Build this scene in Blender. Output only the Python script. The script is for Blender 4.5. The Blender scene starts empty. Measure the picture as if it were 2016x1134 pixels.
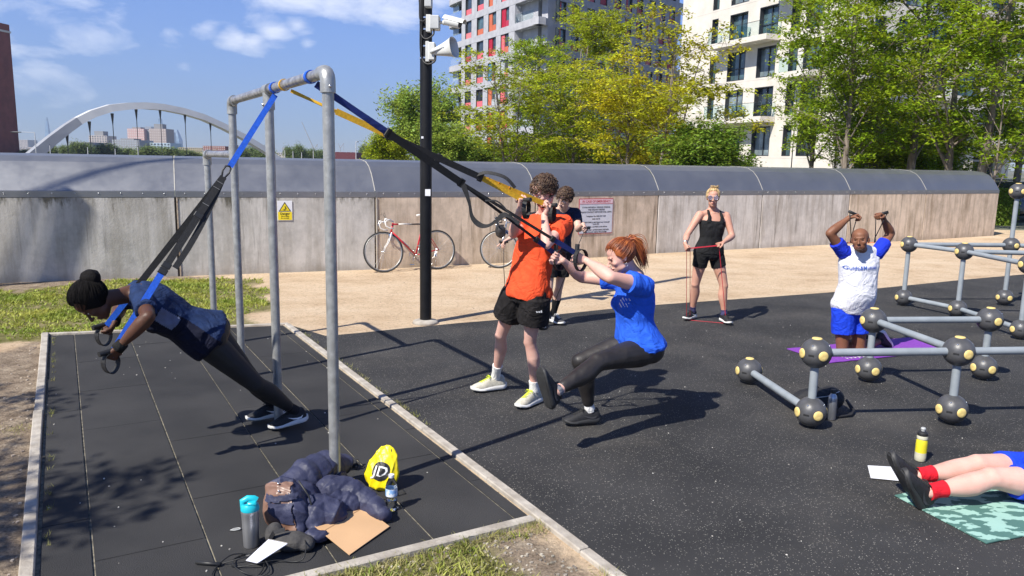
import bpy, math, random
import numpy as np
from mathutils import Vector, Matrix, Euler
SC = bpy.context.scene
COL = SC.collection
# ------------------------------------------------------------------ camera, world, sun, exposure
F_PX, Y_H, ROLL, CAM_H = 1514.0, 316.0, 0.02, 1.9
pitch = math.atan((567 - Y_H) / F_PX)
cam_d = bpy.data.cameras.new('camera'); cam = bpy.data.objects.new('camera', cam_d); COL.objects.link(cam)
cam_d.sensor_width = 36.0; cam_d.lens = F_PX / 2016 * 36; cam_d.clip_start = .05; cam_d.clip_end = 12000
CR = Euler((math.pi/2 - pitch, 0, 0)).to_matrix() @ Euler((0, 0, ROLL)).to_matrix()
cam.matrix_world = Matrix.Translation((0, 0, CAM_H)) @ CR.to_4x4()
SC.camera = cam
SUN_EL, SUN_AZ = math.radians(47), math.radians(46)      # shadows run towards azimuth SUN_AZ (from +X to +Y)
sun_d = bpy.data.lights.new('sun', 'SUN'); sun_d.energy = 5.0; sun_d.angle = math.radians(.5); sun_d.color = (1, .95, .86)
sun = bpy.data.objects.new('sun', sun_d); COL.objects.link(sun)
ldir = Vector((math.cos(SUN_AZ)*math.cos(SUN_EL), math.sin(SUN_AZ)*math.cos(SUN_EL), -math.sin(SUN_EL)))
sun.rotation_euler = ldir.to_track_quat('-Z', 'Y').to_euler()
world = bpy.data.worlds.new('World'); SC.world = world; world.use_nodes = True
nt = world.node_tree; nt.nodes.clear()
def N(nt, t, **k):
    n = nt.nodes.new(t)
    for a, b in k.items(): setattr(n, a, b)
    return n
sky = N(nt, 'ShaderNodeTexSky', sky_type='NISHITA', sun_disc=False)
sky.sun_elevation = SUN_EL; sky.sun_rotation = math.atan2(-ldir.x, -ldir.y)
sky.altitude = 10; sky.air_density = .85; sky.dust_density = 0.0; sky.ozone_density = 4.0
bg = N(nt, 'ShaderNodeBackground'); bg.inputs[1].default_value = .088
wo = N(nt, 'ShaderNodeOutputWorld'); tc = N(nt, 'ShaderNodeTexCoord')
mp = N(nt, 'ShaderNodeMapping'); mp.inputs['Scale'].default_value = (1, 1, 2.6)
nz = N(nt, 'ShaderNodeTexNoise'); nz.inputs['Scale'].default_value = 11; nz.inputs['Detail'].default_value = 10; nz.inputs['Roughness'].default_value = .62; nz.inputs['Distortion'].default_value = .35
L = nt.links.new
L(tc.outputs['Generated'], mp.inputs['Vector']); L(mp.outputs[0], nz.inputs['Vector'])
def wmath(op, a, b=None, clamp=False):
    m = N(nt, 'ShaderNodeMath', operation=op, use_clamp=clamp)
    for i, v in enumerate((a, b)):
        if v is None: continue
        if isinstance(v, (int, float)): m.inputs[i].default_value = v
        else: L(v, m.inputs[i])
    return m.outputs[0]
def pxdir(u, v): return (CR @ Vector(((u-1008)/F_PX, -(v-567)/F_PX, -1))).normalized()
acc = None
for (u, v, rad, amt) in ((540, 60, .040, 1.05), (500, 80, .03, 1.0), (585, 50, .03, 1.0), (470, 75, .03, .9), (605, 85, .02, .8), (410, 55, .03, .6), (60, 130, .06, .62), (20, 95, .04, .6), (120, 20, .12, .6), (590, -10, .07, .9), (660, -5, .06, .85), (790, 10, .06, .75), (730, -30, .08, .85), (215, 45, .035, .5), (330, 65, .022, .6), (362, 128, .02, .5), (860, 0, .04, .6), (-300, 40, .2, .9), (1500, -500, .3, .9), (300, -400, .25, .8), (2600, -100, .4, .8)):
    d = pxdir(u, v)
    vs = N(nt, 'ShaderNodeVectorMath', operation='SUBTRACT'); L(tc.outputs['Generated'], vs.inputs[0]); vs.inputs[1].default_value = d
    vm = N(nt, 'ShaderNodeVectorMath', operation='MULTIPLY'); L(vs.outputs[0], vm.inputs[0]); vm.inputs[1].default_value = (1, 1, 1.7)
    vl = N(nt, 'ShaderNodeVectorMath', operation='LENGTH'); L(vm.outputs[0], vl.inputs[0])
    b = wmath('MULTIPLY', wmath('SUBTRACT', 1.0, wmath('DIVIDE', vl.outputs['Value'], rad * 1.5), True), amt)
    acc = b if acc is None else wmath('MAXIMUM', acc, b)
m0 = wmath('ADD', wmath('MULTIPLY', nz.outputs['Fac'], 1.5), acc)
m1 = wmath('MULTIPLY', wmath('SUBTRACT', m0, 1.12), 1.9, True)
m2 = wmath('MULTIPLY', wmath('SMOOTH_MIN', m1, 1.0), .68)
tnt = N(nt, 'ShaderNodeMix', data_type='RGBA', blend_type='MULTIPLY'); tnt.inputs['Factor'].default_value = 1; L(sky.outputs[0], tnt.inputs['A']); tnt.inputs['B'].default_value = (.84, .91, 1.24, 1)
sz_ = N(nt, 'ShaderNodeSeparateXYZ'); L(tc.outputs['Generated'], sz_.inputs[0]); gr_ = N(nt, 'ShaderNodeMapRange', interpolation_type='SMOOTHSTEP'); gr_.inputs[1].default_value = -.02; gr_.inputs[2].default_value = .22; gr_.inputs[3].default_value = .58; gr_.inputs[4].default_value = 1.0; L(sz_.outputs['Z'], gr_.inputs[0])
tn2 = N(nt, 'ShaderNodeVectorMath', operation='SCALE'); L(tnt.outputs['Result'], tn2.inputs[0]); L(gr_.outputs[0], tn2.inputs['Scale'])
mx = N(nt, 'ShaderNodeMix', data_type='RGBA'); L(m2, mx.inputs['Factor']); L(tn2.outputs[0], mx.inputs['A']); mx.inputs['B'].default_value = (10.0, 10.2, 10.8, 1)
L(mx.outputs['Result'], bg.inputs[0]); L(bg.outputs[0], wo.inputs[0])
vs_ = SC.view_settings; vs_.view_transform = 'Standard'; vs_.look = 'None'; vs_.gamma = 1; vs_.exposure = 0.55; vs_.use_curve_mapping = False
SC.cycles.use_denoising = True
SC.cycles.max_bounces = 8; SC.cycles.transparent_max_bounces = 12; SC.cycles.volume_bounces = 0
# ------------------------------------------------------------------ places: sight lines meet the ground or a plane
def ray(u, v): return CR @ Vector(((u-1008)/F_PX, -(v-567)/F_PX, -1))
def G(u, v, z=0.0):
    d = ray(u, v); return Vector((0, 0, CAM_H)) + d * ((z - CAM_H) / d.z)
def D(u, v, y):
    d = ray(u, v); return Vector((0, 0, CAM_H)) + d * (y / d.y)
# ------------------------------------------------------------------ materials
def M(name, c, rough=.6, metal=0., var=.15, vs=6., c2=None, bump=0., bs=60., stretch=(1, 1, 1), spec=.5, coat=0., trans=0., det=4., coords='Object', island=0., lo=.35, hi=.65):
    m = bpy.data.materials.new(name); m.use_nodes = True; t = m.node_tree; p = t.nodes['Principled BSDF']; l = t.links.new
    p.inputs['Roughness'].default_value = rough; p.inputs['Metallic'].default_value = metal; p.inputs['Specular IOR Level'].default_value = spec
    if coat: p.inputs['Coat Weight'].default_value = coat
    tcn = t.nodes.new('ShaderNodeTexCoord'); mpn = t.nodes.new('ShaderNodeMapping'); mpn.inputs['Scale'].default_value = stretch
    l(tcn.outputs[coords], mpn.inputs[0])
    n = t.nodes.new('ShaderNodeTexNoise'); n.inputs['Scale'].default_value = vs; n.inputs['Detail'].default_value = det; l(mpn.outputs[0], n.inputs['Vector'])
    mr = t.nodes.new('ShaderNodeMapRange'); mr.inputs[1].default_value = lo; mr.inputs[2].default_value = hi; l(n.outputs['Fac'], mr.inputs[0])
    mixn = t.nodes.new('ShaderNodeMix'); mixn.data_type = 'RGBA'; l(mr.outputs[0], mixn.inputs['Factor'])
    if c2 is None:
        a = tuple(x*(1-var) for x in c); b = tuple(min(1, x*(1+var)) for x in c)
    else: a, b = c, c2
    mixn.inputs['A'].default_value = (*a, 1); mixn.inputs['B'].default_value = (*b, 1)
    out = mixn.outputs['Result']
    if island:
        g = t.nodes.new('ShaderNodeNewGeometry'); hs = t.nodes.new('ShaderNodeHueSaturation'); l(out, hs.inputs['Color'])
        m1 = t.nodes.new('ShaderNodeMapRange'); m1.inputs[3].default_value = 1-island; m1.inputs[4].default_value = 1+island; l(g.outputs['Random Per Island'], m1.inputs[0]); l(m1.outputs[0], hs.inputs['Value'])
        m2 = t.nodes.new('ShaderNodeMath'); m2.operation = 'MULTIPLY_ADD'; m2.inputs[1].default_value = .05*island; m2.inputs[2].default_value = .5-.025*island; l(g.outputs['Random Per Island'], m2.inputs[0]); l(m2.outputs[0], hs.inputs['Hue'])
        out = hs.outputs[0]
    l(out, p.inputs['Base Color'])
    if bump:
        bn = t.nodes.new('ShaderNodeTexNoise'); bn.inputs['Scale'].default_value = bs; bn.inputs['Detail'].default_value = 3; l(mpn.outputs[0], bn.inputs['Vector'])
        bb = t.nodes.new('ShaderNodeBump'); bb.inputs['Strength'].default_value = bump; bb.inputs['Distance'].default_value = .01; l(bn.outputs['Fac'], bb.inputs['Height']); l(bb.outputs[0], p.inputs['Normal'])
        rr = t.nodes.new('ShaderNodeMapRange'); rr.inputs[3].default_value = max(0, rough-.08); rr.inputs[4].default_value = min(1, rough+.1); l(n.outputs['Fac'], rr.inputs[0]); l(rr.outputs[0], p.inputs['Roughness'])
    if trans:
        tr = t.nodes.new('ShaderNodeBsdfTranslucent'); l(out, tr.inputs[0]); ms = t.nodes.new('ShaderNodeMixShader'); ms.inputs[0].default_value = trans
        o = t.nodes['Material Output']; l(p.outputs[0], ms.inputs[1]); l(tr.outputs[0], ms.inputs[2]); l(ms.outputs[0], o.inputs[0])
    return m
def skinmat(name, c, c2):
    m = M(name, c, .52, vs=7, c2=c2, bump=.06, bs=220, lo=.3, hi=.7); p = m.node_tree.nodes['Principled BSDF']
    p.inputs['Subsurface Weight'].default_value = .12; p.inputs['Specular IOR Level'].default_value = .35; p.inputs['Subsurface Radius'].default_value = (.02, .008, .005); p.inputs['Subsurface Scale'].default_value = .4
    return m
def glassmat(name, c, rough=.02, ior=1.45, alpha=1.):
    m = bpy.data.materials.new(name); m.use_nodes = True; p = m.node_tree.nodes['Principled BSDF']
    p.inputs['Base Color'].default_value = (*c, 1); p.inputs['Roughness'].default_value = rough; p.inputs['Transmission Weight'].default_value = 1; p.inputs['IOR'].default_value = ior
    return m
def fabric(name, c, var=.18, c2=None, rough=.85, bump=.35):
    m = M(name, c, rough, vs=14, var=var, c2=c2, bump=bump, bs=140, spec=.25); t = m.node_tree; l = t.links.new; p = t.nodes['Principled BSDF']
    b1 = p.inputs['Normal'].links[0].from_node; n = t.nodes.new('ShaderNodeTexNoise'); n.inputs['Scale'].default_value = 5.5; n.inputs['Detail'].default_value = 3; n.inputs['Distortion'].default_value = 1.6; n.inputs['Roughness'].default_value = .45
    l(t.nodes['Mapping'].outputs[0], n.inputs['Vector']); ab = t.nodes.new('ShaderNodeMath'); ab.operation = 'PINGPONG'; ab.inputs[1].default_value = .12; l(n.outputs['Fac'], ab.inputs[0])
    b2 = t.nodes.new('ShaderNodeBump'); b2.inputs['Strength'].default_value = .75; b2.inputs['Distance'].default_value = .05; l(ab.outputs[0], b2.inputs['Height']); l(b2.outputs[0], b1.inputs['Normal'])
    return m
# ------------------------------------------------------------------ mesh builder
class MB:
    def __init__(s): s.v = []; s.f = []; s.n = 0
    def add(s, v, f):
        v = np.asarray(v, float).reshape(-1, 3); s.v.append(v); b = s.n
        s.f.extend([tuple(i+b for i in q) for q in f]); s.n += len(v); return s
    def box(s, a, b, R=None, o=None):
        x0, y0, z0 = a; x1, y1, z1 = b
        v = np.array([(x0,y0,z0),(x1,y0,z0),(x1,y1,z0),(x0,y1,z0),(x0,y0,z1),(x1,y0,z1),(x1,y1,z1),(x0,y1,z1)], float)
        if R is not None: v = v @ np.array(R).T
        if o is not None: v = v + np.array(o)
        return s.add(v, [(0,3,2,1),(4,5,6,7),(0,1,5,4),(1,2,6,5),(2,3,7,6),(3,0,4,7)])
    def bevbox(s, a, b, r, R=None, o=None):
        x0, y0, z0 = a; x1, y1, z1 = b
        rings = []
        for z, q in ((z0, r), (z0+r, 0), (z1-r, 0), (z1, r)):
            rings.append([(x0+r, y0+q, z), (x1-r, y0+q, z), (x1-q, y0+r, z), (x1-q, y1-r, z), (x1-r, y1-q, z), (x0+r, y1-q, z), (x0+q, y1-r, z), (x0+q, y0+r, z)])
        v = np.array(rings, float).reshape(-1, 3)
        if R is not None: v = v @ np.array(R).T
        if o is not None: v = v + np.array(o)
        f = [tuple(range(7, -1, -1)), tuple(24+i for i in range(8))]
        for k in range(3):
            for i in range(8): f.append((8*k+i, 8*k+(i+1) % 8, 8*k+8+(i+1) % 8, 8*k+8+i))
        return s.add(v, f)
    def tube(s, pts, rad, n=10, cap=True, closed=False, round_=False, flat=1., nrm=None):
        P = [Vector(p) for p in pts]; k = len(P)
        R = [rad]*k if isinstance(rad, (int, float)) else list(rad)
        if round_:
            d0 = (P[0]-P[1]).normalized(); d1 = (P[-1]-P[-2]).normalized()
            pre = [(P[0]+d0*R[0]*math.sin(a), max(R[0]*math.cos(a), 1e-4)) for a in (1.45, 1.0, .5)]
            post = [(P[-1]+d1*R[-1]*math.sin(a), max(R[-1]*math.cos(a), 1e-4)) for a in (.5, 1.0, 1.45)]
            P = [p for p, _ in pre]+P+[p for p, _ in post]; R = [r for _, r in pre]+R+[r for _, r in post]; k = len(P)
        T = []
        for i in range(k):
            a = P[(i-1) % k] if (closed or i > 0) else P[i]; b = P[(i+1) % k] if (closed or i < k-1) else P[i]
            t = (b-a); T.append(t.normalized() if t.length > 1e-9 else Vector((0, 0, 1)))
        u = Vector(nrm) if nrm is not None else T[0].orthogonal(); u = (u - T[0]*u.dot(T[0])).normalized()
        V = []
        for i in range(k):
            u = (u - T[i]*u.dot(T[i]))
            u = u.normalized() if u.length > 1e-6 else T[i].orthogonal().normalized()
            w = T[i].cross(u)
            for j in range(n):
                a = 2*math.pi*j/n; q = P[i]+u*(R[i]*math.cos(a))+w*(R[i]*flat*math.sin(a)); V.append((q.x, q.y, q.z))
        f = []
        for i in range(k if closed else k-1):
            for j in range(n):
                a = i*n+j; b = i*n+(j+1) % n; c = ((i+1) % k)*n+(j+1) % n; d = ((i+1) % k)*n+j; f.append((a, b, c, d))
        if cap and not closed: f.append(tuple(range(n-1, -1, -1))); f.append(tuple((k-1)*n+j for j in range(n)))
        return s.add(V, f)
    def ell(s, c, r, R=None, nu=16, nv=10):
        if isinstance(r, (int, float)): r = (r, r, r)
        V = []; f = []
        for i in range(nv+1):
            th = math.pi*i/nv
            for j in range(nu):
                ph = 2*math.pi*j/nu; V.append((r[0]*max(math.sin(th), .002)*math.cos(ph), r[1]*max(math.sin(th), .002)*math.sin(ph), r[2]*math.cos(th)))
        V = np.array(V)
        if R is not None: V = V @ np.array(R).T
        V = V + np.array(c)
        for i in range(nv):
            for j in range(nu): f.append((i*nu+j, (i+1)*nu+j, (i+1)*nu+(j+1) % nu, i*nu+(j+1) % nu))
        f.append(tuple(range(nu))); f.append(tuple(nv*nu+j for j in range(nu-1, -1, -1)))
        return s.add(V, f)
    def loft(s, rings, cap=True, closed=False):
        rings = [np.asarray(r, float) for r in rings]; n = len(rings[0]); k = len(rings); f = []
        for i in range(k if closed else k-1):
            for j in range(n): f.append((i*n+j, i*n+(j+1) % n, ((i+1) % k)*n+(j+1) % n, ((i+1) % k)*n+j))
        if cap and not closed: f.append(tuple(range(n-1, -1, -1))); f.append(tuple((k-1)*n+j for j in range(n)))
        return s.add(np.concatenate(rings), f)
    def lathe(s, prof, n=24, o=(0, 0, 0)):
        return s.loft([[(o[0]+r*math.cos(2*math.pi*j/n), o[1]+r*math.sin(2*math.pi*j/n), o[2]+z) for j in range(n)] for r, z in prof])
    def poly(s, pts, h=None, dz=(0, 0, 1)):
        pts = [Vector(p) for p in pts]; n = len(pts)
        if h is None: return s.add([tuple(p) for p in pts], [tuple(range(n))])
        q = [p - Vector(dz)*h for p in pts]
        return s.add([tuple(p) for p in pts+q], [tuple(range(n)), tuple(range(2*n-1, n-1, -1))]+[(i, n+i, n+(i+1) % n, (i+1) % n) for i in range(n)])
    def ribbon(s, pts, width, thick, nrm):
        """flat strap along pts; nrm = one face normal hint or a list of them"""
        P = [Vector(p) for p in pts]; k = len(P); rings = []
        for i in range(k):
            t = (P[min(i+1, k-1)]-P[max(i-1, 0)]).normalized(); nn = Vector(nrm[i]) if isinstance(nrm, list) else Vector(nrm)
            w = t.cross(nn); w = w.normalized() if w.length > 1e-6 else t.orthogonal().normalized(); q = w.cross(t).normalized()
            wd = width[i] if isinstance(width, (list, tuple)) else width
            rings.append([tuple(P[i]+w*(a*wd/2)+q*(b*thick/2)) for a, b in ((-1, -1), (1, -1), (1, 1), (-1, 1))])
        return s.loft(rings)
    def mesh(s, name='mesh', smooth=False):
        me = bpy.data.meshes.new(name); V = np.concatenate(s.v) if s.v else np.zeros((0, 3))
        me.from_pydata(V.tolist(), [], s.f); me.update()
        if smooth: me.shade_smooth()
        return me
    def build(s, name, mat, parent=None, smooth=False, sharp=None):
        me = s.mesh(name, smooth)
        if sharp is not None: me.set_sharp_from_angle(angle=math.radians(sharp))
        return ob(name, me, mat, parent)
def ob(name, me, mat=None, parent=None):
    if mat is not None and len(me.materials) == 0: me.materials.append(mat)
    o = bpy.data.objects.new(name, me); COL.objects.link(o)
    if parent is not None: o.parent = parent
    return o
def tag(o, label=None, cat=None, group=None, kind=None):
    if label: o['label'] = label
    if cat: o['category'] = cat
    if group: o['group'] = group
    if kind: o['kind'] = kind
    return o
def empty(name, loc=(0, 0, 0), rz=0., label=None, cat=None, group=None):
    o = bpy.data.objects.new(name, None); COL.objects.link(o); o.location = loc; o.rotation_euler = (0, 0, rz); o.empty_display_size = .1
    return tag(o, label, cat, group)
def copy_tree(o, parent=None):
    c = o.copy(); COL.objects.link(c)
    if parent is not None: c.parent = parent
    for ch in list(o.children): copy_tree(ch, c)
    return c
def struct(o): o['kind'] = 'structure'; return o
def np_of(me):
    v = np.empty(len(me.vertices)*3); me.vertices.foreach_get('co', v); return v.reshape(-1, 3)
def remesh(mb, vox, it=3, fac=.6):
    """one continuous smooth skin round everything in mb"""
    me = mb.mesh('tmp'); o = bpy.data.objects.new('tmp', me); COL.objects.link(o)
    r = o.modifiers.new('r', 'REMESH'); r.mode = 'VOXEL'; r.voxel_size = vox; r.use_smooth_shade = True
    if it:
        sm = o.modifiers.new('s', 'SMOOTH'); sm.iterations = it; sm.factor = fac
    dg = bpy.context.evaluated_depsgraph_get(); res = bpy.data.meshes.new_from_object(o.evaluated_get(dg))
    bpy.data.objects.remove(o); bpy.data.meshes.remove(me); res.shade_smooth()
    return res
def join_meshes(ms, name='mesh'):
    V = []; F = []; b = 0
    for m in ms:
        v = np_of(m); V.append(v); F.extend([tuple(i+b for i in p.vertices) for p in m.polygons]); b += len(v)
    r = bpy.data.meshes.new(name); r.from_pydata(np.concatenate(V).tolist(), [], F); r.update(); r.shade_smooth(); return r
def displace(me, fn):
    v = np_of(me); n = np.empty(len(me.vertices)*3); me.vertex_normals.foreach_get('vector', n); n = n.reshape(-1, 3)
    v = v + n*fn(v)[:, None]; me.vertices.foreach_set('co', v.ravel()); me.update(); return me
def folds(seed, freq, amp, ax=None, sharp=2.):
    """soft ridged creases, finer across axis ax than along it"""
    rng = np.random.RandomState(seed)
    K = rng.normal(size=(7, 3))
    if ax is not None:
        a = np.array(ax, float); a /= np.linalg.norm(a); K = K - np.outer(K @ a, a)*.72
    K = K/np.linalg.norm(K, axis=1)[:, None]*freq*(0.6+rng.rand(7, 1)*1.1); ph = rng.rand(7)*6.28
    K2 = rng.normal(size=(7, 3))*freq*.45
    def f(p):
        t = np.zeros(len(p)); m = .5+.5*np.sin(p @ (K2[0]*.8)+1.3)*np.sin(p @ (K2[1]*.9))
        for i in range(7):
            q = np.sin(p @ K[i]+ph[i]+1.6*np.sin(p @ K2[i]+ph[6-i])); t += (1-np.abs(q))**sharp
        return amp*(t/7*2-.9)*(.45+.9*m)
    return f
def lumpy(seed, freq, amp):
    rng = np.random.RandomState(seed); K = rng.normal(size=(6, 3))*freq; K2 = rng.normal(size=(6, 3))*freq*.7; ph = rng.rand(6)*6.28
    return lambda p: amp*sum(np.sin(p @ K[i]+ph[i]+np.sin(p @ K2[i])) for i in range(6))/3
def text(name, body, size, mat, parent, loc, rot, ext=.0006, align='CENTER', font_scale=(1, 1)):
    c = bpy.data.curves.new(name, 'FONT'); c.body = body; c.size = size; c.extrude = ext; c.align_x = align; c.align_y = 'CENTER'; c.resolution_u = 2; c.offset = size*.012
    o = bpy.data.objects.new('tmp', c); COL.objects.link(o)
    me = bpy.data.meshes.new_from_object(o.evaluated_get(bpy.context.evaluated_depsgraph_get())); bpy.data.objects.remove(o)
    r = ob(name, me, mat, parent); r.location = loc; r.rotation_euler = rot; r.scale = (font_scale[0], font_scale[1], 1); return r
# ------------------------------------------------------------------ ground
rnd = random.Random(7); nrg = np.random.RandomState(5)
def pip(p, poly):
    """signed distance-like value: >0 inside"""
    x, y = p; ins = False; dmin = 1e9; n = len(poly)
    for i in range(n):
        x1, y1 = poly[i]; x2, y2 = poly[(i+1) % n]
        if (y1 > y) != (y2 > y) and x < (x2-x1)*(y-y1)/(y2-y1)+x1: ins = not ins
        dx, dy = x2-x1, y2-y1; t = max(0, min(1, ((x-x1)*dx+(y-y1)*dy)/(dx*dx+dy*dy))); d = math.hypot(x-x1-t*dx, y-y1-t*dy); dmin = min(dmin, d)
    return dmin if ins else -dmin
def gp(*l): return [tuple(G(*p).xy) for p in l]
GR_A = gp((-420, 600), (0, 572), (150, 556), (300, 545), (420, 543), (500, 560), (520, 590), (505, 612), (440, 640), (300, 652), (105, 656), (60, 668), (0, 680), (-420, 720))
SOIL_A = gp((-420, 585), (0, 553), (350, 538), (460, 540), (380, 556), (160, 566), (0, 592), (-420, 630))
SOIL_B = gp((-600, 700), (0, 690), (104, 655), (90, 1134), (85, 1500), (-600, 1500))
GR_C = gp((560, 1170), (640, 1118), (760, 1085), (900, 1050), (1035, 1032), (1075, 1060), (1000, 1075), (1130, 1134), (1160, 1250), (600, 1400))
SOIL_C = gp((400, 1180), (570, 1134), (1035, 1025), (1180, 1134), (1300, 1240), (500, 1600))
def masks(x, y):
    w = .12*math.sin(3.1*x+1.2*y)+.1*math.sin(5.3*y-2.1*x)+.06*math.sin(11*x+7*y)
    g = max(pip((x, y), GR_A)+w*1.6, pip((x, y), GR_C)*2.2+w*.9-.05); s = max(pip((x, y), SOIL_A)+w, pip((x, y), SOIL_B)+w*.4, pip((x, y), SOIL_C))
    return g, s
NX, NY = 150, 120; X0, X1, Y0, Y1 = -12., 18., 1.0, 25.
V = []; GA = []; SA = []
for j in range(NY+1):
    for i in range(NX+1):
        x = X0+(X1-X0)*i/NX; y = Y0+(Y1-Y0)*j/NY; g, s = masks(x, y) if (x < 2) else (-2, -2)
        V.append((x, y, -.012)); GA.append(max(0, min(1, .5+g*1.4))); SA.append(max(0, min(1, .5+s*1.8)))
Fq = [(j*(NX+1)+i, j*(NX+1)+i+1, (j+1)*(NX+1)+i+1, (j+1)*(NX+1)+i) for j in range(NY) for i in range(NX)]
me = bpy.data.meshes.new('path'); me.from_pydata(V, [], Fq); me.update()
for nm, A in (('grassy', GA), ('soil', SA)):
    at = me.attributes.new(nm, 'FLOAT', 'POINT'); at.data.foreach_set('value', A)
def ground_material():
    m = bpy.data.materials.new('sandy_gravel_path'); m.use_nodes = True; t = m.node_tree; p = t.nodes['Principled BSDF']; l = t.links.new
    tc_ = t.nodes.new('ShaderNodeTexCoord')
    def noise(sc, det=5, ro=.6, st=None):
        n = t.nodes.new('ShaderNodeTexNoise'); n.inputs['Scale'].default_value = sc; n.inputs['Detail'].default_value = det; n.inputs['Roughness'].default_value = ro
        if st:
            q = t.nodes.new('ShaderNodeMapping'); q.inputs['Scale'].default_value = st; q.inputs['Rotation'].default_value = (0, 0, -.5); l(tc_.outputs['Object'], q.inputs[0]); l(q.outputs[0], n.inputs['Vector'])
        else: l(tc_.outputs['Object'], n.inputs['Vector'])
        return n.outputs['Fac']
    def ramp(f, stops):
        r = t.nodes.new('ShaderNodeValToRGB'); l(f, r.inputs[0]); e = r.color_ramp.elements
        while len(e) < len(stops): e.new(.5)
        for a, (pos, c) in zip(e, stops): a.position = pos; a.color = (*c, 1)
        return r.outputs[0]
    def mix(f, a, b, mode='MIX'):
        x = t.nodes.new('ShaderNodeMix'); x.data_type = 'RGBA'; x.blend_type = mode
        if isinstance(f, float): x.inputs['Factor'].default_value = f
        else: l(f, x.inputs['Factor'])
        l(a, x.inputs['A']); l(b, x.inputs['B']); return x.outputs['Result']
    def mth(op, a, b, cl=False):
        x = t.nodes.new('ShaderNodeMath'); x.operation = op; x.use_clamp = cl
        for i, v in enumerate((a, b)):
            if isinstance(v, float): x.inputs[i].default_value = v
            else: l(v, x.inputs[i])
        return x.outputs[0]
    sand = ramp(noise(.8, 9, .72, (1, 1.25, 1)), [(.3, (.46, .325, .205)), (.5, (.62, .475, .325)), (.7, (.70, .565, .41))])
    sand = mix(.85, sand, ramp(noise(26, 7, .85), [(.36, (.42, .37, .32)), (.46, (.95, .94, .92)), (.75, (1.18, 1.15, 1.08))]), 'MULTIPLY')
    soil = ramp(noise(6, 8, .75), [(.3, (.13, .095, .068)), (.5, (.30, .235, .17)), (.72, (.48, .40, .30))])
    soil = mix(.8, soil, ramp(noise(60, 3, .7), [(.3, (.4, .38, .35)), (.55, (1, 1, 1)), (.75, (1.5, 1.4, 1.3))]), 'MULTIPLY')
    gr = ramp(noise(7, 7, .75), [(.3, (.08, .07, .03)), (.5, (.18, .17, .06)), (.68, (.36, .29, .17))])
    a1 = t.nodes.new('ShaderNodeAttribute'); a1.attribute_name = 'grassy'; a2 = t.nodes.new('ShaderNodeAttribute'); a2.attribute_name = 'soil'
    edge = noise(14, 5, .8)
    fs = mth('MULTIPLY', mth('SUBTRACT', mth('ADD', a2.outputs['Fac'], mth('MULTIPLY', edge, .6)), .72), 4., True) if False else None
    def fac(a):
        s = mth('ADD', a, mth('MULTIPLY', edge, .7)); s = mth('SUBTRACT', s, .8); x = t.nodes.new('ShaderNodeMath'); x.operation = 'MULTIPLY'; x.use_clamp = True; l(s, x.inputs[0]); x.inputs[1].default_value = 5.; return x.outputs[0]
    c = mix(fac(a2.outputs['Fac']), sand, soil); c = mix(fac(a1.outputs['Fac']), c, gr)
    l(c, p.inputs['Base Color']); p.inputs['Roughness'].default_value = .95; p.inputs['Specular IOR Level'].default_value = .15
    b = t.nodes.new('ShaderNodeBump'); b.inputs['Strength'].default_value = .8; b.inputs['Distance'].default_value = .03; l(noise(45, 6, .8), b.inputs['Height']); l(b.outputs[0], p.inputs['Normal'])
    return m
struct(ob('path', me, ground_material()))
# land beyond, out to the horizon
mb = MB(); S = 9000
mb.add([(-S, -S, -.03), (S, -S, -.03), (S, S, -.03), (-S, S, -.03)], [(0, 1, 2, 3)])
struct(mb.build('ground', M('far_ground', (.10, .11, .06), .95, vs=.02, c2=(.2, .19, .15), det=8)))
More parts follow.
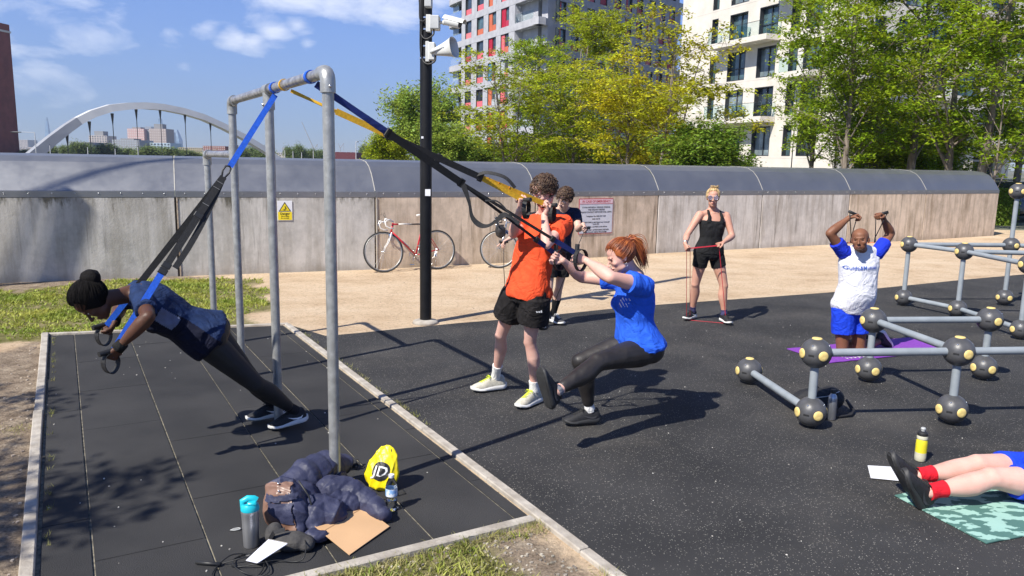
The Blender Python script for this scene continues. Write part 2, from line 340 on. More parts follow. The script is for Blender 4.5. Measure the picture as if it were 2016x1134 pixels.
# wet-pour rubber surface
def rubber(name, fleck=True):
    m = M(name, (.024, .024, .025), .82, vs=1.3, c2=(.046, .045, .045), bump=.7, bs=260, det=8, spec=.35)
    if not fleck: return m
    t = m.node_tree; l = t.links.new; p = t.nodes['Principled BSDF']; tcn = t.nodes['Texture Coordinate']
    src = p.inputs['Base Color'].links[0].from_socket; cur = src
    for sc, thr, rr in ((85., .955, .28), (26., .965, .11), (150., .90, .42)):
        vo = t.nodes.new('ShaderNodeTexVoronoi'); vo.inputs['Scale'].default_value = sc; vo.inputs['Randomness'].default_value = 1
        wv = t.nodes.new('ShaderNodeTexNoise'); wv.inputs['Scale'].default_value = sc*1.6; wv.inputs['Detail'].default_value = 2; l(tcn.outputs['Object'], wv.inputs['Vector'])
        mxv = t.nodes.new('ShaderNodeMix'); mxv.data_type = 'VECTOR'; mxv.inputs['Factor'].default_value = .018*24/sc; l(tcn.outputs['Object'], mxv.inputs['A']); l(wv.outputs['Color'], mxv.inputs['B']); l(mxv.outputs['Result'], vo.inputs['Vector'])
        sp = t.nodes.new('ShaderNodeSeparateColor'); l(vo.outputs['Color'], sp.inputs[0])
        big = t.nodes.new('ShaderNodeTexNoise'); big.inputs['Scale'].default_value = 1.1; big.inputs['Detail'].default_value = 3; l(tcn.outputs['Object'], big.inputs['Vector'])
        bm_ = t.nodes.new('ShaderNodeMath'); bm_.operation = 'MULTIPLY_ADD'; l(big.outputs['Fac'], bm_.inputs[0]); bm_.inputs[1].default_value = -.22; bm_.inputs[2].default_value = thr+.105
        g = t.nodes.new('ShaderNodeMath'); g.operation = 'GREATER_THAN'; l(sp.outputs[0], g.inputs[0]); l(bm_.outputs[0], g.inputs[1])
        q = t.nodes.new('ShaderNodeMath'); q.operation = 'LESS_THAN'; l(vo.outputs['Distance'], q.inputs[0]); q.inputs[1].default_value = rr
        mu = t.nodes.new('ShaderNodeMath'); mu.operation = 'MULTIPLY'; l(g.outputs[0], mu.inputs[0]); l(q.outputs[0], mu.inputs[1])
        mm = t.nodes.new('ShaderNodeMix'); mm.data_type = 'RGBA'; l(mu.outputs[0], mm.inputs['Factor']); l(cur, mm.inputs['A'])
        rp = t.nodes.new('ShaderNodeValToRGB'); l(sp.outputs[1], rp.inputs[0]); rp.color_ramp.elements[0].color = (.055, .052, .045, 1); rp.color_ramp.elements[1].color = (.40, .38, .33, 1)
        l(rp.outputs[0], mm.inputs['B']); cur = mm.outputs['Result']
    dn = t.nodes.new('ShaderNodeTexNoise'); dn.inputs['Scale'].default_value = .55; dn.inputs['Detail'].default_value = 9; dn.inputs['Roughness'].default_value = .72; l(tcn.outputs['Object'], dn.inputs['Vector'])
    dr = t.nodes.new('ShaderNodeMapRange'); dr.inputs[1].default_value = .5; dr.inputs[2].default_value = .74; dr.inputs[4].default_value = .42; l(dn.outputs['Fac'], dr.inputs[0])
    dm = t.nodes.new('ShaderNodeMix'); dm.data_type = 'RGBA'; l(dr.outputs[0], dm.inputs['Factor']); l(cur, dm.inputs['A']); dm.inputs['B'].default_value = (.125, .112, .095, 1); cur = dm.outputs['Result']
    l(cur, p.inputs['Base Color']); return m
RUB = rubber('flecked_black_rubber')
diag0, diag1 = G(560, 640), G(1175, 1134)
edge_px = [(572, 640), (640, 660), (700, 655), (800, 646), (900, 637), (1000, 628), (1100, 618), (1200, 608), (1290, 601), (1400, 593), (1500, 585), (1600, 577), (1700, 570), (1800, 561), (1900, 551), (2016, 540), (2200, 523), (2500, 500)]
pts = [G(*p, -.004) for p in edge_px]; pts = [Vector((p.x+.02*math.sin(7*i), p.y+.03*math.sin(5*i), p.z)) for i, p in enumerate(pts)]
far = pts + [Vector((16, 10, -.004)), Vector((9, 0.8, -.004)), Vector((1.8, .9, -.004))] + [Vector((diag1.x+.07, diag1.y, -.004))]
mb = MB(); mb.poly(list(reversed(far)))
struct(mb.build('rubber_surface', RUB))
# rubber tile mat: tiles, seams filled with grit
Am = Vector((-.505, .863, 0)); Bm = Vector((.863, .505, 0)); O0 = Vector((-1.84, 2.74, 0))
TILE = rubber('ribbed_black_rubber', False); TILE.node_tree.nodes['Principled BSDF'].inputs['Roughness'].default_value = .8
mb = MB(); c4 = [O0-Am*.9-Bm*.02, O0+Bm*2.29, O0+Bm*2.33+Am*5.4, O0+Am*5.92]
mat_root = empty('rubber_tile_mat', O0, 0); mat_root['kind'] = 'structure'
loc = lambda p: Vector(p)-O0
base = MB(); base.poly([Vector((p.x, p.y, -.009))-O0 for p in (O0-Am*1.6-Bm*.02, O0-Am*1.6+Bm*.9, O0+Bm*.9-Am*.0, O0+Bm*2.29, O0+Bm*2.30+Am*5.4, O0+Am*5.92)])
base.build('grit_bed', M('seam_grit', (.10, .09, .07), .95, vs=30, c2=(.30, .27, .2)), mat_root)
cuts = [0.0, .22, .72, 1.22, 1.72, 2.20, 2.285]
for i in range(6):
    a0, a1 = cuts[i]+.006, cuts[i+1]-.006
    def top(b): return 5.9-.5*b/2.27
    ys = [0.09, 1.08, 2.08, 3.08, 4.08, 5.08] if i % 2 == 0 else [0.09, .58, 1.58, 2.58, 3.58, 4.58, 5.2]
    lowlim = -1.5 if a1 < .95 else 0.03
    ys = [lowlim]+[y for y in ys if y > lowlim+.2]
    for k, y0 in enumerate(ys):
        y1 = ys[k+1] if k+1 < len(ys) else None
        dz = rnd.uniform(-.0012, .0016)
        q = [(a0, y0+.002), (a1, y0+.002), (a1, (y1 or top(a1))-.002), (a0, (y1 or top(a0))-.002)]
        b_ = MB(); b_.poly([Bm*x+Am*y+Vector((0, 0, dz)) for x, y in q], .008)
        b_.build('rubber_tile', TILE, mat_root)
# kerb stones
KERB = M('concrete_edging', (.30, .265, .22), .9, vs=9, c2=(.46, .42, .36), bump=.5, bs=50, det=8)
def kerb(p, q, w, label_name='kerb', lift=.016, seg=.92, mat=KERB):
    p = Vector(p); q = Vector(q); L_ = (q-p).length; d = (q-p)/L_; n_ = max(1, round(L_/seg)); r = empty(label_name, p, math.atan2(d.y, d.x)); r['kind'] = 'structure'
    for i in range(n_):
        x0 = L_*i/n_+.004; x1 = L_*(i+1)/n_-.004; b_ = MB(); dz = rnd.uniform(-.003, .003); dy = rnd.uniform(-.004, .004)
        b_.bevbox((x0, -w/2+dy, -.1), (x1, w/2+dy, lift+dz), .006); b_.build('kerb_stone', mat, r)
kerb(O0-Am*1.6-Bm*.045, O0+Am*5.95-Bm*.045, .062, lift=.03)
kerb(O0+Bm*2.335+Am*5.42, O0+Bm*2.33-Am*1.4, .062, lift=.012)
kerb(O0+Bm*.9-Am*.03, O0+Bm*2.28-Am*.03, .06, lift=.02)
kerb(O0-Bm*.08+Am*5.98, O0+Bm*2.36+Am*5.45, .05, lift=.012)
# grass blades
GRASS = M('grass_blades', (.22, .30, .03), .6, vs=2.2, c2=(.46, .46, .09), trans=.35, island=.35)
GRASSY = M('dry_grass_blades', (.26, .27, .06), .7, vs=3, c2=(.42, .38, .16), trans=.3, island=.3)
def blades(n, region, dens, h0, h1, seed, w=.004, lean=.5):
    r = np.random.RandomState(seed); xs = [p[0] for p in region]; ys = [p[1] for p in region]; V = []; Fc = []; k = 0
    x0, x1, y0, y1 = max(min(xs), -9), max(xs), max(1.5, min(ys)), max(ys)
    for _ in range(n):
        x = r.uniform(x0, x1); y = r.uniform(y0, y1); g, s = masks(x, y)
        pat = .5+.5*math.sin(2.3*x+3*math.sin(1.7*y))*math.sin(2.9*y+1.5*math.sin(2.2*x))
        pat2 = .5+.5*math.sin(7.3*x+2.1*math.sin(5.1*y))*math.sin(6.1*y+1.7*math.sin(4.3*x))
        if g < .02 or r.rand() > dens*(min(1, g*4))*(.12+1.1*pat*(.35+.9*pat2)): continue
        v = (Vector((x, y, 0))-O0); b, a = v.dot(Bm), v.dot(Am)
        if -.1 < b < 2.42 and -.03 < a < 5.98-.5*b/2.27 or (-.1 < b < .95 and a < 5): continue
        for _k in range(3):
            h = r.uniform(h0, h1)*(.6+.6*pat); a_ = r.uniform(0, 6.28); ww = w*r.uniform(.7, 1.5)*(1+y*.12); lx, ly = r.normal(0, lean*h, 2); ox, oy = r.normal(0, .012, 2); c_, s_ = math.cos(a_)*ww, math.sin(a_)*ww
            px, py = x+ox, y+oy
            V += [(px-c_, py-s_, -.012), (px+c_, py+s_, -.012), (px+c_*.7+lx*.4, py+s_*.7+ly*.4, -.012+h*.6), (px-c_*.7+lx*.4, py-s_*.7+ly*.4, -.012+h*.6), (px+lx, py+ly, -.012+h)]
            Fc += [(k, k+1, k+2, k+3), (k+3, k+2, k+4)]; k += 5
    b_ = MB(); b_.add(V, Fc); return b_
tag(blades(36000, GR_A, .85, .012, .05, 11, .0032, .8).build('grass', GRASS), kind='stuff')
tag(blades(7000, GR_C, .75, .015, .05, 12, .0022, .8).build('grass', GRASSY), kind='stuff')
tag(blades(5000, GR_C, .5, .015, .045, 14, .0022, .8).build('grass', GRASS), kind='stuff')
# tufts along kerbs
def tufts(spots, seed, hh=.035):
    r = np.random.RandomState(seed); V = []; Fc = []; k = 0
    for (p, n, sp) in spots:
        for _ in range(n):
            x, y = p.x+r.normal(0, sp), p.y+r.normal(0, sp); h = r.uniform(.4, 1)*hh; a_ = r.uniform(0, 6.28); ww = .002; lx, ly = r.normal(0, .6*h, 2); c_, s_ = math.cos(a_)*ww, math.sin(a_)*ww
            V += [(x-c_, y-s_, 0), (x+c_, y+s_, 0), (x+lx, y+ly, h)]; Fc.append((k, k+1, k+2)); k += 3
    b_ = MB(); b_.add(V, Fc); return b_
sp = [(O0+Bm*2.385+Am*rnd.uniform(1.6, 5.2), 5, .012) for _ in range(70)]+[(O0+Bm*.035+Am*rnd.uniform(0, 5.8), 6, .008) for _ in range(40)]+[(O0+Bm*rnd.uniform(1.0, 2.3)-Am*.075, 14, .015) for _ in range(26)]+[(G(1045, 1042), 120, .05), (G(1190, 1134), 60, .04), (G(990, 1060), 90, .05), (G(1060, 1042), 60, .03), (G(40, 845), 120, .06)]
tag(tufts(sp, 3).build('grass', GRASSY), kind='stuff')
# small stones, chips and leaf litter
GRAV = M('pale_chips', (.45, .42, .36), .8, vs=4, c2=(.75, .72, .65), island=.3)
def chips(n, f, seed, r0, r1):
    r = np.random.RandomState(seed); b_ = MB()
    for _ in range(n):
        p = f(r); s_ = r.uniform(r0, r1); a_ = r.uniform(0, 6.28); q = [(p[0]+s_*math.cos(a_+t)*r.uniform(.5, 1.1), p[1]+s_*math.sin(a_+t)*r.uniform(.5, 1.1), 0) for t in (0, 1.3, 2.6, 3.9, 5.1)]
        zt = p[2]+s_*.45
        b_.add([(a, b, p[2]-.004) for a, b, _ in q]+[(a*.9+p[0]*.1, b*.9+p[1]*.1, zt) for a, b, _ in q], [(5, 6, 7, 8, 9)]+[(i, (i+1) % 5, 5+(i+1) % 5, 5+i) for i in range(5)])
    return b_
def f1(r):
    p = O0+Bm*r.uniform(0, 2.25)+Am*r.uniform(.1, 5.3); return (p.x, p.y, .001)
def f2(r):
    while 1:
        u, v = r.uniform(-.6, 1.3), r.uniform(2.3, 4.1)
        if pip((u, v), SOIL_C) > .04: return (u, v, -.011)
def f3(r):
    while 1:
        u, v = r.uniform(-8, -1.9), r.uniform(2.3, 9)
        if pip((u, v), SOIL_B) > .1 : return (u, v, -.011)
def f4(r): return (r.uniform(-3, 14), r.uniform(9, 20), -.011)
def f5(r):
    while 1:
        u, v = r.uniform(.5, 7), r.uniform(2.9, 9.5)
        if u > .6+(.0) and v > 3: return (u, v, -.003)
tag(chips(60, f1, 1, .003, .008).build('gravel', GRAV), kind='stuff')
tag(chips(900, f2, 2, .004, .012).build('gravel', M('grey_brown_chips', (.16, .14, .11), .9, c2=(.45, .4, .33), island=.5)), kind='stuff')
tag(chips(700, f3, 3, .005, .016).build('gravel', M('brown_chips', (.2, .15, .11), .9, c2=(.55, .47, .38), island=.5)), kind='stuff')
tag(chips(900, f4, 4, .004, .012).build('gravel', M('sand_chips', (.30, .22, .15), .9, c2=(.58, .46, .34), island=.5)), kind='stuff')
tag(chips(260, f5, 5, .002, .006).build('gravel', GRAV), kind='stuff')
# ------------------------------------------------------------------ parapet wall with metal coping
WB = [(-13.2, 8.3), (-10.3, 9.45), (-7.49+.02, 10.75), (-5.27, 12.02), (-2.37, 13.22), (.42, 14.72), (3.08, 16.46), (5.76, 17.93), (8.42, 19.4), (11.08, 20.83), (14.21, 22.72)]
WB[2] = (-8.02, 10.8)
def concrete(name, dark, light, brown, stain, sc):
    m = bpy.data.materials.new(name); m.use_nodes = True; t = m.node_tree; p = t.nodes['Principled BSDF']; l = t.links.new
    tc_ = t.nodes.new('ShaderNodeTexCoord'); oi = t.nodes.new('ShaderNodeObjectInfo')
    def noise(s, st, det=6, ro=.65):
        q = t.nodes.new('ShaderNodeMapping'); q.inputs['Scale'].default_value = st; n = t.nodes.new('ShaderNodeTexNoise'); n.noise_dimensions = '4D'; n.inputs['Scale'].default_value = s; n.inputs['Detail'].default_value = det; n.inputs['Roughness'].default_value = ro
        w = t.nodes.new('ShaderNodeMath'); w.operation = 'MULTIPLY'; w.inputs[1].default_value = 40.; l(oi.outputs['Random'], w.inputs[0]); l(w.outputs[0], n.inputs['W'])
        l(tc_.outputs['Object'], q.inputs[0]); l(q.outputs[0], n.inputs['Vector']); return n.outputs['Fac']
    def ramp(f, stops):
        r = t.nodes.new('ShaderNodeValToRGB'); l(f, r.inputs[0]); e = r.color_ramp.elements
        while len(e) < len(stops): e.new(.5)
        for a, (pos, c) in zip(e, stops): a.position = pos; a.color = (*c, 1)
        return r.outputs[0]
    def mix(f, a, b, mode='MIX'):
        x = t.nodes.new('ShaderNodeMix'); x.data_type = 'RGBA'; x.blend_type = mode
        if isinstance(f, float): x.inputs['Factor'].default_value = f
        else: l(f, x.inputs['Factor'])
        for s_, v in (('A', a), ('B', b)):
            if isinstance(v, tuple): x.inputs[s_].default_value = (*v, 1)
            else: l(v, x.inputs[s_])
        return x.outputs['Result']
    def mth(op, a, b, cl=False):
        x = t.nodes.new('ShaderNodeMath'); x.operation = op; x.use_clamp = cl
        for i, v in enumerate((a, b)):
            if isinstance(v, float): x.inputs[i].default_value = v
            else: l(v, x.inputs[i])
        return x.outputs[0]
    c = ramp(noise(2.2, (1, 1, .8), 8, .7), [(.32, dark), (.55, light), (.75, tuple(min(1, x*1.15) for x in light))])
    st = noise(sc, (2.2, 2.2, .24), 8, .70)
    c = mix(mth('MULTIPLY', mth('SUBTRACT', st, .46), 5.5, True), c, mix(.62, c, brown))
    st2 = noise(sc*1.8, (2.2, 2.2, .10), 5, .7)
    c = mix(mth('MULTIPLY', mth('SUBTRACT', st2, .57), 6., True), c, tuple(x*.42 for x in brown))
    c = mix(mth('MULTIPLY', mth('SUBTRACT', noise(sc*1.3, (2.4, 2.4, .12), 6, .7), .60), 5., True), c, mix(.5, c, (.80, .77, .70)))
    sx = t.nodes.new('ShaderNodeSeparateXYZ'); l(tc_.outputs['Object'], sx.inputs[0])
    topf = mth('SUBTRACT', mth('ADD', mth('MULTIPLY', mth('SUBTRACT', sx.outputs['Z'], 1.24), 1.7), mth('MULTIPLY', noise(2.6, (1.6, 1.6, .35), 6, .75), 2.6)), 1.78-stain)
    c = mix(mth('MULTIPLY', topf, 3.2, True), c, mix(.82, c, (.055, .05, .028)))
    botf = mth('MULTIPLY', mth('SUBTRACT', mth('MULTIPLY', noise(3, (1, 1, 1), 5), .28), sx.outputs['Z']), 7., True)
    c = mix(mth('MULTIPLY', botf, .6), c, mix(.5, c, (.12, .10, .07)))
    l(c, p.inputs['Base Color']); p.inputs['Roughness'].default_value = .9; p.inputs['Specular IOR Level'].default_value = .25
    b = t.nodes.new('ShaderNodeBump'); b.inputs['Strength'].default_value = .35; b.inputs['Distance'].default_value = .02; l(noise(24, (1, 1, 1), 8, .75), b.inputs['Height']); l(b.outputs[0], p.inputs['Normal'])
    return m
CG = concrete('grey_concrete', (.33, .315, .29), (.54, .515, .475), (.27, .245, .20), .62, 1.6)
CBR = concrete('brown_streaked_concrete', (.44, .36, .27), (.70, .575, .44), (.25, .175, .10), .34, 2.6)
CLT = concrete('pale_streaked_concrete', (.44, .41, .37), (.66, .62, .56), (.30, .25, .19), .20, 3.2)
def capmat():
    m = bpy.data.materials.new('weathered_steel_coping'); m.use_nodes = True; t = m.node_tree; p = t.nodes['Principled BSDF']; l = t.links.new
    tc_ = t.nodes.new('ShaderNodeTexCoord'); n = t.nodes.new('ShaderNodeTexNoise'); n.inputs['Scale'].default_value = 1.4; n.inputs['Detail'].default_value = 8; n.inputs['Roughness'].default_value = .7; l(tc_.outputs['Object'], n.inputs['Vector'])
    r = t.nodes.new('ShaderNodeMapRange'); r.inputs[1].default_value = .3; r.inputs[2].default_value = .7; r.inputs[3].default_value = .34; r.inputs[4].default_value = .52; l(n.outputs['Fac'], r.inputs[0]); l(r.outputs[0], p.inputs['Roughness'])
    q = t.nodes.new('ShaderNodeMix'); q.data_type = 'RGBA'; l(n.outputs['Fac'], q.inputs['Factor']); q.inputs['A'].default_value = (.24, .245, .255, 1); q.inputs['B'].default_value = (.33, .335, .345, 1)
    mp_ = t.nodes.new('ShaderNodeMapping'); mp_.inputs['Scale'].default_value = (.6, .6, 9); mp_.inputs['Rotation'].default_value = (0, .9, 0); l(tc_.outputs['Object'], mp_.inputs[0])
    n2 = t.nodes.new('ShaderNodeTexNoise'); n2.inputs['Scale'].default_value = 9; n2.inputs['Detail'].default_value = 9; n2.inputs['Roughness'].default_value = .8; l(mp_.outputs[0], n2.inputs['Vector'])
    s = t.nodes.new('ShaderNodeMath'); s.operation = 'SUBTRACT'; l(n2.outputs['Fac'], s.inputs[0]); s.inputs[1].default_value = .69
    s2 = t.nodes.new('ShaderNodeMath'); s2.operation = 'MULTIPLY'; s2.use_clamp = True; l(s.outputs[0], s2.inputs[0]); s2.inputs[1].default_value = 5
    q2 = t.nodes.new('ShaderNodeMix'); q2.data_type = 'RGBA'; l(s2.outputs[0], q2.inputs['Factor']); l(q.outputs['Result'], q2.inputs['A']); q2.inputs['B'].default_value = (.5, .5, .5, 1)
    l(q2.outputs['Result'], p.inputs['Base Color']); p.inputs['Metallic'].default_value = .75
    return m
CAP = capmat()
SEAL = M('pale_joint_sealant', (.42, .40, .35), .8); JO = M('dark_joint', (.06, .05, .04), .95); BOLT = M('steel_bolt', (.75, .75, .75), .25, 1.)
wall = empty('parapet_wall', (WB[4][0], WB[4][1], 0), 0, 'long pale concrete parapet wall with curved steel coping behind the exercise area', 'wall')
WO = wall.location
bolt_me = None
PROFILE = [(-.004, 1.235), (-.006, 1.325), (.01, 1.335), (.095, 1.47), (.20, 1.62), (.34, 1.75), (.52, 1.83), (.8, 1.865), (1.1, 1.865)]
mats = [CG, CG, CG, CG, CBR, CBR, CLT, CLT, CBR, CBR]
mats = [CG, CG, CG, CG, CBR, CBR, CLT, CLT, CBR, CBR]
def seg_frame(i):
    a = Vector((*WB[i], 0)); b = Vector((*WB[i+1], 0)); d = (b-a); L_ = d.length; d /= L_; n_ = Vector((-d.y, d.x, 0)); return a, b, d, n_, L_
for i in range(len(WB)-1):
    a, b, d, n_, L_ = seg_frame(i); ang = math.atan2(d.y, d.x)
    def place(o): o.location = a-WO; o.rotation_euler = (0, 0, ang); return o
    b_ = MB(); b_.bevbox((.013, 0, -.05), (L_-.013, .32, 1.232), .006); place(b_.build('concrete_panel', mats[i], wall))
    b_ = MB(); b_.box((-.02, .025, -.05), (.012, .3, 1.23)); place(b_.build('joint', JO, wall))
    if i in (3, 4):
        b_ = MB(); b_.box((.014, -.012, 0), (.032, .0, 1.225)); place(b_.build('joint_strip', SEAL if i == 4 else M('rusty_strip', (.3, .2, .12), .9, c2=(.5, .42, .32), vs=20), wall))
    # coping: folded sheet with its own thickness
    n_in = len(PROFILE); V = []; Fc = []
    for x in (.004, L_-.004):
        for (yy, zz) in PROFILE: V.append((x, yy, zz))
        for (yy, zz) in PROFILE: V.append((x, yy+.012, zz-.012))
    k2 = 2*n_in
    for j in range(n_in-1): Fc += [(j, k2+j, k2+j+1, j+1), (n_in+j, n_in+j+1, k2+n_in+j+1, k2+n_in+j)]
    Fc += [(0, n_in, k2+n_in, k2), (n_in-1, k2+n_in-1, k2+2*n_in-1, 2*n_in-1)]
    for x in (0, k2):
        for j in range(n_in-1): Fc.append((x+j, x+j+1, x+n_in+j+1, x+n_in+j))
    b_ = MB(); b_.add(V, Fc); o = b_.build('steel_coping', CAP, wall, smooth=True, sharp=13); place(o)
    b_ = MB(); P_ = [Vector((0, y, z)) for y, z in PROFILE[2:]]
    b_.ribbon([p+Vector((0, -.002, .003)) for p in P_], .014, .004, [(0, -1, .7)]*3+[(0, -.5, 1)]*2+[(0, 0, 1)]*2); place(b_.build('coping_joint', SEAL, wall))
    nb = round(L_/.29)
    for j in range(nb):
        if bolt_me is None:
            q = MB(); q.ell((0, 0, 0), (.009, .007, .009), nu=8, nv=4); bolt_me = q.mesh('bolt', True); bolt_me.materials.append(BOLT)
        o = ob('bolt', bolt_me, None, wall); o.location = a-WO+d*((j+.5)*L_/nb)-n_*.008+Vector((0, 0, 1.29))
# end closure of the coping
a, b, d, n_, L_ = seg_frame(len(WB)-2)
b_ = MB(); b_.poly([Vector((L_-.001, y, z)) for y, z in PROFILE]+[Vector((L_-.001, 1.1, 1.2))], .004, (1, 0, 0)); o = b_.build('end_plate', CAP, wall); o.location = a-WO; o.rotation_euler = (0, 0, math.atan2(d.y, d.x))
b_ = MB()
for i in range(len(WB)-1):
    a, b, d, n_, L_ = seg_frame(i); b_.box((0, .33, -.05), (L_, 1.09, 1.2), Matrix.Rotation(math.atan2(d.y, d.x), 3, 'Z'), a-WO)
b_.build('wall_core', JO, wall)
def wallpt(u, v, off=.0):
    best = None; r = ray(u, v)
    for i in range(len(WB)-1):
        a, b, d, n_, L_ = seg_frame(i); den = r.dot(n_)
        if abs(den) < 1e-6: continue
        t = (a-Vector((0, 0, CAM_H))).dot(n_)/den; p = Vector((0, 0, CAM_H))+r*t; s_ = (p-a).dot(d)
        if t > 0 and -.01 <= s_ <= L_+.01: return p-n_*off, d, n_
    raise ValueError
# ------------------------------------------------------------------ signs on the wall
def sign(name, label, u0, v0, u1, v1):
    p0, d, n_ = wallpt((u0+u1)/2, (v0+v1)/2, .008); pl, _, _ = wallpt(u0, (v0+v1)/2); pr, _, _ = wallpt(u1, (v0+v1)/2); w = (pr-pl).length; pt, _, _ = wallpt((u0+u1)/2, v0); pb, _, _ = wallpt((u0+u1)/2, v1); h = pt.z-pb.z
    r = empty(name, p0, math.atan2(d.y, d.x), label, 'sign'); return r, w, h
RX = math.pi/2
WHT = M('sign_white', (.78, .78, .80), .4, var=.05); RED = M('sign_red', (.45, .03, .05), .4, var=.05); BLK = M('print_black', (.02, .02, .02), .5); YEL = M('sign_yellow', (.85, .66, .02), .4, var=.05); PNK = M('sign_pale_pink', (.75, .55, .60), .4, var=.04); GRYP = M('sign_grey', (.60, .62, .68), .45, var=.04)
r, w, h = sign('emergency_sign', 'white emergency notice with red border on the wall behind the man in the red shirt', 1139.5, 391, 1206, 460)
b_ = MB(); b_.bevbox((-w/2, -.004, -h/2), (w/2, .004, h/2), .002); b_.build('board', RED, r)
b_ = MB(); b_.box((-w/2+.012, -.006, -h/2+.014), (w/2-.012, -.0045, h/2-.014)); b_.build('face', GRYP, r)
b_ = MB(); b_.box((-w/2+.012, -.0075, h/2-.10), (w/2-.012, -.0062, h/2-.014)); b_.build('header', PNK, r)
b_ = MB(); b_.box((-w/2+.008, -.009, h/2-.108), (w/2-.008, -.0065, h/2-.10)); b_.build('rule', RED, r)
text('lettering', 'IN CASE OF EMERGENCY', w*.074, RED, r, (0, -.0085, h/2-.058), (RX, 0, 0))
for k, (tx, sz, zz) in enumerate((('IF YOU WITNESS A VEHICLE STRIKING', .057, .18), ('THIS RAILWAY BRIDGE', .057, .235), ('PLEASE CONTACT NETWORK RAIL USING', .057, .29), ('Telephone No: 0203 357 1259', .055, .385), ('AND STATE', .052, .45), ('BRIDGE STRIKE at High Meads Loop Connaught', .049, .525), ('Tunnel, MLL', .047, .568), ('BRIDGE No. LLB 28036 at this address', .05, .63), ('IMMEDIATELY AFTERWARDS INFORM', .055, .705), ('THE POLICE USING 999 SYSTEM', .055, .755))):
    text('lettering', tx, w*sz*.84, BLK, r, (0, -.0075, h/2-.02-zz*h/.8*.98), (RX, 0, 0))
r, w, h = sign('danger_sign', 'small yellow and white danger sign between the second and third steel posts', 546, 395.5, 575.5, 434)
b_ = MB(); b_.bevbox((-w/2, -.003, -h/2), (w/2, .003, h/2), .0015); b_.build('board', WHT, r)
b_ = MB(); b_.box((-w/2+.008, -.005, -h/2+.008), (w/2-.008, -.0035, -h*.06)); b_.build('caption_panel', YEL, r)
tw = w*.42; zb = -h*.04; zt = h*.45
b_ = MB(); b_.poly([Vector((-tw, -.0045, zb)), Vector((tw, -.0045, zb)), Vector((0, -.0045, zt))], .001, (0, -1, 0)); b_.build('triangle_border', BLK, r)
b_ = MB(); k = .76; cz = zb+(zt-zb)*.34; b_.poly([Vector((-tw*k, -.0062, cz+(zb-cz)*k)), Vector((tw*k, -.0062, cz+(zb-cz)*k)), Vector((0, -.0062, cz+(zt-cz)*k))], .001, (0, -1, 0)); b_.build('triangle', YEL, r)
b_ = MB(); q = lambda x, z: (x*w, -.008, zb+z*h)
b_.ell(q(.03, .27), w*.022, nu=8, nv=6); b_.tube([q(.03, .24), q(.05, .17), q(-.02, .11)], w*.02, 6); b_.tube([q(-.02, .11), q(-.08, .09), q(-.13, .12)], w*.013, 6); b_.tube([q(-.02, .11), q(-.05, .05)], w*.013, 6); b_.tube([q(.04, .22), q(-.04, .25)], w*.01, 6); b_.tube([q(.05, .2), q(.13, .12)], w*.01, 6); b_.build('falling_figure', BLK, r)
text('lettering', 'Danger', w*.22, BLK, r, (0, -.0062, -h*.15), (RX, 0, 0)); text('lettering', 'Risk of falling', w*.10, BLK, r, (0, -.0062, -h*.28), (RX, 0, 0)); text('lettering', 'Do not climb', w*.10, BLK, r, (0, -.0062, -h*.38), (RX, 0, 0))
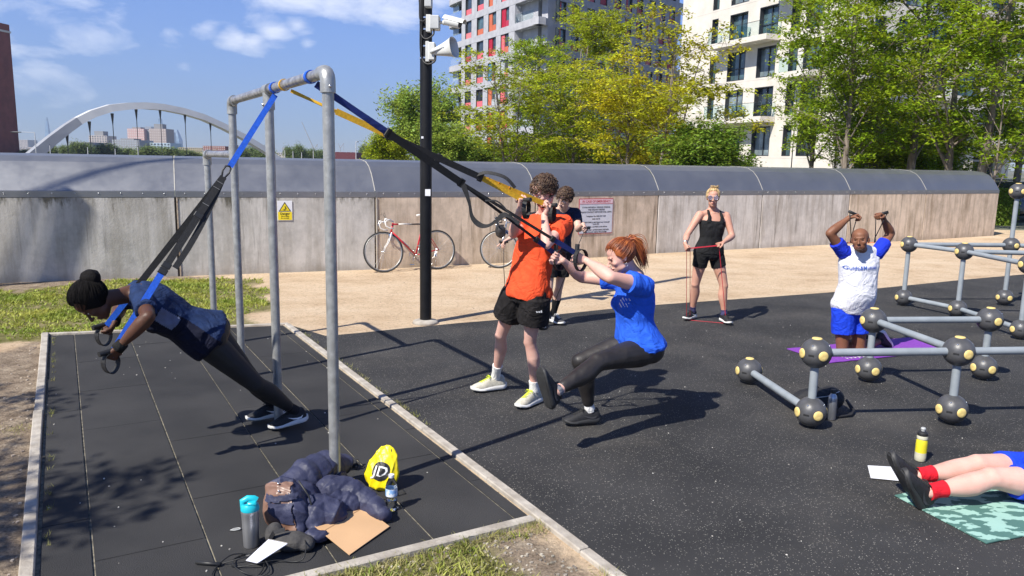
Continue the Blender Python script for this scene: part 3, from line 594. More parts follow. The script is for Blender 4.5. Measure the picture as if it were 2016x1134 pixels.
# ------------------------------------------------------------------ trees
BARK = M('bark', (.10, .078, .058), .9, vs=9, c2=(.27, .225, .18), bump=.6, bs=30, stretch=(1, 1, .3))
LEAF = {}
def leafmat(k, c, c2, tr=.42):
    if k not in LEAF: LEAF[k] = M('leaves_'+k, c, .5, vs=.45, c2=c2, trans=tr, island=.6, det=2, spec=.3)
    return LEAF[k]
leafmat('green', (.21, .31, .012), (.33, .41, .02), .5); leafmat('yellow', (.62, .54, .025), (.44, .46, .028), .5); leafmat('lime', (.33, .39, .018), (.43, .45, .025), .5); leafmat('deep', (.13, .22, .025), (.24, .33, .035), .45); leafmat('pale', (.24, .34, .05), (.36, .43, .065), .5); leafmat('far', (.16, .22, .075), (.24, .29, .10), .45)
def tree_meshes(seed, H, hb, R, stems=1, ncl=230, per=52, leaf=.075, spread=.5, tr=.12, layered=.22, twig=1, csz=.55):
    r = np.random.RandomState(seed); tb = MB(); ends = []
    cz = (hb+H)/2; rz = (H-hb)/2
    st = []
    for s in range(stems):
        a = r.uniform(0, 6.28); off = .25*(stems > 1); lean = R*spread*(.35 if stems > 1 else .08)
        base = Vector((off*math.cos(a), off*math.sin(a), -.1)); topx, topy = lean*math.cos(a)+r.normal(0, .15), lean*math.sin(a)+r.normal(0, .15)
        pts = []
        for k in range(8):
            t = k/7; pts.append(Vector((base.x+(topx-base.x)*t**1.4+.09*math.sin(3*t+s)*R*.3, base.y+(topy-base.y)*t**1.4+.07*math.cos(4*t+s)*R*.3, base.z+(H*.86-base.z)*t)))
        rr = [tr*(1-.86*(k/7))/(1 if stems == 1 else 1.35) for k in range(8)]; rr[0] *= 1.35
        tb.tube(pts, rr, 8); st.append(pts)
    limbs = []
    nl = 15 if stems == 1 else 9
    for s, pts in enumerate(st):
        for i in range(nl):
            t = r.uniform(max(.18, hb/H*.75), .97); k = t*7; k0 = min(int(k), 6); p = pts[k0].lerp(pts[k0+1], k-k0)
            a = i*2.4+r.uniform(-.4, .4)+s; zf = r.uniform(.1, .9); q = Vector((0, 0, 0)); zz = p.z+(H-p.z)*r.uniform(.12, .62); u = (zz-cz)/rz
            rad = R*math.sqrt(max(.08, 1-u*u))*r.uniform(.6, .98)
            q = Vector((p.x*.5+rad*math.cos(a), p.y*.5+rad*math.sin(a), zz)); mid = p.lerp(q, .5)+Vector((0, 0, .08*(q-p).length))-Vector((r.normal(0, .1), r.normal(0, .1), 0))
            c = [p, p.lerp(mid, .5)+Vector((0, 0, .02)), mid, mid.lerp(q, .55)+Vector((0, 0, .03)), q]; r0 = tr*.42*(1-.6*t)/(1 if stems == 1 else 1.2)
            tb.tube(c, [r0, r0*.75, r0*.55, r0*.35, r0*.15], 5, cap=False); limbs.append(c)
    for i in range(ncl):
        c = limbs[r.randint(len(limbs))]; k = r.uniform(1.0, 4); k0 = min(int(k), 3); p = c[k0].lerp(c[k0+1], k-k0)
        d = Vector((r.normal(), r.normal(), r.normal(.15, .5))).normalized()*r.uniform(.25, 1.)*R*.36; q = p+d
        u = (q.z-cz)/rz
        if abs(u) > 1.03: q.z = cz+rz*math.copysign(r.uniform(.7, 1), u)
        if twig:
            m = p.lerp(q, .5)+Vector((0, 0, .05)); tb.tube([p, m, q], [.012, .008, .004], 3, cap=False)
        ends.append((q, d))
    # leaves in flattened sprays round the twig ends
    C = np.array([tuple(e[0]) for e in ends]); n = len(C)*per
    ci = np.repeat(np.arange(len(C)), per); sz = np.repeat(r.uniform(.6, 1.25, len(C)), per)*csz
    off = r.normal(size=(n, 3))*np.array([1, 1, layered*1.6])*sz[:, None]*.5
    off[:, 2] -= .25*sz*(off[:, 0]**2+off[:, 1]**2)/(sz**2+.01)
    P = C[ci]+off
    a = r.uniform(0, 6.28, n); L_ = leaf*r.uniform(.7, 1.4, n); W = L_*r.uniform(.34, .55, n)
    dx = np.stack([np.cos(a), np.sin(a), r.normal(-.25, .35, n)], 1); dx /= np.linalg.norm(dx, axis=1)[:, None]
    up = np.stack([r.normal(0, .5, n), r.normal(0, .5, n), np.ones(n)], 1); dy = np.cross(up, dx); dy /= np.linalg.norm(dy, axis=1)[:, None]
    V = np.stack([P-dx*L_[:, None], P-dy*W[:, None], P+dx*L_[:, None], P+dy*W[:, None]], 1).reshape(-1, 3)
    me = bpy.data.meshes.new('crown'); me.vertices.add(4*n); me.vertices.foreach_set('co', V.ravel()); me.loops.add(4*n); me.loops.foreach_set('vertex_index', np.arange(4*n)); me.polygons.add(n); me.polygons.foreach_set('loop_start', np.arange(n)*4); me.polygons.foreach_set('loop_total', np.full(n, 4)); me.update(calc_edges=True); me.validate()
    tm = tb.mesh('trunk', True); tm.materials.append(BARK); return tm, me
TM = {}
def tree(kind, u, dist, label, leaf, rz=0., sc=1., lean=0., group='trees behind the wall', name='tree', xs=1.):
    if kind not in TM: TM[kind] = tree_meshes(**KINDS[kind])
    p = D(u, 320, dist); r = empty(name, (p.x, p.y, -.03), rz, label, 'tree', group); r.scale = (sc*xs, sc*xs, sc); r.rotation_euler = (0, lean, rz)
    tm, cm = TM[kind]; ob('trunk', tm, None, r)
    key = (kind, leaf)
    if key not in TM: c = cm.copy(); c.materials.append(LEAF[leaf]); TM[key] = c
    ob('crown', TM[key], None, r); return r
KINDS = dict(
 a=dict(seed=1, H=11.5, hb=2.4, R=3.9, ncl=205, per=62, tr=.16, leaf=.085),
 b=dict(seed=2, H=10, hb=2.2, R=3.3, stems=2, ncl=205, per=64, tr=.13, leaf=.085),
 c=dict(seed=3, H=8.5, hb=2.0, R=3.2, stems=3, ncl=220, per=46, tr=.1, leaf=.08, spread=.8),
 d=dict(seed=4, H=5.0, hb=.4, R=2.3, stems=2, ncl=240, per=90, tr=.08, leaf=.09, layered=.5, csz=.6),
 e=dict(seed=5, H=13, hb=2.6, R=4.3, stems=1, ncl=290, per=66, tr=.2, leaf=.09),
 f=dict(seed=6, H=9, hb=1.0, R=4.4, stems=2, ncl=260, per=90, tr=.13, leaf=.16, layered=.6, csz=1.),
 g=dict(seed=8, H=7, hb=1.0, R=1.5, stems=1, ncl=80, per=34, tr=.055, leaf=.08, csz=.45),
)
tree('f', 818, 62, 'loose pale green tree standing alone behind the black camera pole', 'pale', .3, .90, xs=.82)
tree('d', 880, 44, 'low bushy tree just right of the black pole above the coping', 'pale', 1.3, .8, name='bush')
tree('d', 765, 50, 'bright low bush left of the black pole', 'lime', 2.3, .72, name='bush')
tree('c', 1003, 34, 'lime green tree in front of the red paneled building, left of the others', 'lime', 0.4, .80, xs=1.15)
tree('a', 1050, 40, 'tall green tree before the corner of the grey building', 'green', 1.1, .76, xs=.9)
tree('e', 1166, 44, 'tallest green tree between the grey building and the yellow tree', 'lime', 2.0, .86)
tree('b', 1120, 37, 'olive green tree left of the yellow tree', 'lime', 3.0, .84)
tree('b', 1243, 32, 'dense yellow leaved tree in the middle of the tree row', 'yellow', 1.0, .72, xs=1.25)
tree('c', 1294, 29, 'sparse yellow tree leaning right across the white building', 'yellow', 0.35, .90, .20, xs=1.0)
tree('a', 1330, 50, 'green tree against the left edge of the white building', 'lime', 5., .62)
tree('d', 1372, 27, 'dark green bush in front of the white building', 'deep', 0.2, .68, name='bush', xs=1.1)
tree('d', 1440, 30, 'small dark bush right of the sparse yellow tree', 'deep', 2.2, .5, name='bush')
tree('b', 1672, 29, 'green tree right of the white building corner with forked trunk', 'green', .9, 1.02, xs=.92)
tree('a', 1600, 36, 'green tree whose crown covers the tall windows of the white building', 'green', 2.2, .97, xs=.8)
tree('e', 1795, 30, 'thick straight green tree right of the kneeling man', 'green', .3, .92)
tree('a', 1866, 28, 'green tree with a leaning trunk near the end of the wall', 'green', 3.9, 1.0)
tree('e', 1924, 27, 'big green tree with pale peeling double trunk at the wall end', 'green', 5.2, .9, .05)
tree('a', 2010, 33, 'green tree at the right edge of the photo', 'green', 1.7, 1.02)
tree('g', 1962, 25, 'thin nearly bare tree beyond the end of the wall', 'green', .5, .9)
tree('b', 1735, 38, 'green tree behind the thick straight tree', 'lime', 2.9, .95)
tree('d', 1760, 33, 'leafy bush at the foot of the thick straight tree', 'green', 1.0, .72, name='bush')
tree('d', 1850, 36, 'leafy bush between two trunks near the wall end', 'green', 3.0, .8, name='bush')
for i, (u, dd, lf, s) in enumerate([(925, 48, 'pale', .62), (975, 50, 'lime', .58), (1030, 50, 'green', .6), (1080, 52, 'lime', .62), (1110, 46, 'green', .55), (1190, 50, 'lime', .6), (1230, 52, 'green', .7), (1280, 48, 'lime', .6)]):
    tree('d', u, dd, ['pale undergrowth bush below the first column of red windows', 'lime undergrowth bush in front of the orange window panels', 'green undergrowth bush at the foot of the lime green tree', 'lime undergrowth bush just right of the lime green tree trunk', 'green undergrowth bush under the olive green tree', 'lime undergrowth bush under the tallest green tree', 'green undergrowth bush behind the trunk of the dense yellow tree', 'lime undergrowth bush between the two yellow trees'][i], lf, i*1.1, s, name='bush', group='undergrowth bushes among the trunks', xs=1.5)
for i, (u, dd) in enumerate([(1060, 40), (1140, 42), (1215, 40), (1262, 43), (1700, 35), (1722, 33), (1645, 34)]):
    tree('g', u, dd, ['slender young tree just right of the lime green tree', 'slender young tree left of the tallest green trunk', 'slender young tree between the tallest green tree and the yellow tree', 'slender young tree right of the dense yellow tree trunk', 'slender young tree just right of the forked trunk', 'slender young tree between forked trunk and thick straight trunk', 'slender young tree left of the forked trunk by the white corner'][i], ['green', 'lime'][i % 2], i, .85, name='tree', group='slender young trees', xs=1.2)
# trees on the camera side that shade the lower left of the mat
for i, (x, y, s) in enumerate([(-6.9, -1.0, .80), (-9.0, 1.6, .72)]):
    tm, cm = TM['c']; r = empty('tree', (x, y, -.03), i*2., ['green tree left of the exercise area whose shade falls on the tile mat', 'second green tree further left whose shade falls on the bare soil'][i], 'tree', 'shade trees left of the mat'); r.scale = (s, s, s); ob('trunk', tm, None, r); ob('crown', TM[('c', 'green')] if ('c', 'green') in TM else cm, None, r)
# hedge by the car
r = empty('hedge', (17.35, 27.6, -.03), 0, 'clipped green hedge between the wall end and the parked car', 'hedge')
hb_ = np.random.RandomState(4); n = 9000; V = []; Fc = []
for i in range(n):
    p = np.array([hb_.uniform(-.42, .42), hb_.uniform(-.5, .5), hb_.uniform(0, 1.3)]); a = hb_.normal(size=3); a /= np.linalg.norm(a); b = np.cross(a, hb_.normal(size=3)); b /= np.linalg.norm(b); s_ = .035
    V += [p-a*s_, p-b*s_*.5, p+a*s_, p+b*s_*.5]; Fc.append((4*i, 4*i+1, 4*i+2, 4*i+3))
b_ = MB(); b_.add(V, Fc); b_.build('foliage', LEAF['deep'], r)['kind'] = 'stuff'
# ------------------------------------------------------------------ buildings
GCON = M('grey_precast', (.36, .36, .38), .8, vs=1.2, c2=(.45, .45, .47), det=8, bump=.1); WREN = M('white_cladding', (.62, .57, .49), .8, vs=.8, c2=(.71, .66, .58), det=6); WPAN = M('pinkish_cladding', (.50, .45, .41), .8, vs=.8)
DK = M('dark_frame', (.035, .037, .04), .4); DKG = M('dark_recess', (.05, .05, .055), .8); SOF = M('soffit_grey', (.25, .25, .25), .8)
def wglass(name, c): 
    m = M(name, c, .06, vs=.7, var=.5, spec=1.); return m
GL = [wglass('window_glass_dark', (.03, .04, .05)), wglass('window_glass_teal', (.07, .12, .13)), wglass('window_glass_curtained', (.22, .27, .28))]
PANELS = [M('panel_'+n, c, .45, var=.06) for n, c in (('coral', (.70, .14, .16)), ('red', (.44, .03, .06)), ('orange', (.56, .14, .06)), ('crimson', (.42, .01, .03)), ('blue', (.08, .25, .42)), ('grey', (.42, .44, .45)), ('salmon', (.72, .20, .20)))]
BGL = glassmat('balustrade_glass', (.80, .90, .90), .03, 1.1)
class Facade:
    def __init__(s, root, p0, p1):
        s.root = root; s.p0 = Vector((*p0, 0)); d = Vector((*p1, 0))-s.p0; s.L = d.length; s.d = d/s.L; s.n = Vector((s.d.y, -s.d.x, 0)); s.a = math.atan2(s.d.y, s.d.x); s.cache = {}
    def px(s, u, z=10.):
        r = ray(u, 318-.02*0); r = Vector((r.x, r.y, 0)); # where the sight line of column u meets the facade plane
        den = r.dot(s.n); t = s.p0.dot(s.n)/den; return (r*t-s.p0).dot(s.d)
    def put(s, name, mb, mat, parent=None, smooth=False):
        o = mb.build(name, mat, parent or s.root, smooth)
        if parent is None: o.location = s.p0-s.root.location; o.rotation_euler = (0, 0, s.a)
        return o
    def box(s, name, x0, x1, z0, z1, y0, y1, mat, parent=None):
        b = MB(); b.box((x0, y0, z0), (x1, y1, z1)); return s.put(name, b, mat, parent)
    def shared(s, name, key, fn, mat, parent, loc):
        if key not in s.cache: b = MB(); fn(b); m = b.mesh(name); m.materials.append(mat); s.cache[key] = m
        o = ob(name, s.cache[key], None, parent); o.location = loc; return o
    def window(s, x0, x1, z0, z1, deep=.35, panel=None, side=None, glass=0, mull=True, trans=0):
        w, h = x1-x0, z1-z0; key = (round(w, 2), round(h, 2), deep)
        def fr(b):
            t = .06
            b.box((0, 0, 0), (t, deep+.1, h)); b.box((w-t, 0, 0), (w, deep+.1, h)); b.box((t, 0, 0), (w-t, deep+.1, t)); b.box((t, 0, h-t), (w-t, deep+.1, h)); b.box((0, deep+.1, 0), (w, deep+.14, h))
            if mull and w > 1.3: b.box((w*.5-.03, deep-.08, t), (w*.5+.03, deep+.05, h-t))
            if trans: b.box((t, deep-.07, trans-.03), (w-t, deep+.05, trans+.03))
        if ('w',)+key+(mull, trans) not in s.cache: b = MB(); fr(b); m = b.mesh('window'); m.materials.append(DK); s.cache[('w',)+key+(mull, trans)] = m
        o = ob('window', s.cache[('w',)+key+(mull, trans)], None, s.root); o.location = s.p0-s.root.location+s.d*x0+Vector((0, 0, z0))-s.n*.0+s.n*.0; o.rotation_euler = (0, 0, s.a)
        gx0 = .05
        if side is not None: s.shared('side_panel', ('s', key, side[1], side[0]), lambda b: b.box((.06, deep-.1, .06), (w*side[0], deep, h-.06)), PANELS[side[1]], o, (0, 0, 0)); gx0 = w*side[0]
        zb = .05
        if panel is not None: s.shared('spandrel', ('p', key, panel, gx0), lambda b: b.box((gx0+.01, deep-.08, .05), (w-.05, deep, h*.36)), PANELS[panel], o, (0, 0, 0)); zb = h*.36
        s.shared('pane', ('g', key, glass, zb, gx0), lambda b: b.box((gx0, deep+.01, zb), (w-.05, deep+.03, h-.05)), GL[glass], o, (0, 0, 0))
        return o
rb = random.Random(3)
# grey block with red panels
P_l, P_c, P_r = (-7.6, 109.5), (2.4, 90.3), (23.5, 113.4)
gb = empty('apartment_building', (*P_c, 0), 0, 'grey concrete apartment block with red and pink window panels behind the black pole', 'building')
A_ = Facade(gb, P_l, P_c); B_ = Facade(gb, P_c, P_r)
z_top0 = 23.25; st_ = 3.05; NS = 12
b = MB(); hgt_ = z_top0+st_*4
core = [Vector((*P_l, 0))-A_.n*.9+A_.d*.5, Vector((*P_c, 0))-A_.n*.9-B_.n*1.1+Vector((0, 1.2, 0)), Vector((*P_r, 0))-B_.n*.9, Vector((*P_r, 0))+Vector((-6, 14, 0)), Vector((-5, 128, 0)), Vector((-7.9, 119, 0))]
lo_ = [tuple(p-gb.location) for p in core]; hi_ = [tuple(p-gb.location+Vector((0, 0, hgt_))) for p in core]
b.add(lo_+hi_, [(5, 4, 3, 2, 1, 0), (6, 7, 8, 9, 10, 11)]+[(i, (i+1) % 6, 6+(i+1) % 6, 6+i) for i in range(6)]); b.build('wall', GCON, gb)
bx = A_.px(1008)     # where the corner balcony starts
wins = [(913.5, 925.5), (935.5, 948.5), (957.5, 972.5), (981.5, 997)]
wx = [(A_.px(a), A_.px(c)) for a, c in wins]
pal = {(0,): 0}
cols = [[(0, None), (0, None), (5, (.45, 2)), (1, (.5, 0))], [(0, None), (0, None), (0, (.45, 4)), (6, (.45, 5))], [(1, None), (0, None), (0, (.45, 3)), (2, (.4, 0))], [(6, None), (2, None), (2, (.4, 2)), (1, (.5, 3))]]
for k in range(-7, 5):
    zt = z_top0+st_*k; zb = zt-2.36; slab0, slab1 = zt, zt+st_-2.24
    # slab band along A, wrapping the corner and carried on along B
    A_.box('slab', -.2, A_.L-.02, slab0, slab1, -.02, .95, GCON)
    b = MB(); b.poly([Vector(p+(slab1,)) for p in ((-.2, 0), (-4.0, .0), (-5.0, .25), (-5.5, .8), (-5.4, 1.6), (-3.4, 2.3), (-.2, 2.6))], slab1-slab0); A_.put('balcony_slab', b, GCON)
    B_.box('slab', .02, B_.L, slab0, slab1, -.02, .95, GCON)
    if k < 4:
        b = MB(); b.ribbon([Vector((-5.3, .9, slab1+.5)), Vector((-4.9, .4, slab1+.5)), Vector((-4.0, .1, slab1+.5)), Vector((-.25, .1, slab1+.5))], 1.0, .02, [(-1, -.5, 0), (-.6, -1, 0), (-.2, -1, 0), (0, -1, 0)]); A_.put('balustrade', b, BGL)
        b = MB(); b.box((-4.6, .7, slab1), (-2.6, .8, slab1+2.24)); b.box((-4.6, .8, slab1), (-4.5, 2.0, slab1+2.24)); A_.put('balcony_screen', b, GL[2])
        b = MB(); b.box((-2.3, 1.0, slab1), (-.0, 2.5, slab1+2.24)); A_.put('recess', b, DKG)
    # piers and windows on A
    edges = [0.0]+[e for w in wx for e in w]+[bx]
    for i in range(0, len(edges), 2): A_.box('pier', edges[i], edges[i+1], zb, zt-.003, 0., .9, GCON)
    row = cols[k % 4]
    for i, (x0, x1) in enumerate(wx):
        pn, sd = row[i]; A_.window(x0+.003, x1-.003, zb+.003, zt-.006, .2, pn, sd, rb.choice([0, 1, 0]), False)
    # corner balcony recess
    A_.box('balcony_return', bx, bx+.08, zb, zt, .9, 3.2, GCON)
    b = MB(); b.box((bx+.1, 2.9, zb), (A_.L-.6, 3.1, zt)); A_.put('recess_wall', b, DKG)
    for q, (fa, fb, gm) in enumerate(((.16, .30, PANELS[3]), (.33, .52, GL[1]), (.55, .74, GL[2]), (.78, .95, GL[0]))): A_.box('glazed_door', bx+(A_.L-bx)*fa, bx+(A_.L-bx)*fb, zb+.02, zt-.1, 2.8, 2.88, gm)
    if k < 4: A_.box('balustrade', bx+.05, A_.L-1.4, slab1, slab1+1.0, .03, .045, BGL)
    # B face: pier, panel windows, alternating deep balconies
    x = 1.6; j = 0
    B_.box('pier', 1.6, 3.4, zb, zt-.003, 0., .9, GCON); x = 3.4
    while x < B_.L-2.2:
        w_ = 1.5; B_.window(x+.003, x+w_-.003, zb+.003, zt-.006, .2, rb.choice([0, 1, 3, None]), rb.choice([(.45, 1), (.4, 3), (.45, 2), None]), rb.choice([0, 1, 2]), False); x += w_
        pw = 1.0+.5*((j+k) % 3 == 0); B_.box('pier', x, x+pw, zb, zt-.003, 0., .9, GCON); x += pw; j += 1
# white block
W_l, W_c, W_r = (15.2, 73.9), (22.9, 56.0), (47, 66)
wb_ = empty('apartment_building', (*W_c, 0), 0, 'white apartment block with dark windows and glass balconies behind the yellow tree', 'building')
C_ = Facade(wb_, W_l, W_c); E_ = Facade(wb_, W_c, W_r)
H_ = 34.
colsW = [(1386, 1398, 0), (1420, 1454, 1), (1476, 1512, 2), (1537, 1554, 0), (1565, 1598, 1)]
ed = [(C_.px(a), C_.px(c), k) for a, c, k in colsW]
z0 = 2.65; stw = 3.1; NW = 10
def zrow(k): return z0+stw*k
prev = 0.
segs = []
for x0, x1, k in ed: segs.append((prev, x0)); prev = x1
segs.append((prev, C_.L))
for s0, s1 in segs: C_.box('wall_pier', s0, s1, -.03, H_, 0, .6, WREN)
C_.box('wall_return', 0, .4, -.03, H_, .6, 9, WREN); C_.box('wall_return', C_.L-.62, C_.L-.02, -.03, H_, .6, 2, WPAN)
for i, (x0, x1, kd) in enumerate(ed):
    C_.box('wall', x0, x1, -.03, z0, 0.002, .6, WREN)
    for r_ in range(NW):
        zb = zrow(r_); zh = 2.35; C_.box('wall', x0, x1, zb+zh, zb+stw, .002, .6, WREN)
        C_.window(x0+.004, x1-.004, zb+.004, zb+zh-.004, .38, None, None, rb.choice([0, 1, 2, 1]), True, 1.0 if (i+r_) % 2 else 0)
for (i, r_) in ((1, 1), (2, 1), (1, 3), (2, 3), (2, 5), (3, 4), (4, 2), (4, 5), (2, 7)):
    x0, x1, _ = ed[i]; z_ = zrow(r_)-.05
    C_.box('balcony_slab', x0-1.0, x1+.45, z_-.42, z_, -1.45, -.003, WREN)
    b = MB(); b.box((x0-.95, -1.42, z_), (x1+.4, -1.40, z_+1.05)); b.box((x1+.38, -1.40, z_), (x1+.4, -.03, z_+1.05)); b.box((x0-.95, -1.40, z_), (x0-.93, -.03, z_+1.05)); C_.put('balustrade', b, BGL)
    b = MB(); b.box((x0-.97, -1.44, z_+1.05), (x1+.42, -1.38, z_+1.08)); C_.put('handrail', b, DK)
b = MB(); b.box((.4, .65, -.03), (C_.L-.7, 12, H_-.1)); C_.put('inner_core', b, DKG)
for r_ in range(NW+1): # horizontal joints in the cladding
    b = MB(); b.box((0, -.006, zrow(r_)-.16), (C_.L, .0, zrow(r_)-.14)); C_.put('cladding_joint', b, WPAN)
# the wing that runs off to the right, on columns over a car park
for r_ in range(NW):
    zb = 3.3+stw*r_
    E_.box('floor_band', .6, E_.L, zb, zb+.9, .0, .6, WREN)
    x = 1.5; j = 0
    while x < E_.L-3:
        w_ = (1.6, 2.6, 1.1)[(j+r_) % 3]; E_.box('wall_pier', x, x+1.2, zb+.9, zb+stw-.003, .003, .6, [WREN, WPAN][(j % 5) == 4]); x += 1.2
        E_.window(x+.004, x+w_-.004, zb+.904, zb+stw-.007, .3, None, None, rb.choice([0, 1, 2]), True); x += w_; j += 1
        if (j*3+r_) % 5 == 0:
            E_.box('balcony_slab', x-w_-.5, x+.9, zb+.5, zb+.88, -1.5, -.003, WREN); E_.box('balustrade', x-w_-.45, x+.85, zb+.88, zb+1.9, -1.46, -1.44, BGL)
b = MB(); b.box((.6, .8, 3.3), (E_.L, 12, H_-1)); E_.put('inner_core', b, DKG)
b = MB(); b.box((.6, 6, -.03), (E_.L, 6.2, 3.2)); E_.put('car_park_back', b, DKG)
x = 1.
while x < E_.L: E_.box('column', x, x+.8, -.03, 3.3, .1, .9, WREN); x += 4.2
E_.box('ventilation_band', .6, E_.L, 2.55, 2.7, 1.0, 1.2, GCON)
# red brick tower at the far left
def tower(name, label, u0, u1, ytop, dist, depth, mat, cat='building', win=None, group=None, roofs=None):
    yh = Y_H+.02*((u0+u1)/2-1008); p0 = D(u0, yh, dist); p1 = D(u1, yh, dist); h = CAM_H+(yh-ytop)/F_PX*dist
    r = empty(name, ((p0.x+p1.x)/2, dist, 0), 0, label, cat, group); w = p1.x-p0.x; b = MB(); b.box((-w/2, 0, -2), (w/2, depth, h)); b.build('wall', mat, r)
    if roofs: b = MB(); b.box((-w/2*.6, depth*.2, h), (w/2*.4, depth*.7, h+w*roofs)); b.build('roof', SOF, r)
    if win:
        nx, nz, gm = win; sw = w/nx; sh = (h-3)/nz; q = MB(); q.box((-sw*.28, -.04*sw, -sh*.27), (sw*.28, 0, sh*.27)); mm = q.mesh('window'); mm.materials.append(gm)
        for i in range(nx):
            for j in range(nz):
                o = ob('window', mm, None, r); o.location = (-w/2+sw*(i+.5), -.02, 3+sh*(j+.5))
    return r
BRICK = M('red_brick', (.20, .055, .045), .9, vs=.5, c2=(.27, .075, .06))
r = empty('brick_tower', (-145.6, 200, 0), -.12, 'tall red brick tower at the left edge with white framed windows', 'building')
b = MB(); b.box((-16, 0, -2), (7.2, 16, 35.2)); b.build('wall', BRICK, r); b = MB(); b.box((-16.2, -.2, 33.0), (7.4, 16.2, 33.5)); b.build('string_course', WREN, r)
wm = MB(); wm.box((-.55, -.12, -.9), (-.05, -.01, .9)); wm.box((.1, -.12, -.9), (.6, -.01, .9)); wm = wm.mesh('window'); wm.materials.append(M('pale_window', (.45, .47, .5), .3))
for j in range(12):
    for x in (4.9, 2.0, -1.2, -4.4, -7.6): o = ob('window', wm, None, r); o.location = (x-.1*j*0, 0, 1.6+j*2.75)
for j in range(12):
    b = MB(); o = ob('window', wm, None, r); o.location = (7.22, 4, 1.6+j*2.75); o.rotation_euler = (0, 0, math.pi/2)
# skyline
CR_ = M('cream_render', (.50, .44, .40), .8); PKB = M('pink_render', (.52, .33, .30), .8); GYB = M('grey_render', (.28, .28, .29), .8); BLG = M('bluish_curtain_wall', (.16, .24, .32), .3, var=.3, vs=.05); BEI = M('beige_render', (.42, .35, .22), .8); RBR = M('dark_red_brick', (.22, .07, .06), .9); WNS = M('small_windows', (.09, .10, .12), .3)
tower('office_block', 'blue glass office block low on the horizon beside the brick tower', 26, 38, 277, 1500, 30, BLG, win=(4, 8, WNS)); tower('office_block', 'pale slab block low on the horizon right of the blue glass block', 39, 56, 276, 1450, 30, CR_, win=(6, 9, WNS))
def spire(u, ytop, dist, w, label, name='skyscraper', mat=None, tiers=None):
    yh = Y_H+.02*(u-1008); p = D(u, yh, dist); h = CAM_H+(yh-ytop)/F_PX*dist; r = empty(name, (p.x, dist, 0), 0, label, 'skyscraper'); b = MB(); ww = w/F_PX*dist
    prof = tiers or [(.5, 0), (.5, .15), (.08, 1.)]
    b.loft([[(sx*ww*k, sy*ww*k, -2 if z == 0 else z*h) for sx, sy in ((-1, -1), (1, -1), (1, 1), (-1, 1))] for k, z in prof]); b.build('tower', mat or BLG, r); return r
spire(97, 233, 3200, 11, 'slender glass spire tower far away to the left behind the arch')
spire(319, 236, 3000, 13, 'stepped glass skyscraper rising behind the brown tower block', tiers=[(.55, 0), (.55, .4), (.42, .4), (.42, .85), (.22, .86), (.2, 1.)])
spire(349, 257, 2900, 17, 'curved glass skyscraper cluster right of the brown tower block', tiers=[(.5, 0), (.5, .55), (.36, .75), (.15, 1.)])
spire(342, 262, 2800, 8, 'small square skyscraper left of the curved one', tiers=[(.5, 0), (.5, 1.)]); spire(333, 266, 2700, 10, 'flat topped glass tower between two skyscrapers', tiers=[(.5, 0), (.5, 1.)]); spire(297, 251, 2600, 12, 'dark flat topped tower between the pink blocks', tiers=[(.5, 0), (.5, 1.)], mat=GYB)
tower('tower_block', 'cream tower block with dark roof box left of the pink blocks', 177, 212, 268, 650, 16, CR_, win=(7, 7, WNS), roofs=.25)
tower('tower_block', 'pink banded tower block behind the bridge arch', 253, 286, 255, 700, 16, PKB, win=(8, 9, M('pale_bands', (.62, .52, .48), .7)), roofs=.1); tower('tower_block', 'dark sided continuation of the pink banded tower block', 286, 296, 257, 705, 16, GYB)
tower('tower_block', 'pale tower block with brown roof box behind the bridge arch', 296, 329, 255, 680, 16, M('brownish_render', (.36, .29, .26), .8), win=(8, 9, CR_), roofs=.28)
tower('office_block', 'grey low block with long roof in front of the pink tower block', 222, 275, 276, 450, 18, GYB, win=(11, 5, M('pale_glazing', (.38, .42, .45), .3)), roofs=.05)
tower('office_block', 'white horizontal block below the pale tower block', 296, 336, 282, 460, 16, M('light_blue_block', (.42, .52, .58), .5), win=(6, 3, WNS)); tower('scaffold_building', 'dark scaffolded building left of the cream tower block', 140, 176, 280, 420, 15, GYB, win=(9, 4, DK))
tower('terrace_building', 'beige low building right of the arch centre', 352, 400, 291, 380, 12, BEI, win=(12, 2, WNS)); tower('terrace_building', 'dark red brick low building behind the short steel frame', 400, 444, 288, 380, 12, RBR, win=(12, 3, CR_))
tower('office_block', 'grey blue office block seen between the first and second steel posts', 480, 494, 276, 1400, 30, BLG, win=(4, 8, WNS)); tower('office_block', 'small hazy block right of the arch end', 556, 562, 290, 1300, 30, GYB)
tower('pavilion', 'dark pavilion with pink uprights left of the black pole', 660, 702, 300, 170, 6, M('dark_red_panels', (.12, .03, .04), .8), win=(4, 1, M('hot_pink_panel', (.60, .12, .22), .6))); tower('tower_block', 'narrow grey tower partly hidden by the loose pale tree', 740, 758, 262, 420, 12, GYB)
tower('terrace_building', 'long low hazy terrace on the horizon between the posts', 500, 640, 301, 900, 12, CR_, win=(40, 1, WNS)); tower('terrace_building', 'long low hazy terrace on the horizon at the left', 56, 140, 291, 900, 12, CR_, win=(24, 1, WNS))
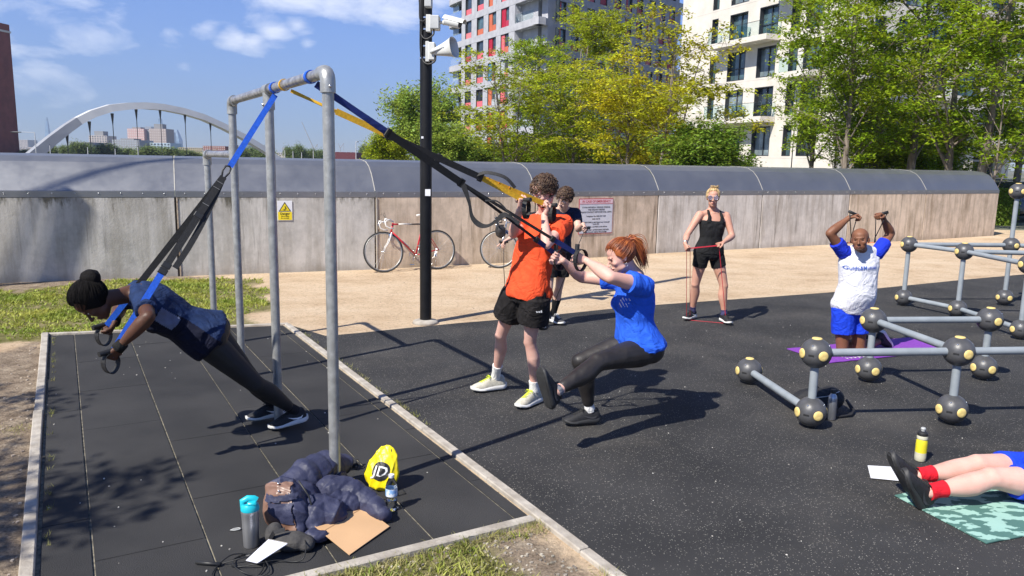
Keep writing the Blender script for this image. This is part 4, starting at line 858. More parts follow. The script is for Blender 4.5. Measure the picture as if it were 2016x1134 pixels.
# tree line along the far bank
BANKL = ['low grey green tree at the left foot of the arch', 'low grey green tree under the first bridge hanger', 'rounded tree in front of the scaffolded building', 'broad tree below the cream tower block', 'low tree left of the grey low block', 'broad tree below the pink banded tower block', 'broad tree below the pale tower block with brown roof box', 'low tree in front of the beige low building', 'low tree in front of the dark red brick low building', 'rounded tree seen between the far and middle steel posts', 'tree under the right end of the arch beside the middle post', 'small rounded tree right of the arch end', 'tallest rounded tree between middle and near steel posts', 'low pale tree left of the luffing crane', 'low tree right of the luffing crane, touching the near post', 'dark rounded tree left of the bright low bush', 'low tree behind the bright low bush', 'low shrub like tree just right of the brick tower lamp', 'low tree at the foot of the brick tower']
bank = [(95, 40, 288), (130, 30, 290), (165, 50, 284), (212, 60, 287), (245, 40, 294), (290, 60, 292), (330, 60, 293), (370, 60, 298), (420, 50, 300), (480, 60, 293), (520, 50, 296), (573, 24, 293), (592, 28, 290), (612, 26, 297), (628, 20, 298), (720, 34, 290), (745, 30, 300), (60, 40, 297), (30, 30, 297)]
for i, (u, w, yt) in enumerate(bank):
    dist = 190+13*(i % 5); yh = Y_H+.02*(u-1008); h = CAM_H+(yh-yt)/F_PX*dist+.2
    if 'h' not in TM: KINDS['h'] = dict(seed=9, H=6, hb=-.2, R=4.2, stems=2, ncl=150, per=60, tr=.1, leaf=.3, layered=.8, csz=1.6, twig=0)
    t_ = tree('h', u, dist, BANKL[i], 'far', i*1.3, h/6.3, group='distant trees on the horizon', xs=max(.7, w/F_PX*dist/8.4/(h/6.3)))
# ------------------------------------------------------------------ bridge arch
BW = M('bridge_white_paint', (.62, .62, .60), .5, vs=.3, c2=(.52, .52, .51)); BW_SHADED = M('bridge_white_shaded', (.30, .31, .33), .6, vs=.3, c2=(.25, .26, .28))  # darker second colour paints the shading into the arch's lower left rib
apx = [(58, 312), (75, 297), (100, 276), (130, 253), (152, 238), (180, 224), (215, 213), (250, 209), (285, 208), (320, 211), (360, 219), (400, 231), (440, 249), (480, 270), (515, 291), (545, 312), (560, 325)]
br = empty('arch_bridge', (-60, 130, 0), 0, 'white steel arch bridge with thin hangers on the left horizon', 'bridge')
ap = []
for i, (u, v) in enumerate(apx):
    t = (u-58)/502; ap.append(D(u, v, 112+34*t))
def rib(pts, w0, w1, name, mat):
    b = MB(); rings = []
    for i, p in enumerate(pts):
        t = (pts[min(i+1, len(pts)-1)]-pts[max(i-1, 0)]).normalized(); up = Vector((0, 0, 1)); up = (up-t*up.dot(t)).normalized(); s = t.cross(up); k = i/max(1, len(pts)-1); w = w0+(w1-w0)*k
        rings.append([tuple(p-br.location+up*(w*.5)-s*.5), tuple(p-br.location+up*(w*.5)+s*.5), tuple(p-br.location-up*(w*.5)+s*.9), tuple(p-br.location-up*(w*.5)-s*.9)])
    b.loft(rings); return b.build(name, mat, br)
rib(ap[:5], 1.5, 1.10, 'lower_rib', BW_SHADED); rib(ap[4:], 1.08, 1.02, 'arch_rib', BW)
for (u, vt) in ((132, 268), (176, 243), (221, 227), (268, 218), (315, 218), (364, 227), (414, 243), (462, 266)):
    t = (u-58)/502; p = D(u, vt, 112+34*t)-br.location; b = MB(); b.tube([p, Vector((p.x, p.y, -.5))], [.07, .04], 6); b.tube([p+Vector((0, 0, .3)), p-Vector((0, 0, 1.6))], [.26, .05], 6); b.build('hanger', DK, br)
b = MB(); p0, p1 = ap[0]-br.location, ap[-1]-br.location; b.ribbon([Vector((p0.x-6, p0.y-4, -.9)), Vector((p1.x+6, p1.y+4, -.9))], 8, .7, (0, 0, 1)); b.build('deck', GYB, br)
# street lamps
def lamp(u, ytop, dist, arm, label, mat, base=None):
    yh = Y_H+.02*(u-1008); p = D(u, yh, dist); h = CAM_H+(yh-ytop)/F_PX*dist; r = empty('street_lamp', (p.x, dist, 0), 0, label, 'street lamp'); k = dist/F_PX; b = MB(); b.tube([(0, 0, -.5), (0, 0, h)], [2.0*k*.6, 1.2*k*.6], 6); b.tube([(0, 0, h), (arm*k*.7, 0, h+.02)], .8*k*.6, 5); b.build('pole', mat, r)
    b = MB(); b.ell((arm*k, 0, h), (abs(arm)*k*.32, 1.5*k, 1.3*k)); b.build('lantern', DK, r, True)
PLM = M('pale_pole', (.5, .5, .5), .5)
lamp(71, 262, 60, -36, 'grey street lamp with long arm beside the left foot of the arch', PLM); lamp(701, 280, 90, 4, 'pale street lamp behind the coping left of the black pole', PLM)
lamp(973, 240, 40, 0, 'black lamp column among the trees left of the grey building corner', BLK); lamp(1558, 190, 38, 0, 'black lamp column before the white building', BLK); lamp(1274, 250, 36, 0, 'thin black lamp column behind the yellow tree', BLK); lamp(1950, 200, 26.5, 0, 'black lamp column right of the double trunk', BLK)
for i, u in enumerate((99, 173, 227, 272, 400, 442, 561, 577, 594, 617)): lamp(u, 284+(i % 3)*2+.02*u, 105, 0, 'thin pale lighting mast '+['left of the scaffolded building', 'left of the cream tower block', 'in front of the grey low block', 'below the pink banded tower block', 'at the left end of the dark red brick building', 'at its right end, beside the far steel post', 'just right of the arch end', 'in front of the small rounded tree', 'between the small and the tallest rounded trees', 'right of the luffing crane foot'][i], PLM)
# cranes
def crane(u, v0, u1, v1, dist, label):
    a = D(u, v0, dist); b0 = D(u1, v1, dist); r = empty('tower_crane', (a.x, dist, 0), 0, label, 'crane'); k = dist/F_PX; L_ = lambda p: p-r.location
    b = MB(); b.tube([Vector((0, 0, 0)), L_(a)], .9*k, 4); b.build('mast', GYB, r); b = MB(); b.tube([L_(a), L_(b0)], [1.1*k, .6*k], 4); b.tube([L_(a), L_(a)+Vector((7*k, 0, 10*k))], .7*k, 4); b.tube([L_(a)+Vector((7*k, 0, 10*k)), L_(a)+Vector((6*k, 0, -4*k))], .4*k, 4); b.build('jib', GYB, r)
crane(618, 294, 594, 240, 700, 'luffing tower crane left of the near steel post'); crane(670, 292, 666, 282, 1500, 'tiny distant crane right of the near steel post')
# parked cars seen past the end of the wall
CARP = M('dark_grey_car_paint', (.03, .035, .045), .25, .5, coat=1.); CGL = M('car_glass', (.02, .03, .03), .05, spec=1.); TAIL = M('tail_light_red', (.35, .01, .02), .2); TYRE = M('tyre_rubber', (.02, .02, .02), .8); RIM = M('alloy', (.4, .4, .42), .3, .9)
def car(p, rz, label, paint, plate=None):
    r = empty('parked_car', p, rz, label, 'car', 'cars parked beyond the wall')
    prof = [(-2.1, .35, .62, .80), (-2.05, .3, .95, .86), (-1.9, .25, 1.05, .88), (-1.6, .22, 1.1, .90), (-.5, .22, 1.06, .9), (.7, .22, 1.0, .9), (1.3, .24, .92, .88), (1.95, .28, .8, .82), (2.15, .35, .6, .7)]
    def ring(x, z0, z1, w): return [(x, w*a, z0+(z1-z0)*c) for a, c in ((-.9, 0), (-1, .2), (-1, .62), (-.93, .9), (-.82, 1), (.82, 1), (.93, .9), (1, .62), (1, .2), (.9, 0))]
    b = MB(); b.loft([ring(*q) for q in prof]); b.build('body', paint, r, True, 35)
    gh = [(-1.95, 1.02, .80, .12), (-1.6, 1.42, .70, .0), (-1.2, 1.50, .68, 0), (0, 1.5, .68, 0), (.5, 1.38, .70, 0), (1.2, 1.0, .78, 0)]
    b = MB(); b.loft([[(x, -.84, .98), (x*1.0, -w, z), (x, w, z), (x, .84, .98)] for x, z, w, _ in gh]); b.build('windows', CGL, r, True, 30)
    b = MB(); b.loft([[(x, -w-.01, z-.03), (x, -w+.03, z+.02), (x, w-.03, z+.02), (x, w+.01, z-.03)] for x, z, w, _ in gh[1:5]]); b.build('roof', paint, r, True)
    for sx in (-1.3, 1.35):
        for sy in (-.82, .82):
            b = MB(); b.tube([(sx, sy-.1, .31), (sx, sy+.1, .31)], .31, 20); w_ = b.build('wheel', TYRE, r); b = MB(); b.tube([(sx, sy-.11, .31), (sx, sy+.11, .31)], .2, 14); b.build('rim', RIM, w_)
    for sy in (-.68, .68): b = MB(); b.bevbox((-2.1, sy-.16, .82), (-1.96, sy+.16, .98), .02); b.build('tail_light', TAIL, r)
    b = MB(); b.box((-2.13, -.26, .55), (-2.09, .26, .67)); pl = b.build('number_plate', YEL, r)
    return r
c0 = G(1990, 448); car((19.9, 30.9, -.03), math.radians(56), 'dark grey car parked right of the hedge, its tail towards us', CARP)
car((22.5, 37.5, -.03), math.radians(150), 'pale green grey car behind the dark one', M('grey_green_car_paint', (.12, .15, .14), .3, .4, coat=1.)); car((-9.0+.2, 92, .9), .05, 'white van roof just above the coping before the grey block', M('white_paint', (.75, .75, .75), .4))
# ------------------------------------------------------------------ steel pull-up frames
def galv(name, c, c2, rough=.42):
    m = M(name, c, rough, .55, vs=22, c2=c2, bump=.15, bs=120, det=6); return m
GALV = galv('galvanised_steel', (.33, .335, .325), (.45, .455, .44)); WORN = galv('worn_bar_steel', (.20, .19, .19), (.50, .49, .47), .3)
POSTS = [Vector((-.98, 4.12, 0)), Vector((-1.66, 5.30, 0)), Vector((-2.32, 6.44, 0))]; PR = .031; HB = 2.335
fr = empty('pull_up_frame', POSTS[1], 0, 'tall galvanised steel frame of three posts and a top bar on the tile mat', 'exercise frame')
o_ = fr.location; bd = (POSTS[2]-POSTS[0]).normalized()
for p in POSTS: b = MB(); b.tube([p-o_+Vector((0, 0, -.05)), p-o_+Vector((0, 0, HB-.06))], PR, 20); b.build('post', GALV, fr, True, 40)
b = MB(); b.tube([POSTS[0]-o_+bd*.08+Vector((0, 0, HB)), POSTS[2]-o_-bd*.08+Vector((0, 0, HB))], PR-.001, 20); b.build('top_bar', WORN, fr, True, 40)
def elbow(p, d, z, parent, o, r=PR+.009, arm=.105):
    b = MB(); pts = [p-o+Vector((0, 0, z-arm))]
    for k in range(7):
        a = k/6*math.pi/2; pts.append(p-o+Vector((0, 0, z))+d*(.05*(1-math.cos(a)))+Vector((0, 0, -.05*(1-math.sin(a)))))
    pts.append(p-o+Vector((0, 0, z))+d*arm); b.tube(pts, r, 20); e = b.build('elbow_fitting', GALV, parent, True, 40)
    for q in (Vector((0, 0, z-arm+.03))-d*r, Vector((0, 0, z+r*0))+d*(arm-.03)-Vector((0, 0, r))):
        b = MB(); b.ell(tuple(p-o+q), .009, nu=8, nv=6); b.build('grub_screw', BOLT, e, True)
elbow(POSTS[0], bd, HB, fr, o_); elbow(POSTS[2], -bd, HB, fr, o_)
b = MB(); b.tube([POSTS[1]-o_+Vector((0, 0, HB-.13)), POSTS[1]-o_+Vector((0, 0, HB-.02))], PR+.008, 20); b.tube([POSTS[1]-o_+Vector((0, 0, HB))-bd*.065, POSTS[1]-o_+Vector((0, 0, HB))+bd*.065], PR+.0085, 20); e = b.build('tee_fitting', GALV, fr, True, 40)
b = MB(); b.ell(tuple(POSTS[1]-o_+Vector((-.03, -.03, HB-.1))), .009, nu=8, nv=6); b.build('grub_screw', BOLT, e, True)
b = MB(); b.tube([POSTS[2]-o_+Vector((0, 0, 1.86)), POSTS[2]-o_+Vector((0, 0, 1.98))], PR+.008, 20); b.build('collar', GALV, fr, True, 40)
LP = Vector((-2.98, 7.55, 0)); lf = empty('low_bar', LP, 0, 'lower galvanised bar behind the tall frame, joined to its far post', 'exercise frame'); ld = (POSTS[2]-LP); ld.z = 0; LL = ld.length; ld = ld/LL
b = MB(); b.tube([Vector((0, 0, -.05)), Vector((0, 0, 1.86))], PR, 20); b.build('post', GALV, lf, True, 40)
b = MB(); b.tube([ld*.08+Vector((0, 0, 1.905)), ld*(LL-.04)+Vector((0, 0, 1.905))], PR-.001, 20); b.build('cross_bar', WORN, lf, True, 40); elbow(LP, ld, 1.905, lf, LP)
# ------------------------------------------------------------------ camera pole
PB = G(838, 634); BLKP = M('black_painted_steel', (.006, .006, .007), .5, vs=9, var=.4, spec=.35); OWH = M('offwhite_housing', (.62, .62, .58), .45, vs=6, var=.06); LGY = M('light_grey_box', (.48, .49, .48), .5); CABL = M('black_cable', (.015, .015, .015), .5)
pr = empty('camera_pole', PB, 0, 'tall black pole with security camera and loudspeaker horn in front of the wall', 'pole')
b = MB(); b.tube([(0, 0, -.05), (0, 0, 6.2)], .068, 24); b.build('pole', BLKP, pr, True, 40)
b = MB(); b.lathe([(.001, -.02), (.16, -.015), (.14, .02), (.09, .03), (.07, .035)], 14); b.build('concrete_collar', KERB, pr, True)
def atp(u, v): return D(u, v, PB.y)-PB
zb = lambda v: atp(838, v).z
xz = lambda u, v: (atp(u, v).x, atp(u, v).z)
def bxp(name, u0, v0, u1, v1, y0, y1, mat, rv=.008):
    x0, z1 = xz(u0, v0); x1, z0_ = xz(u1, v1); b = MB(); b.bevbox((x0, y0, z0_), (x1, y1, z1), rv); return b.build(name, mat, pr)
bxp('junction_box', 839, -14, 853, 19, -.17, -.06, LGY); 
bp = bxp('bracket_plate', 841, 32, 850, 66, -.12, -.05, OWH, .004); bxp('junction_box', 849, 34, 867, 61, -.15, .02, LGY)
cm = empty('camera', (0, 0, 0)); cm.parent = pr
x0, z0_ = xz(863, 47); x1, z1 = xz(876, 47.5); b = MB(); b.tube([(x0, -.08, z0_), (x1, -.09, z1)], .017, 12); b.ell((x1, -.09, z1), .028); b.build('camera_arm', OWH, cm, True)
xa, za = xz(877, 43); xb, zb_ = xz(908, 53); a_ = Vector((xa, -.10, za)); c_ = Vector((xb, -.17, zb_)); dd_ = (c_-a_).normalized(); b = MB()
b.tube([a_, a_+dd_*.02, c_-dd_*.03, c_], [.03, .048, .05, .047], 20, flat=1.); b.build('camera_body', OWH, cm, True, 35)
b = MB(); b.tube([c_-dd_*.002, c_+dd_*.006], [.04, .036], 18); b.build('lens_window', BLK, cm, True, 35)
sdn = dd_.cross(Vector((0, 0, 1))).normalized(); upn = sdn.cross(dd_).normalized(); b = MB()
for s0, s1 in ((-1, 1),):
    rg = []
    for q in (a_-dd_*.005, c_+dd_*.05):
        rg.append([tuple(q+sdn*(.056*math.cos(t))+upn*(.062*math.sin(t))) for t in np.linspace(.25, math.pi-.25, 9)]+[tuple(q+sdn*(.052*math.cos(t))+upn*(.058*math.sin(t))) for t in np.linspace(math.pi-.25, .25, 9)])
    b.loft(rg)
b.build('sun_shield', OWH, cm, True, 35)
bxp('bracket_plate', 840, 84, 847, 124, -.12, -.05, OWH, .004); bxp('junction_box', 846, 86, 858, 121, -.13, .03, OWH)
hn = empty('loudspeaker', (0, 0, 0)); hn.parent = pr
ha = Vector((xz(853, 106)[0], -.10, xz(853, 106)[1])); hc = Vector((xz(897, 98)[0], -.20, xz(897, 98)[1])); hd = (hc-ha).normalized(); hs = hd.cross(Vector((0, 0, 1))).normalized(); hu = hs.cross(hd)
rg = []; prof = [(0, .028, .03), (.12, .036, .04), (.3, .045, .052), (.55, .058, .07), (.8, .078, .09), (.95, .098, .105), (1.0, .108, .112)]
HL = (hc-ha).length
def rr_(q, rx, rz, n=24): return [tuple(q+hs*(rx*math.copysign(abs(math.cos(t))**.75, math.cos(t)))+hu*(rz*math.copysign(abs(math.sin(t))**.75, math.sin(t)))) for t in np.linspace(0, 2*math.pi, n, endpoint=False)]
for t, rx, rz in prof: rg.append(rr_(ha+hd*HL*t, rx, rz))
for t, rx, rz in prof[::-1][:-2]: rg.append(rr_(ha+hd*(HL*t-.003), rx-.008, rz-.008))
b = MB(); b.loft(rg, cap=False); b.loft([rr_(ha, .028, .03), rr_(ha-hd*.05, .035, .035)]); b.build('horn', OWH, hn, True, 50)
b = MB(); q = ha+hd*HL*.3; b.ell(tuple(q), (.025, .025, .03)); b.tube([tuple(ha+hd*.05), tuple(q)], .02, 12); b.build('driver', LGY, hn, True)
b = MB(); b.tube([tuple(ha-hd*.02+Vector((0, -.05, .0))), tuple(ha+hd*.15+Vector((0, -.055, .02)))], .014, 8); b.ell(tuple(ha+hd*.15+Vector((0, -.06, .02))), .017); b.build('mounting_arm', LGY, hn, True)
def cable(l, r=.009, y=-.085, name='cable'):
    P_ = [Vector((xz(u, v)[0], yy, xz(u, v)[1])) for u, v, yy in l]; S_ = []
    for i in range(len(P_)-1):
        p0, p1, p2, p3 = P_[max(i-1, 0)], P_[i], P_[i+1], P_[min(i+2, len(P_)-1)]
        for k in range(6):
            t = k/6; S_.append(.5*((2*p1)+(-p0+p2)*t+(2*p0-5*p1+4*p2-p3)*t*t+(-p0+3*p1-3*p2+p3)*t*t*t))
    S_.append(P_[-1]); b = MB(); b.tube(S_, r, 8); return b.build(name, CABL, pr, True)
cable([(822, -20, -.02), (827, 6, -.05), (828, 38, -.06), (836, 45, -.1), (845, 36, -.11)]); cable([(826, -20, -.03), (830, 8, -.07), (829, 50, -.07), (832, 72, -.08), (842, 80, -.12), (855, 72, -.12), (856, 61, -.1)])
cable([(829, 40, -.05), (829, 96, -.07), (834, 120, -.08), (845, 129, -.12), (858, 124, -.13), (860, 112, -.12)]); cable([(833, -20, -.07), (832, 60, -.075), (831, 110, -.075)], .007)
for v in (36, 59, 92, 115): x0, z0_ = xz(838, v); b = MB(); b.lathe([(.070, z0_-.008), (.073, z0_-.008), (.073, z0_+.008), (.070, z0_+.008)], 24); b.build('clamp_band', BOLT, pr)
zz = xz(838, 379)[1]; b = MB(); b.box((.0, -.0725, zz-.035), (.06, -.040, zz+.04)); b.build('paper_remnant', WHT, pr); zz = xz(838, 271)[1]; b = MB(); b.box((-.045, -.071, zz-.012), (-.02, -.05, zz+.012)); b.build('sticker', WHT, pr)
# ------------------------------------------------------------------ ball and tube climbing frames
BALL = M('dark_grey_moulded_plastic', (.075, .075, .078), .40, vs=12, var=.2, bump=.1, bs=70, spec=.5); TUBE = M('grey_painted_tube', (.24, .27, .29), .42, vs=9, c2=(.29, .32, .34), bump=.05, spec=.5); CAPY = M('yellow_cap', (.74, .56, .20), .55, vs=30, var=.12)
bm_ball = MB(); bm_ball.ell((0, 0, 0), .111, nu=32, nv=20); bm_ball = bm_ball.mesh('ball', True); bm_ball.materials.append(BALL)
q = MB(); q.loft([[(r_*math.cos(a), r_*math.sin(a), z) for a in np.linspace(0, 2*math.pi, 24, endpoint=False)] for r_, z in ((.036, -.012), (.036, .0), (.032, .0035), (.012, .0045))]); capm = q.mesh('cap', True); capm.materials.append(CAPY)
q = MB(); q.box((-.02, -.006, -.01), (.02, .006, .001)); slotm = q.mesh('slot'); slotm.materials.append(BLK)
q = MB(); q.ell((0, 0, 0), (.007, .007, .004), nu=8, nv=4); scrm = q.mesh('screw', True); scrm.materials.append(BOLT)
def ballframe(name, label, nodes, links, e1):
    o = nodes[0]; r = empty(name, (o[0], o[1], 0), 0, label, 'climbing frame'); o = Vector((o[0], o[1], 0)); nodes = [Vector(n) for n in nodes]; e1 = Vector(e1).normalized(); e2 = Vector((-e1.y, e1.x, 0))
    used = {i: [] for i in range(len(nodes))}
    for a, b_ in links:
        d = (nodes[b_]-nodes[a]); L_ = d.length; d /= L_; used[a].append(d); used[b_].append(-d)
        b = MB(); b.tube([nodes[a]-o+d*.09, nodes[b_]-o-d*.09], .03, 18); b.build('tube', TUBE, r, True, 40)
    for i, n in enumerate(nodes):
        bo = ob('ball', bm_ball, None, r); bo.location = n-o
        for d in (e1, -e1, e2, -e2, Vector((0, 0, 1))):
            if any(d.dot(u) > .75 for u in used[i]): continue
            d_ = d; c = ob('cap', capm, None, bo); c.location = d_*.1095; c.rotation_euler = d_.to_track_quat('Z', 'Y').to_euler()
        for d in (-(e1+e2).normalized(), (e1-e2).normalized()):
            d_ = d; c = ob('slot', slotm, None, bo); c.location = d_*.1115; M3 = Matrix((Vector((0, 0, 1)).cross(d_), Vector((0, 0, 1)), d_)).transposed(); c.rotation_euler = M3.to_euler()
            d2 = (d+Vector((0, 0, .75))).normalized(); c = ob('screw', scrm, None, bo); c.location = d2*.111; c.rotation_euler = d2.to_track_quat('Z', 'Y').to_euler()
    return r
on = Vector((2.225, 5.46, .115)); e1 = Vector((1.12, .14, 0)); e2 = Vector((-.12, 1.12, 0)); zt = Vector((0, 0, .445))
nn = [on, on+e2, on+e1, on+e1+e2, on+2*e1+e2, on+zt, on+e1+zt, on+e1+e2+zt, on+2*e1+e2+zt, on+2*e1+zt, on+2*e1]
ballframe('climbing_frame', 'near ball and tube climbing frame with yellow capped grey balls, black backpack under it', nn, [(0, 1), (0, 5), (2, 6), (3, 7), (4, 8), (5, 6), (6, 7), (7, 8), (6, 9), (9, 10)], e1)
f6 = Vector((5.50, 10.65, .115)); f7 = Vector((5.81, 9.86, .115)); f9 = Vector((5.82, 8.61, .115)); f8 = Vector((7.03, 10.83, .115)); up1 = Vector((0, 0, .745))
fx = Vector((7.2, 8.55, .115))
nn = [f6, f7, f9, f8, f6+up1, f7+up1, f9+up1, f8+up1, f8+up1+Vector((0, 0, .755)), f8+up1+Vector((1.15, -.3, 0)), f8+Vector((1.15, -.3, 0)), f8+Vector((1.15, -.3, 1.5)), f7+Vector((1.2, -.05, .745))]
ballframe('climbing_frame', 'far ball and tube climbing frame near the wall end with one taller upright', nn, [(0, 1), (1, 2), (0, 4), (1, 5), (2, 6), (3, 7), (7, 8), (4, 5), (4, 7), (5, 6), (7, 9), (9, 10), (8, 11), (9, 11), (5, 12), (12, 9)], Vector((1.1, .14, 0)))
# ------------------------------------------------------------------ bicycles
SPK = M('spoke_steel', (.6, .6, .6), .3, .9); WHP = M('white_bar_tape', (.66, .64, .60), .6); REDP = M('red_frame_paint', (.50, .012, .025), .3, coat=.8); CHR = M('chrome', (.65, .65, .65), .2, 1.); BTY = M('bicycle_tyre', (.035, .034, .032), .8); RIMG = M('grey_rim', (.38, .38, .37), .4, .7)
def wheel_meshes():
    R = .335; b = MB(); b.tube([(R*math.cos(a), 0, R*math.sin(a)) for a in np.linspace(0, 2*math.pi, 48, endpoint=False)], .0125, 8, closed=True, nrm=(0, 1, 0)); t = b.mesh('tyre', True); t.materials.append(BTY)
    b = MB(); b.tube([((R-.021)*math.cos(a), 0, (R-.021)*math.sin(a)) for a in np.linspace(0, 2*math.pi, 48, endpoint=False)], .010, 6, closed=True, nrm=(0, 1, 0)); rm = b.mesh('rim', True); rm.materials.append(RIMG)
    b = MB()
    for i in range(28):
        a = 2*math.pi*i/28; o_2 = a+.5*(1 if i % 2 else -1); s = .02*(1 if i % 4 < 2 else -1); b.tube([(.02*math.cos(o_2), s, .02*math.sin(o_2)), ((R-.03)*math.cos(a), 0, (R-.03)*math.sin(a))], .0013, 3, cap=False)
    sp = b.mesh('spokes'); sp.materials.append(SPK); b = MB(); b.tube([(0, -.045, 0), (0, .045, 0)], .013, 12); b.tube([(0, -.025, 0), (0, -.022, 0)], .024, 14); b.tube([(0, .022, 0), (0, .025, 0)], .024, 14); hb = b.mesh('hub', True); hb.materials.append(CHR)
    return t, rm, sp, hb
WM = wheel_meshes()
def bicycle(label, rear, fwd, cols, steer=0., lean=0.):
    fwd = Vector(fwd).normalized(); rz = math.atan2(fwd.y, fwd.x); r = empty('bicycle', (rear[0], rear[1], -.012), 0, label, 'bicycle', 'bicycles leaning on the wall'); r.rotation_euler = (Matrix.Rotation(rz, 3, 'Z') @ Matrix.Rotation(lean, 3, 'X')).to_euler()
    fp, bt, wb = cols; R = .347; WBs = .99
    def wh(x, parent):
        w = empty('wheel', x); w.parent = parent
        for m, n in zip(WM, ('tyre', 'rim', 'spokes', 'hub')): ob(n, m, None, w)
    wh((0, 0, R), r)
    BBk = Vector((.41, 0, .27)); ST = Vector((.25, 0, .80)); HT = Vector((.80, 0, .81)); HBm = Vector((.84, 0, .67)); AX = Vector((WBs, 0, R)); sa = (HBm-HT).normalized()
    def tb(name, pts, rad, mat, n=10): b = MB(); b.tube(pts, rad, n); return b.build(name, mat, r, True)
    tb('seat_tube', [BBk, ST+Vector((-.01, 0, .03))], .0145, fp[0]); tb('top_tube', [ST, ST.lerp(HT, .45)], .0135, fp[1]); tb('top_tube', [ST.lerp(HT, .45), ST.lerp(HT, .82)], .0137, fp[2]); tb('top_tube', [ST.lerp(HT, .82), HT], .0139, fp[0]); tb('down_tube', [BBk, HBm+Vector((-.01, 0, .02))], .0155, fp[0]); tb('head_tube', [HT-sa*.02, HBm+sa*.01], .018, fp[0])
    for s in (-.035, .035): tb('seat_stay', [ST+Vector((0, s*.4, -.02)), Vector((0, s*1.5, R))], .007, fp[0]); tb('chain_stay', [BBk+Vector((0, s*.6, 0)), Vector((0, s*1.5, R))], .009, fp[0])
    tb('seat_post', [ST, ST+Vector((-.04, 0, .13))], .012, CHR)
    b = MB(); sp_ = ST+Vector((-.04, 0, .15)); b.loft([[(sp_.x+x, w*math.cos(t), sp_.z+h+.02*math.sin(t)) for t in np.linspace(0, 2*math.pi, 10, endpoint=False)] for x, w, h in ((-.12, .035, .02), (-.1, .065, .022), (-.04, .06, .012), (.02, .03, .008), (.1, .018, .006), (.15, .012, 0))]); b.build('saddle', bt, r, True)
    b = MB(); b.tube([BBk+Vector((0, -.05, 0)), BBk+Vector((0, .05, 0))], .02, 12); b.build('bottom_bracket', CHR, r, True)
    cr = empty('crankset', BBk); cr.parent = r
    b = MB(); b.tube([(.095*math.cos(a), -.045, .095*math.sin(a)) for a in np.linspace(0, 2*math.pi, 30, endpoint=False)], .004, 6, closed=True, nrm=(0, 1, 0)); 
    for k in range(5): b.tube([(0, -.045, 0), (.095*math.cos(k*1.2566), -.045, .095*math.sin(k*1.2566))], .005, 5)
    b.build('chainring', CHR, cr, True); b = MB(); b.tube([(0, -.06, 0), (.05, -.065, -.16)], .008, 6); b.tube([(0, .06, 0), (-.05, .065, .16)], .008, 6); b.build('crank', CHR, cr, True)
    for q in ((.05, -.10, -.16), (-.05, .10, .16)): b = MB(); b.bevbox((q[0]-.04, q[1]-.04, q[2]-.01), (q[0]+.04, q[1]+.04, q[2]+.01), .004); b.build('pedal', CHR, cr)
    b = MB(); b.tube([BBk+Vector((0, -.045, .095)), Vector((0, -.045, R+.03))], .003, 4); b.tube([BBk+Vector((0, -.045, -.095)), Vector((.02, -.045, R-.09)), Vector((0, -.045, R-.03))], .003, 4); b.build('chain', BTY, r)
    b = MB(); b.bevbox((.0, -.055, R-.12), (.035, -.035, R-.02), .006); b.build('derailleur', CHR, r)
    b = MB(); b.tube([BBk.lerp(HBm, .3)+Vector((-.02, 0, .02)), BBk.lerp(HBm, .3)+Vector((-.02, 0, .02))+(HBm-BBk).normalized()*.17], .008, 6); b.build('bottle_cage', CHR, r)
    # steering assembly turns about the head tube
    f = empty('front_assembly', (0, 0, 0)); f.parent = r; Rm = Matrix.Translation(HT) @ Matrix.Rotation(steer, 4, sa) @ Matrix.Translation(-HT); f.matrix_local = Rm
    def tf(name, pts, rad, mat, n=8): b = MB(); b.tube(pts, rad, n); return b.build(name, mat, f, True)
    for s in (-.05, .05): tf('fork_blade', [HBm+Vector((0, s*.7, -.01)), HBm.lerp(AX, .5)+Vector((-.02, s, 0)), AX+Vector((-.035, s, .08)), AX+Vector((0, s*.8, 0))], [.012, .010, .008, .007], wb)
    tf('fork_crown', [HBm+Vector((0, -.04, -.01)), HBm+Vector((0, .04, -.01))], .014, CHR); b = MB(); b.bevbox((HBm.x-.015, -.03, HBm.z-.07), (HBm.x+.045, .03, HBm.z-.02), .006); b.build('brake_caliper', CHR, f)
    for nme, m in zip(('tyre', 'rim', 'spokes', 'hub'), WM): o = ob(nme, m, None, f); o.location = AX
    stm = HT+Vector((-.01, 0, .05)); tf('stem', [HT, stm, stm+Vector((.09, 0, .01))], .012, CHR); hx = stm.x+.09; hz = stm.z+.01
    tf('handlebar', [(hx, -.2, hz), (hx, .2, hz)], .0125, bt)
    for s in (-1, 1):
        tf('drop', [(hx, s*.2, hz), (hx+.06, s*.21, hz+.0), (hx+.10, s*.21, hz-.04), (hx+.09, s*.21, hz-.10), (hx+.03, s*.21, hz-.14), (hx-.04, s*.21, hz-.145)], .013, bt)
        tf('brake_lever', [(hx+.09, s*.21, hz+.005), (hx+.12, s*.205, hz-.03), (hx+.125, s*.2, hz-.12)], .007, CHR); b = MB(); b.ell((hx+.085, s*.21, hz+.01), (.03, .014, .02)); b.build('hood', bt, f, True)
        tf('brake_cable', [(hx+.09, s*.205, hz+.02), (hx+.11, s*.17, hz+.11), (hx+.07, s*.08, hz+.13), (hx+.02, s*.01, hz+.02)], .0022, CABL, 5)
    return r
BLKPAINT = M('black_frame_paint', (.02, .02, .022), .3, coat=.6); SILV = M('silver_frame_paint', (.45, .46, .48), .3, .6)
wd = (Vector(WB[5]+(0,))-Vector(WB[4]+(0,))).normalized(); wn = Vector((wd.y, -wd.x, 0))
rp = Vector((-1.30, 13.36, 0))
bicycle('red and white racing bicycle leaning on the wall beside the black pole', rp, -wd+wn*.03, ((REDP, BLKPAINT, WHP), WHP, WHP), .12, -.12 if False else .13)
BASKET = M('black_bag_fabric', (.02, .02, .022), .7)
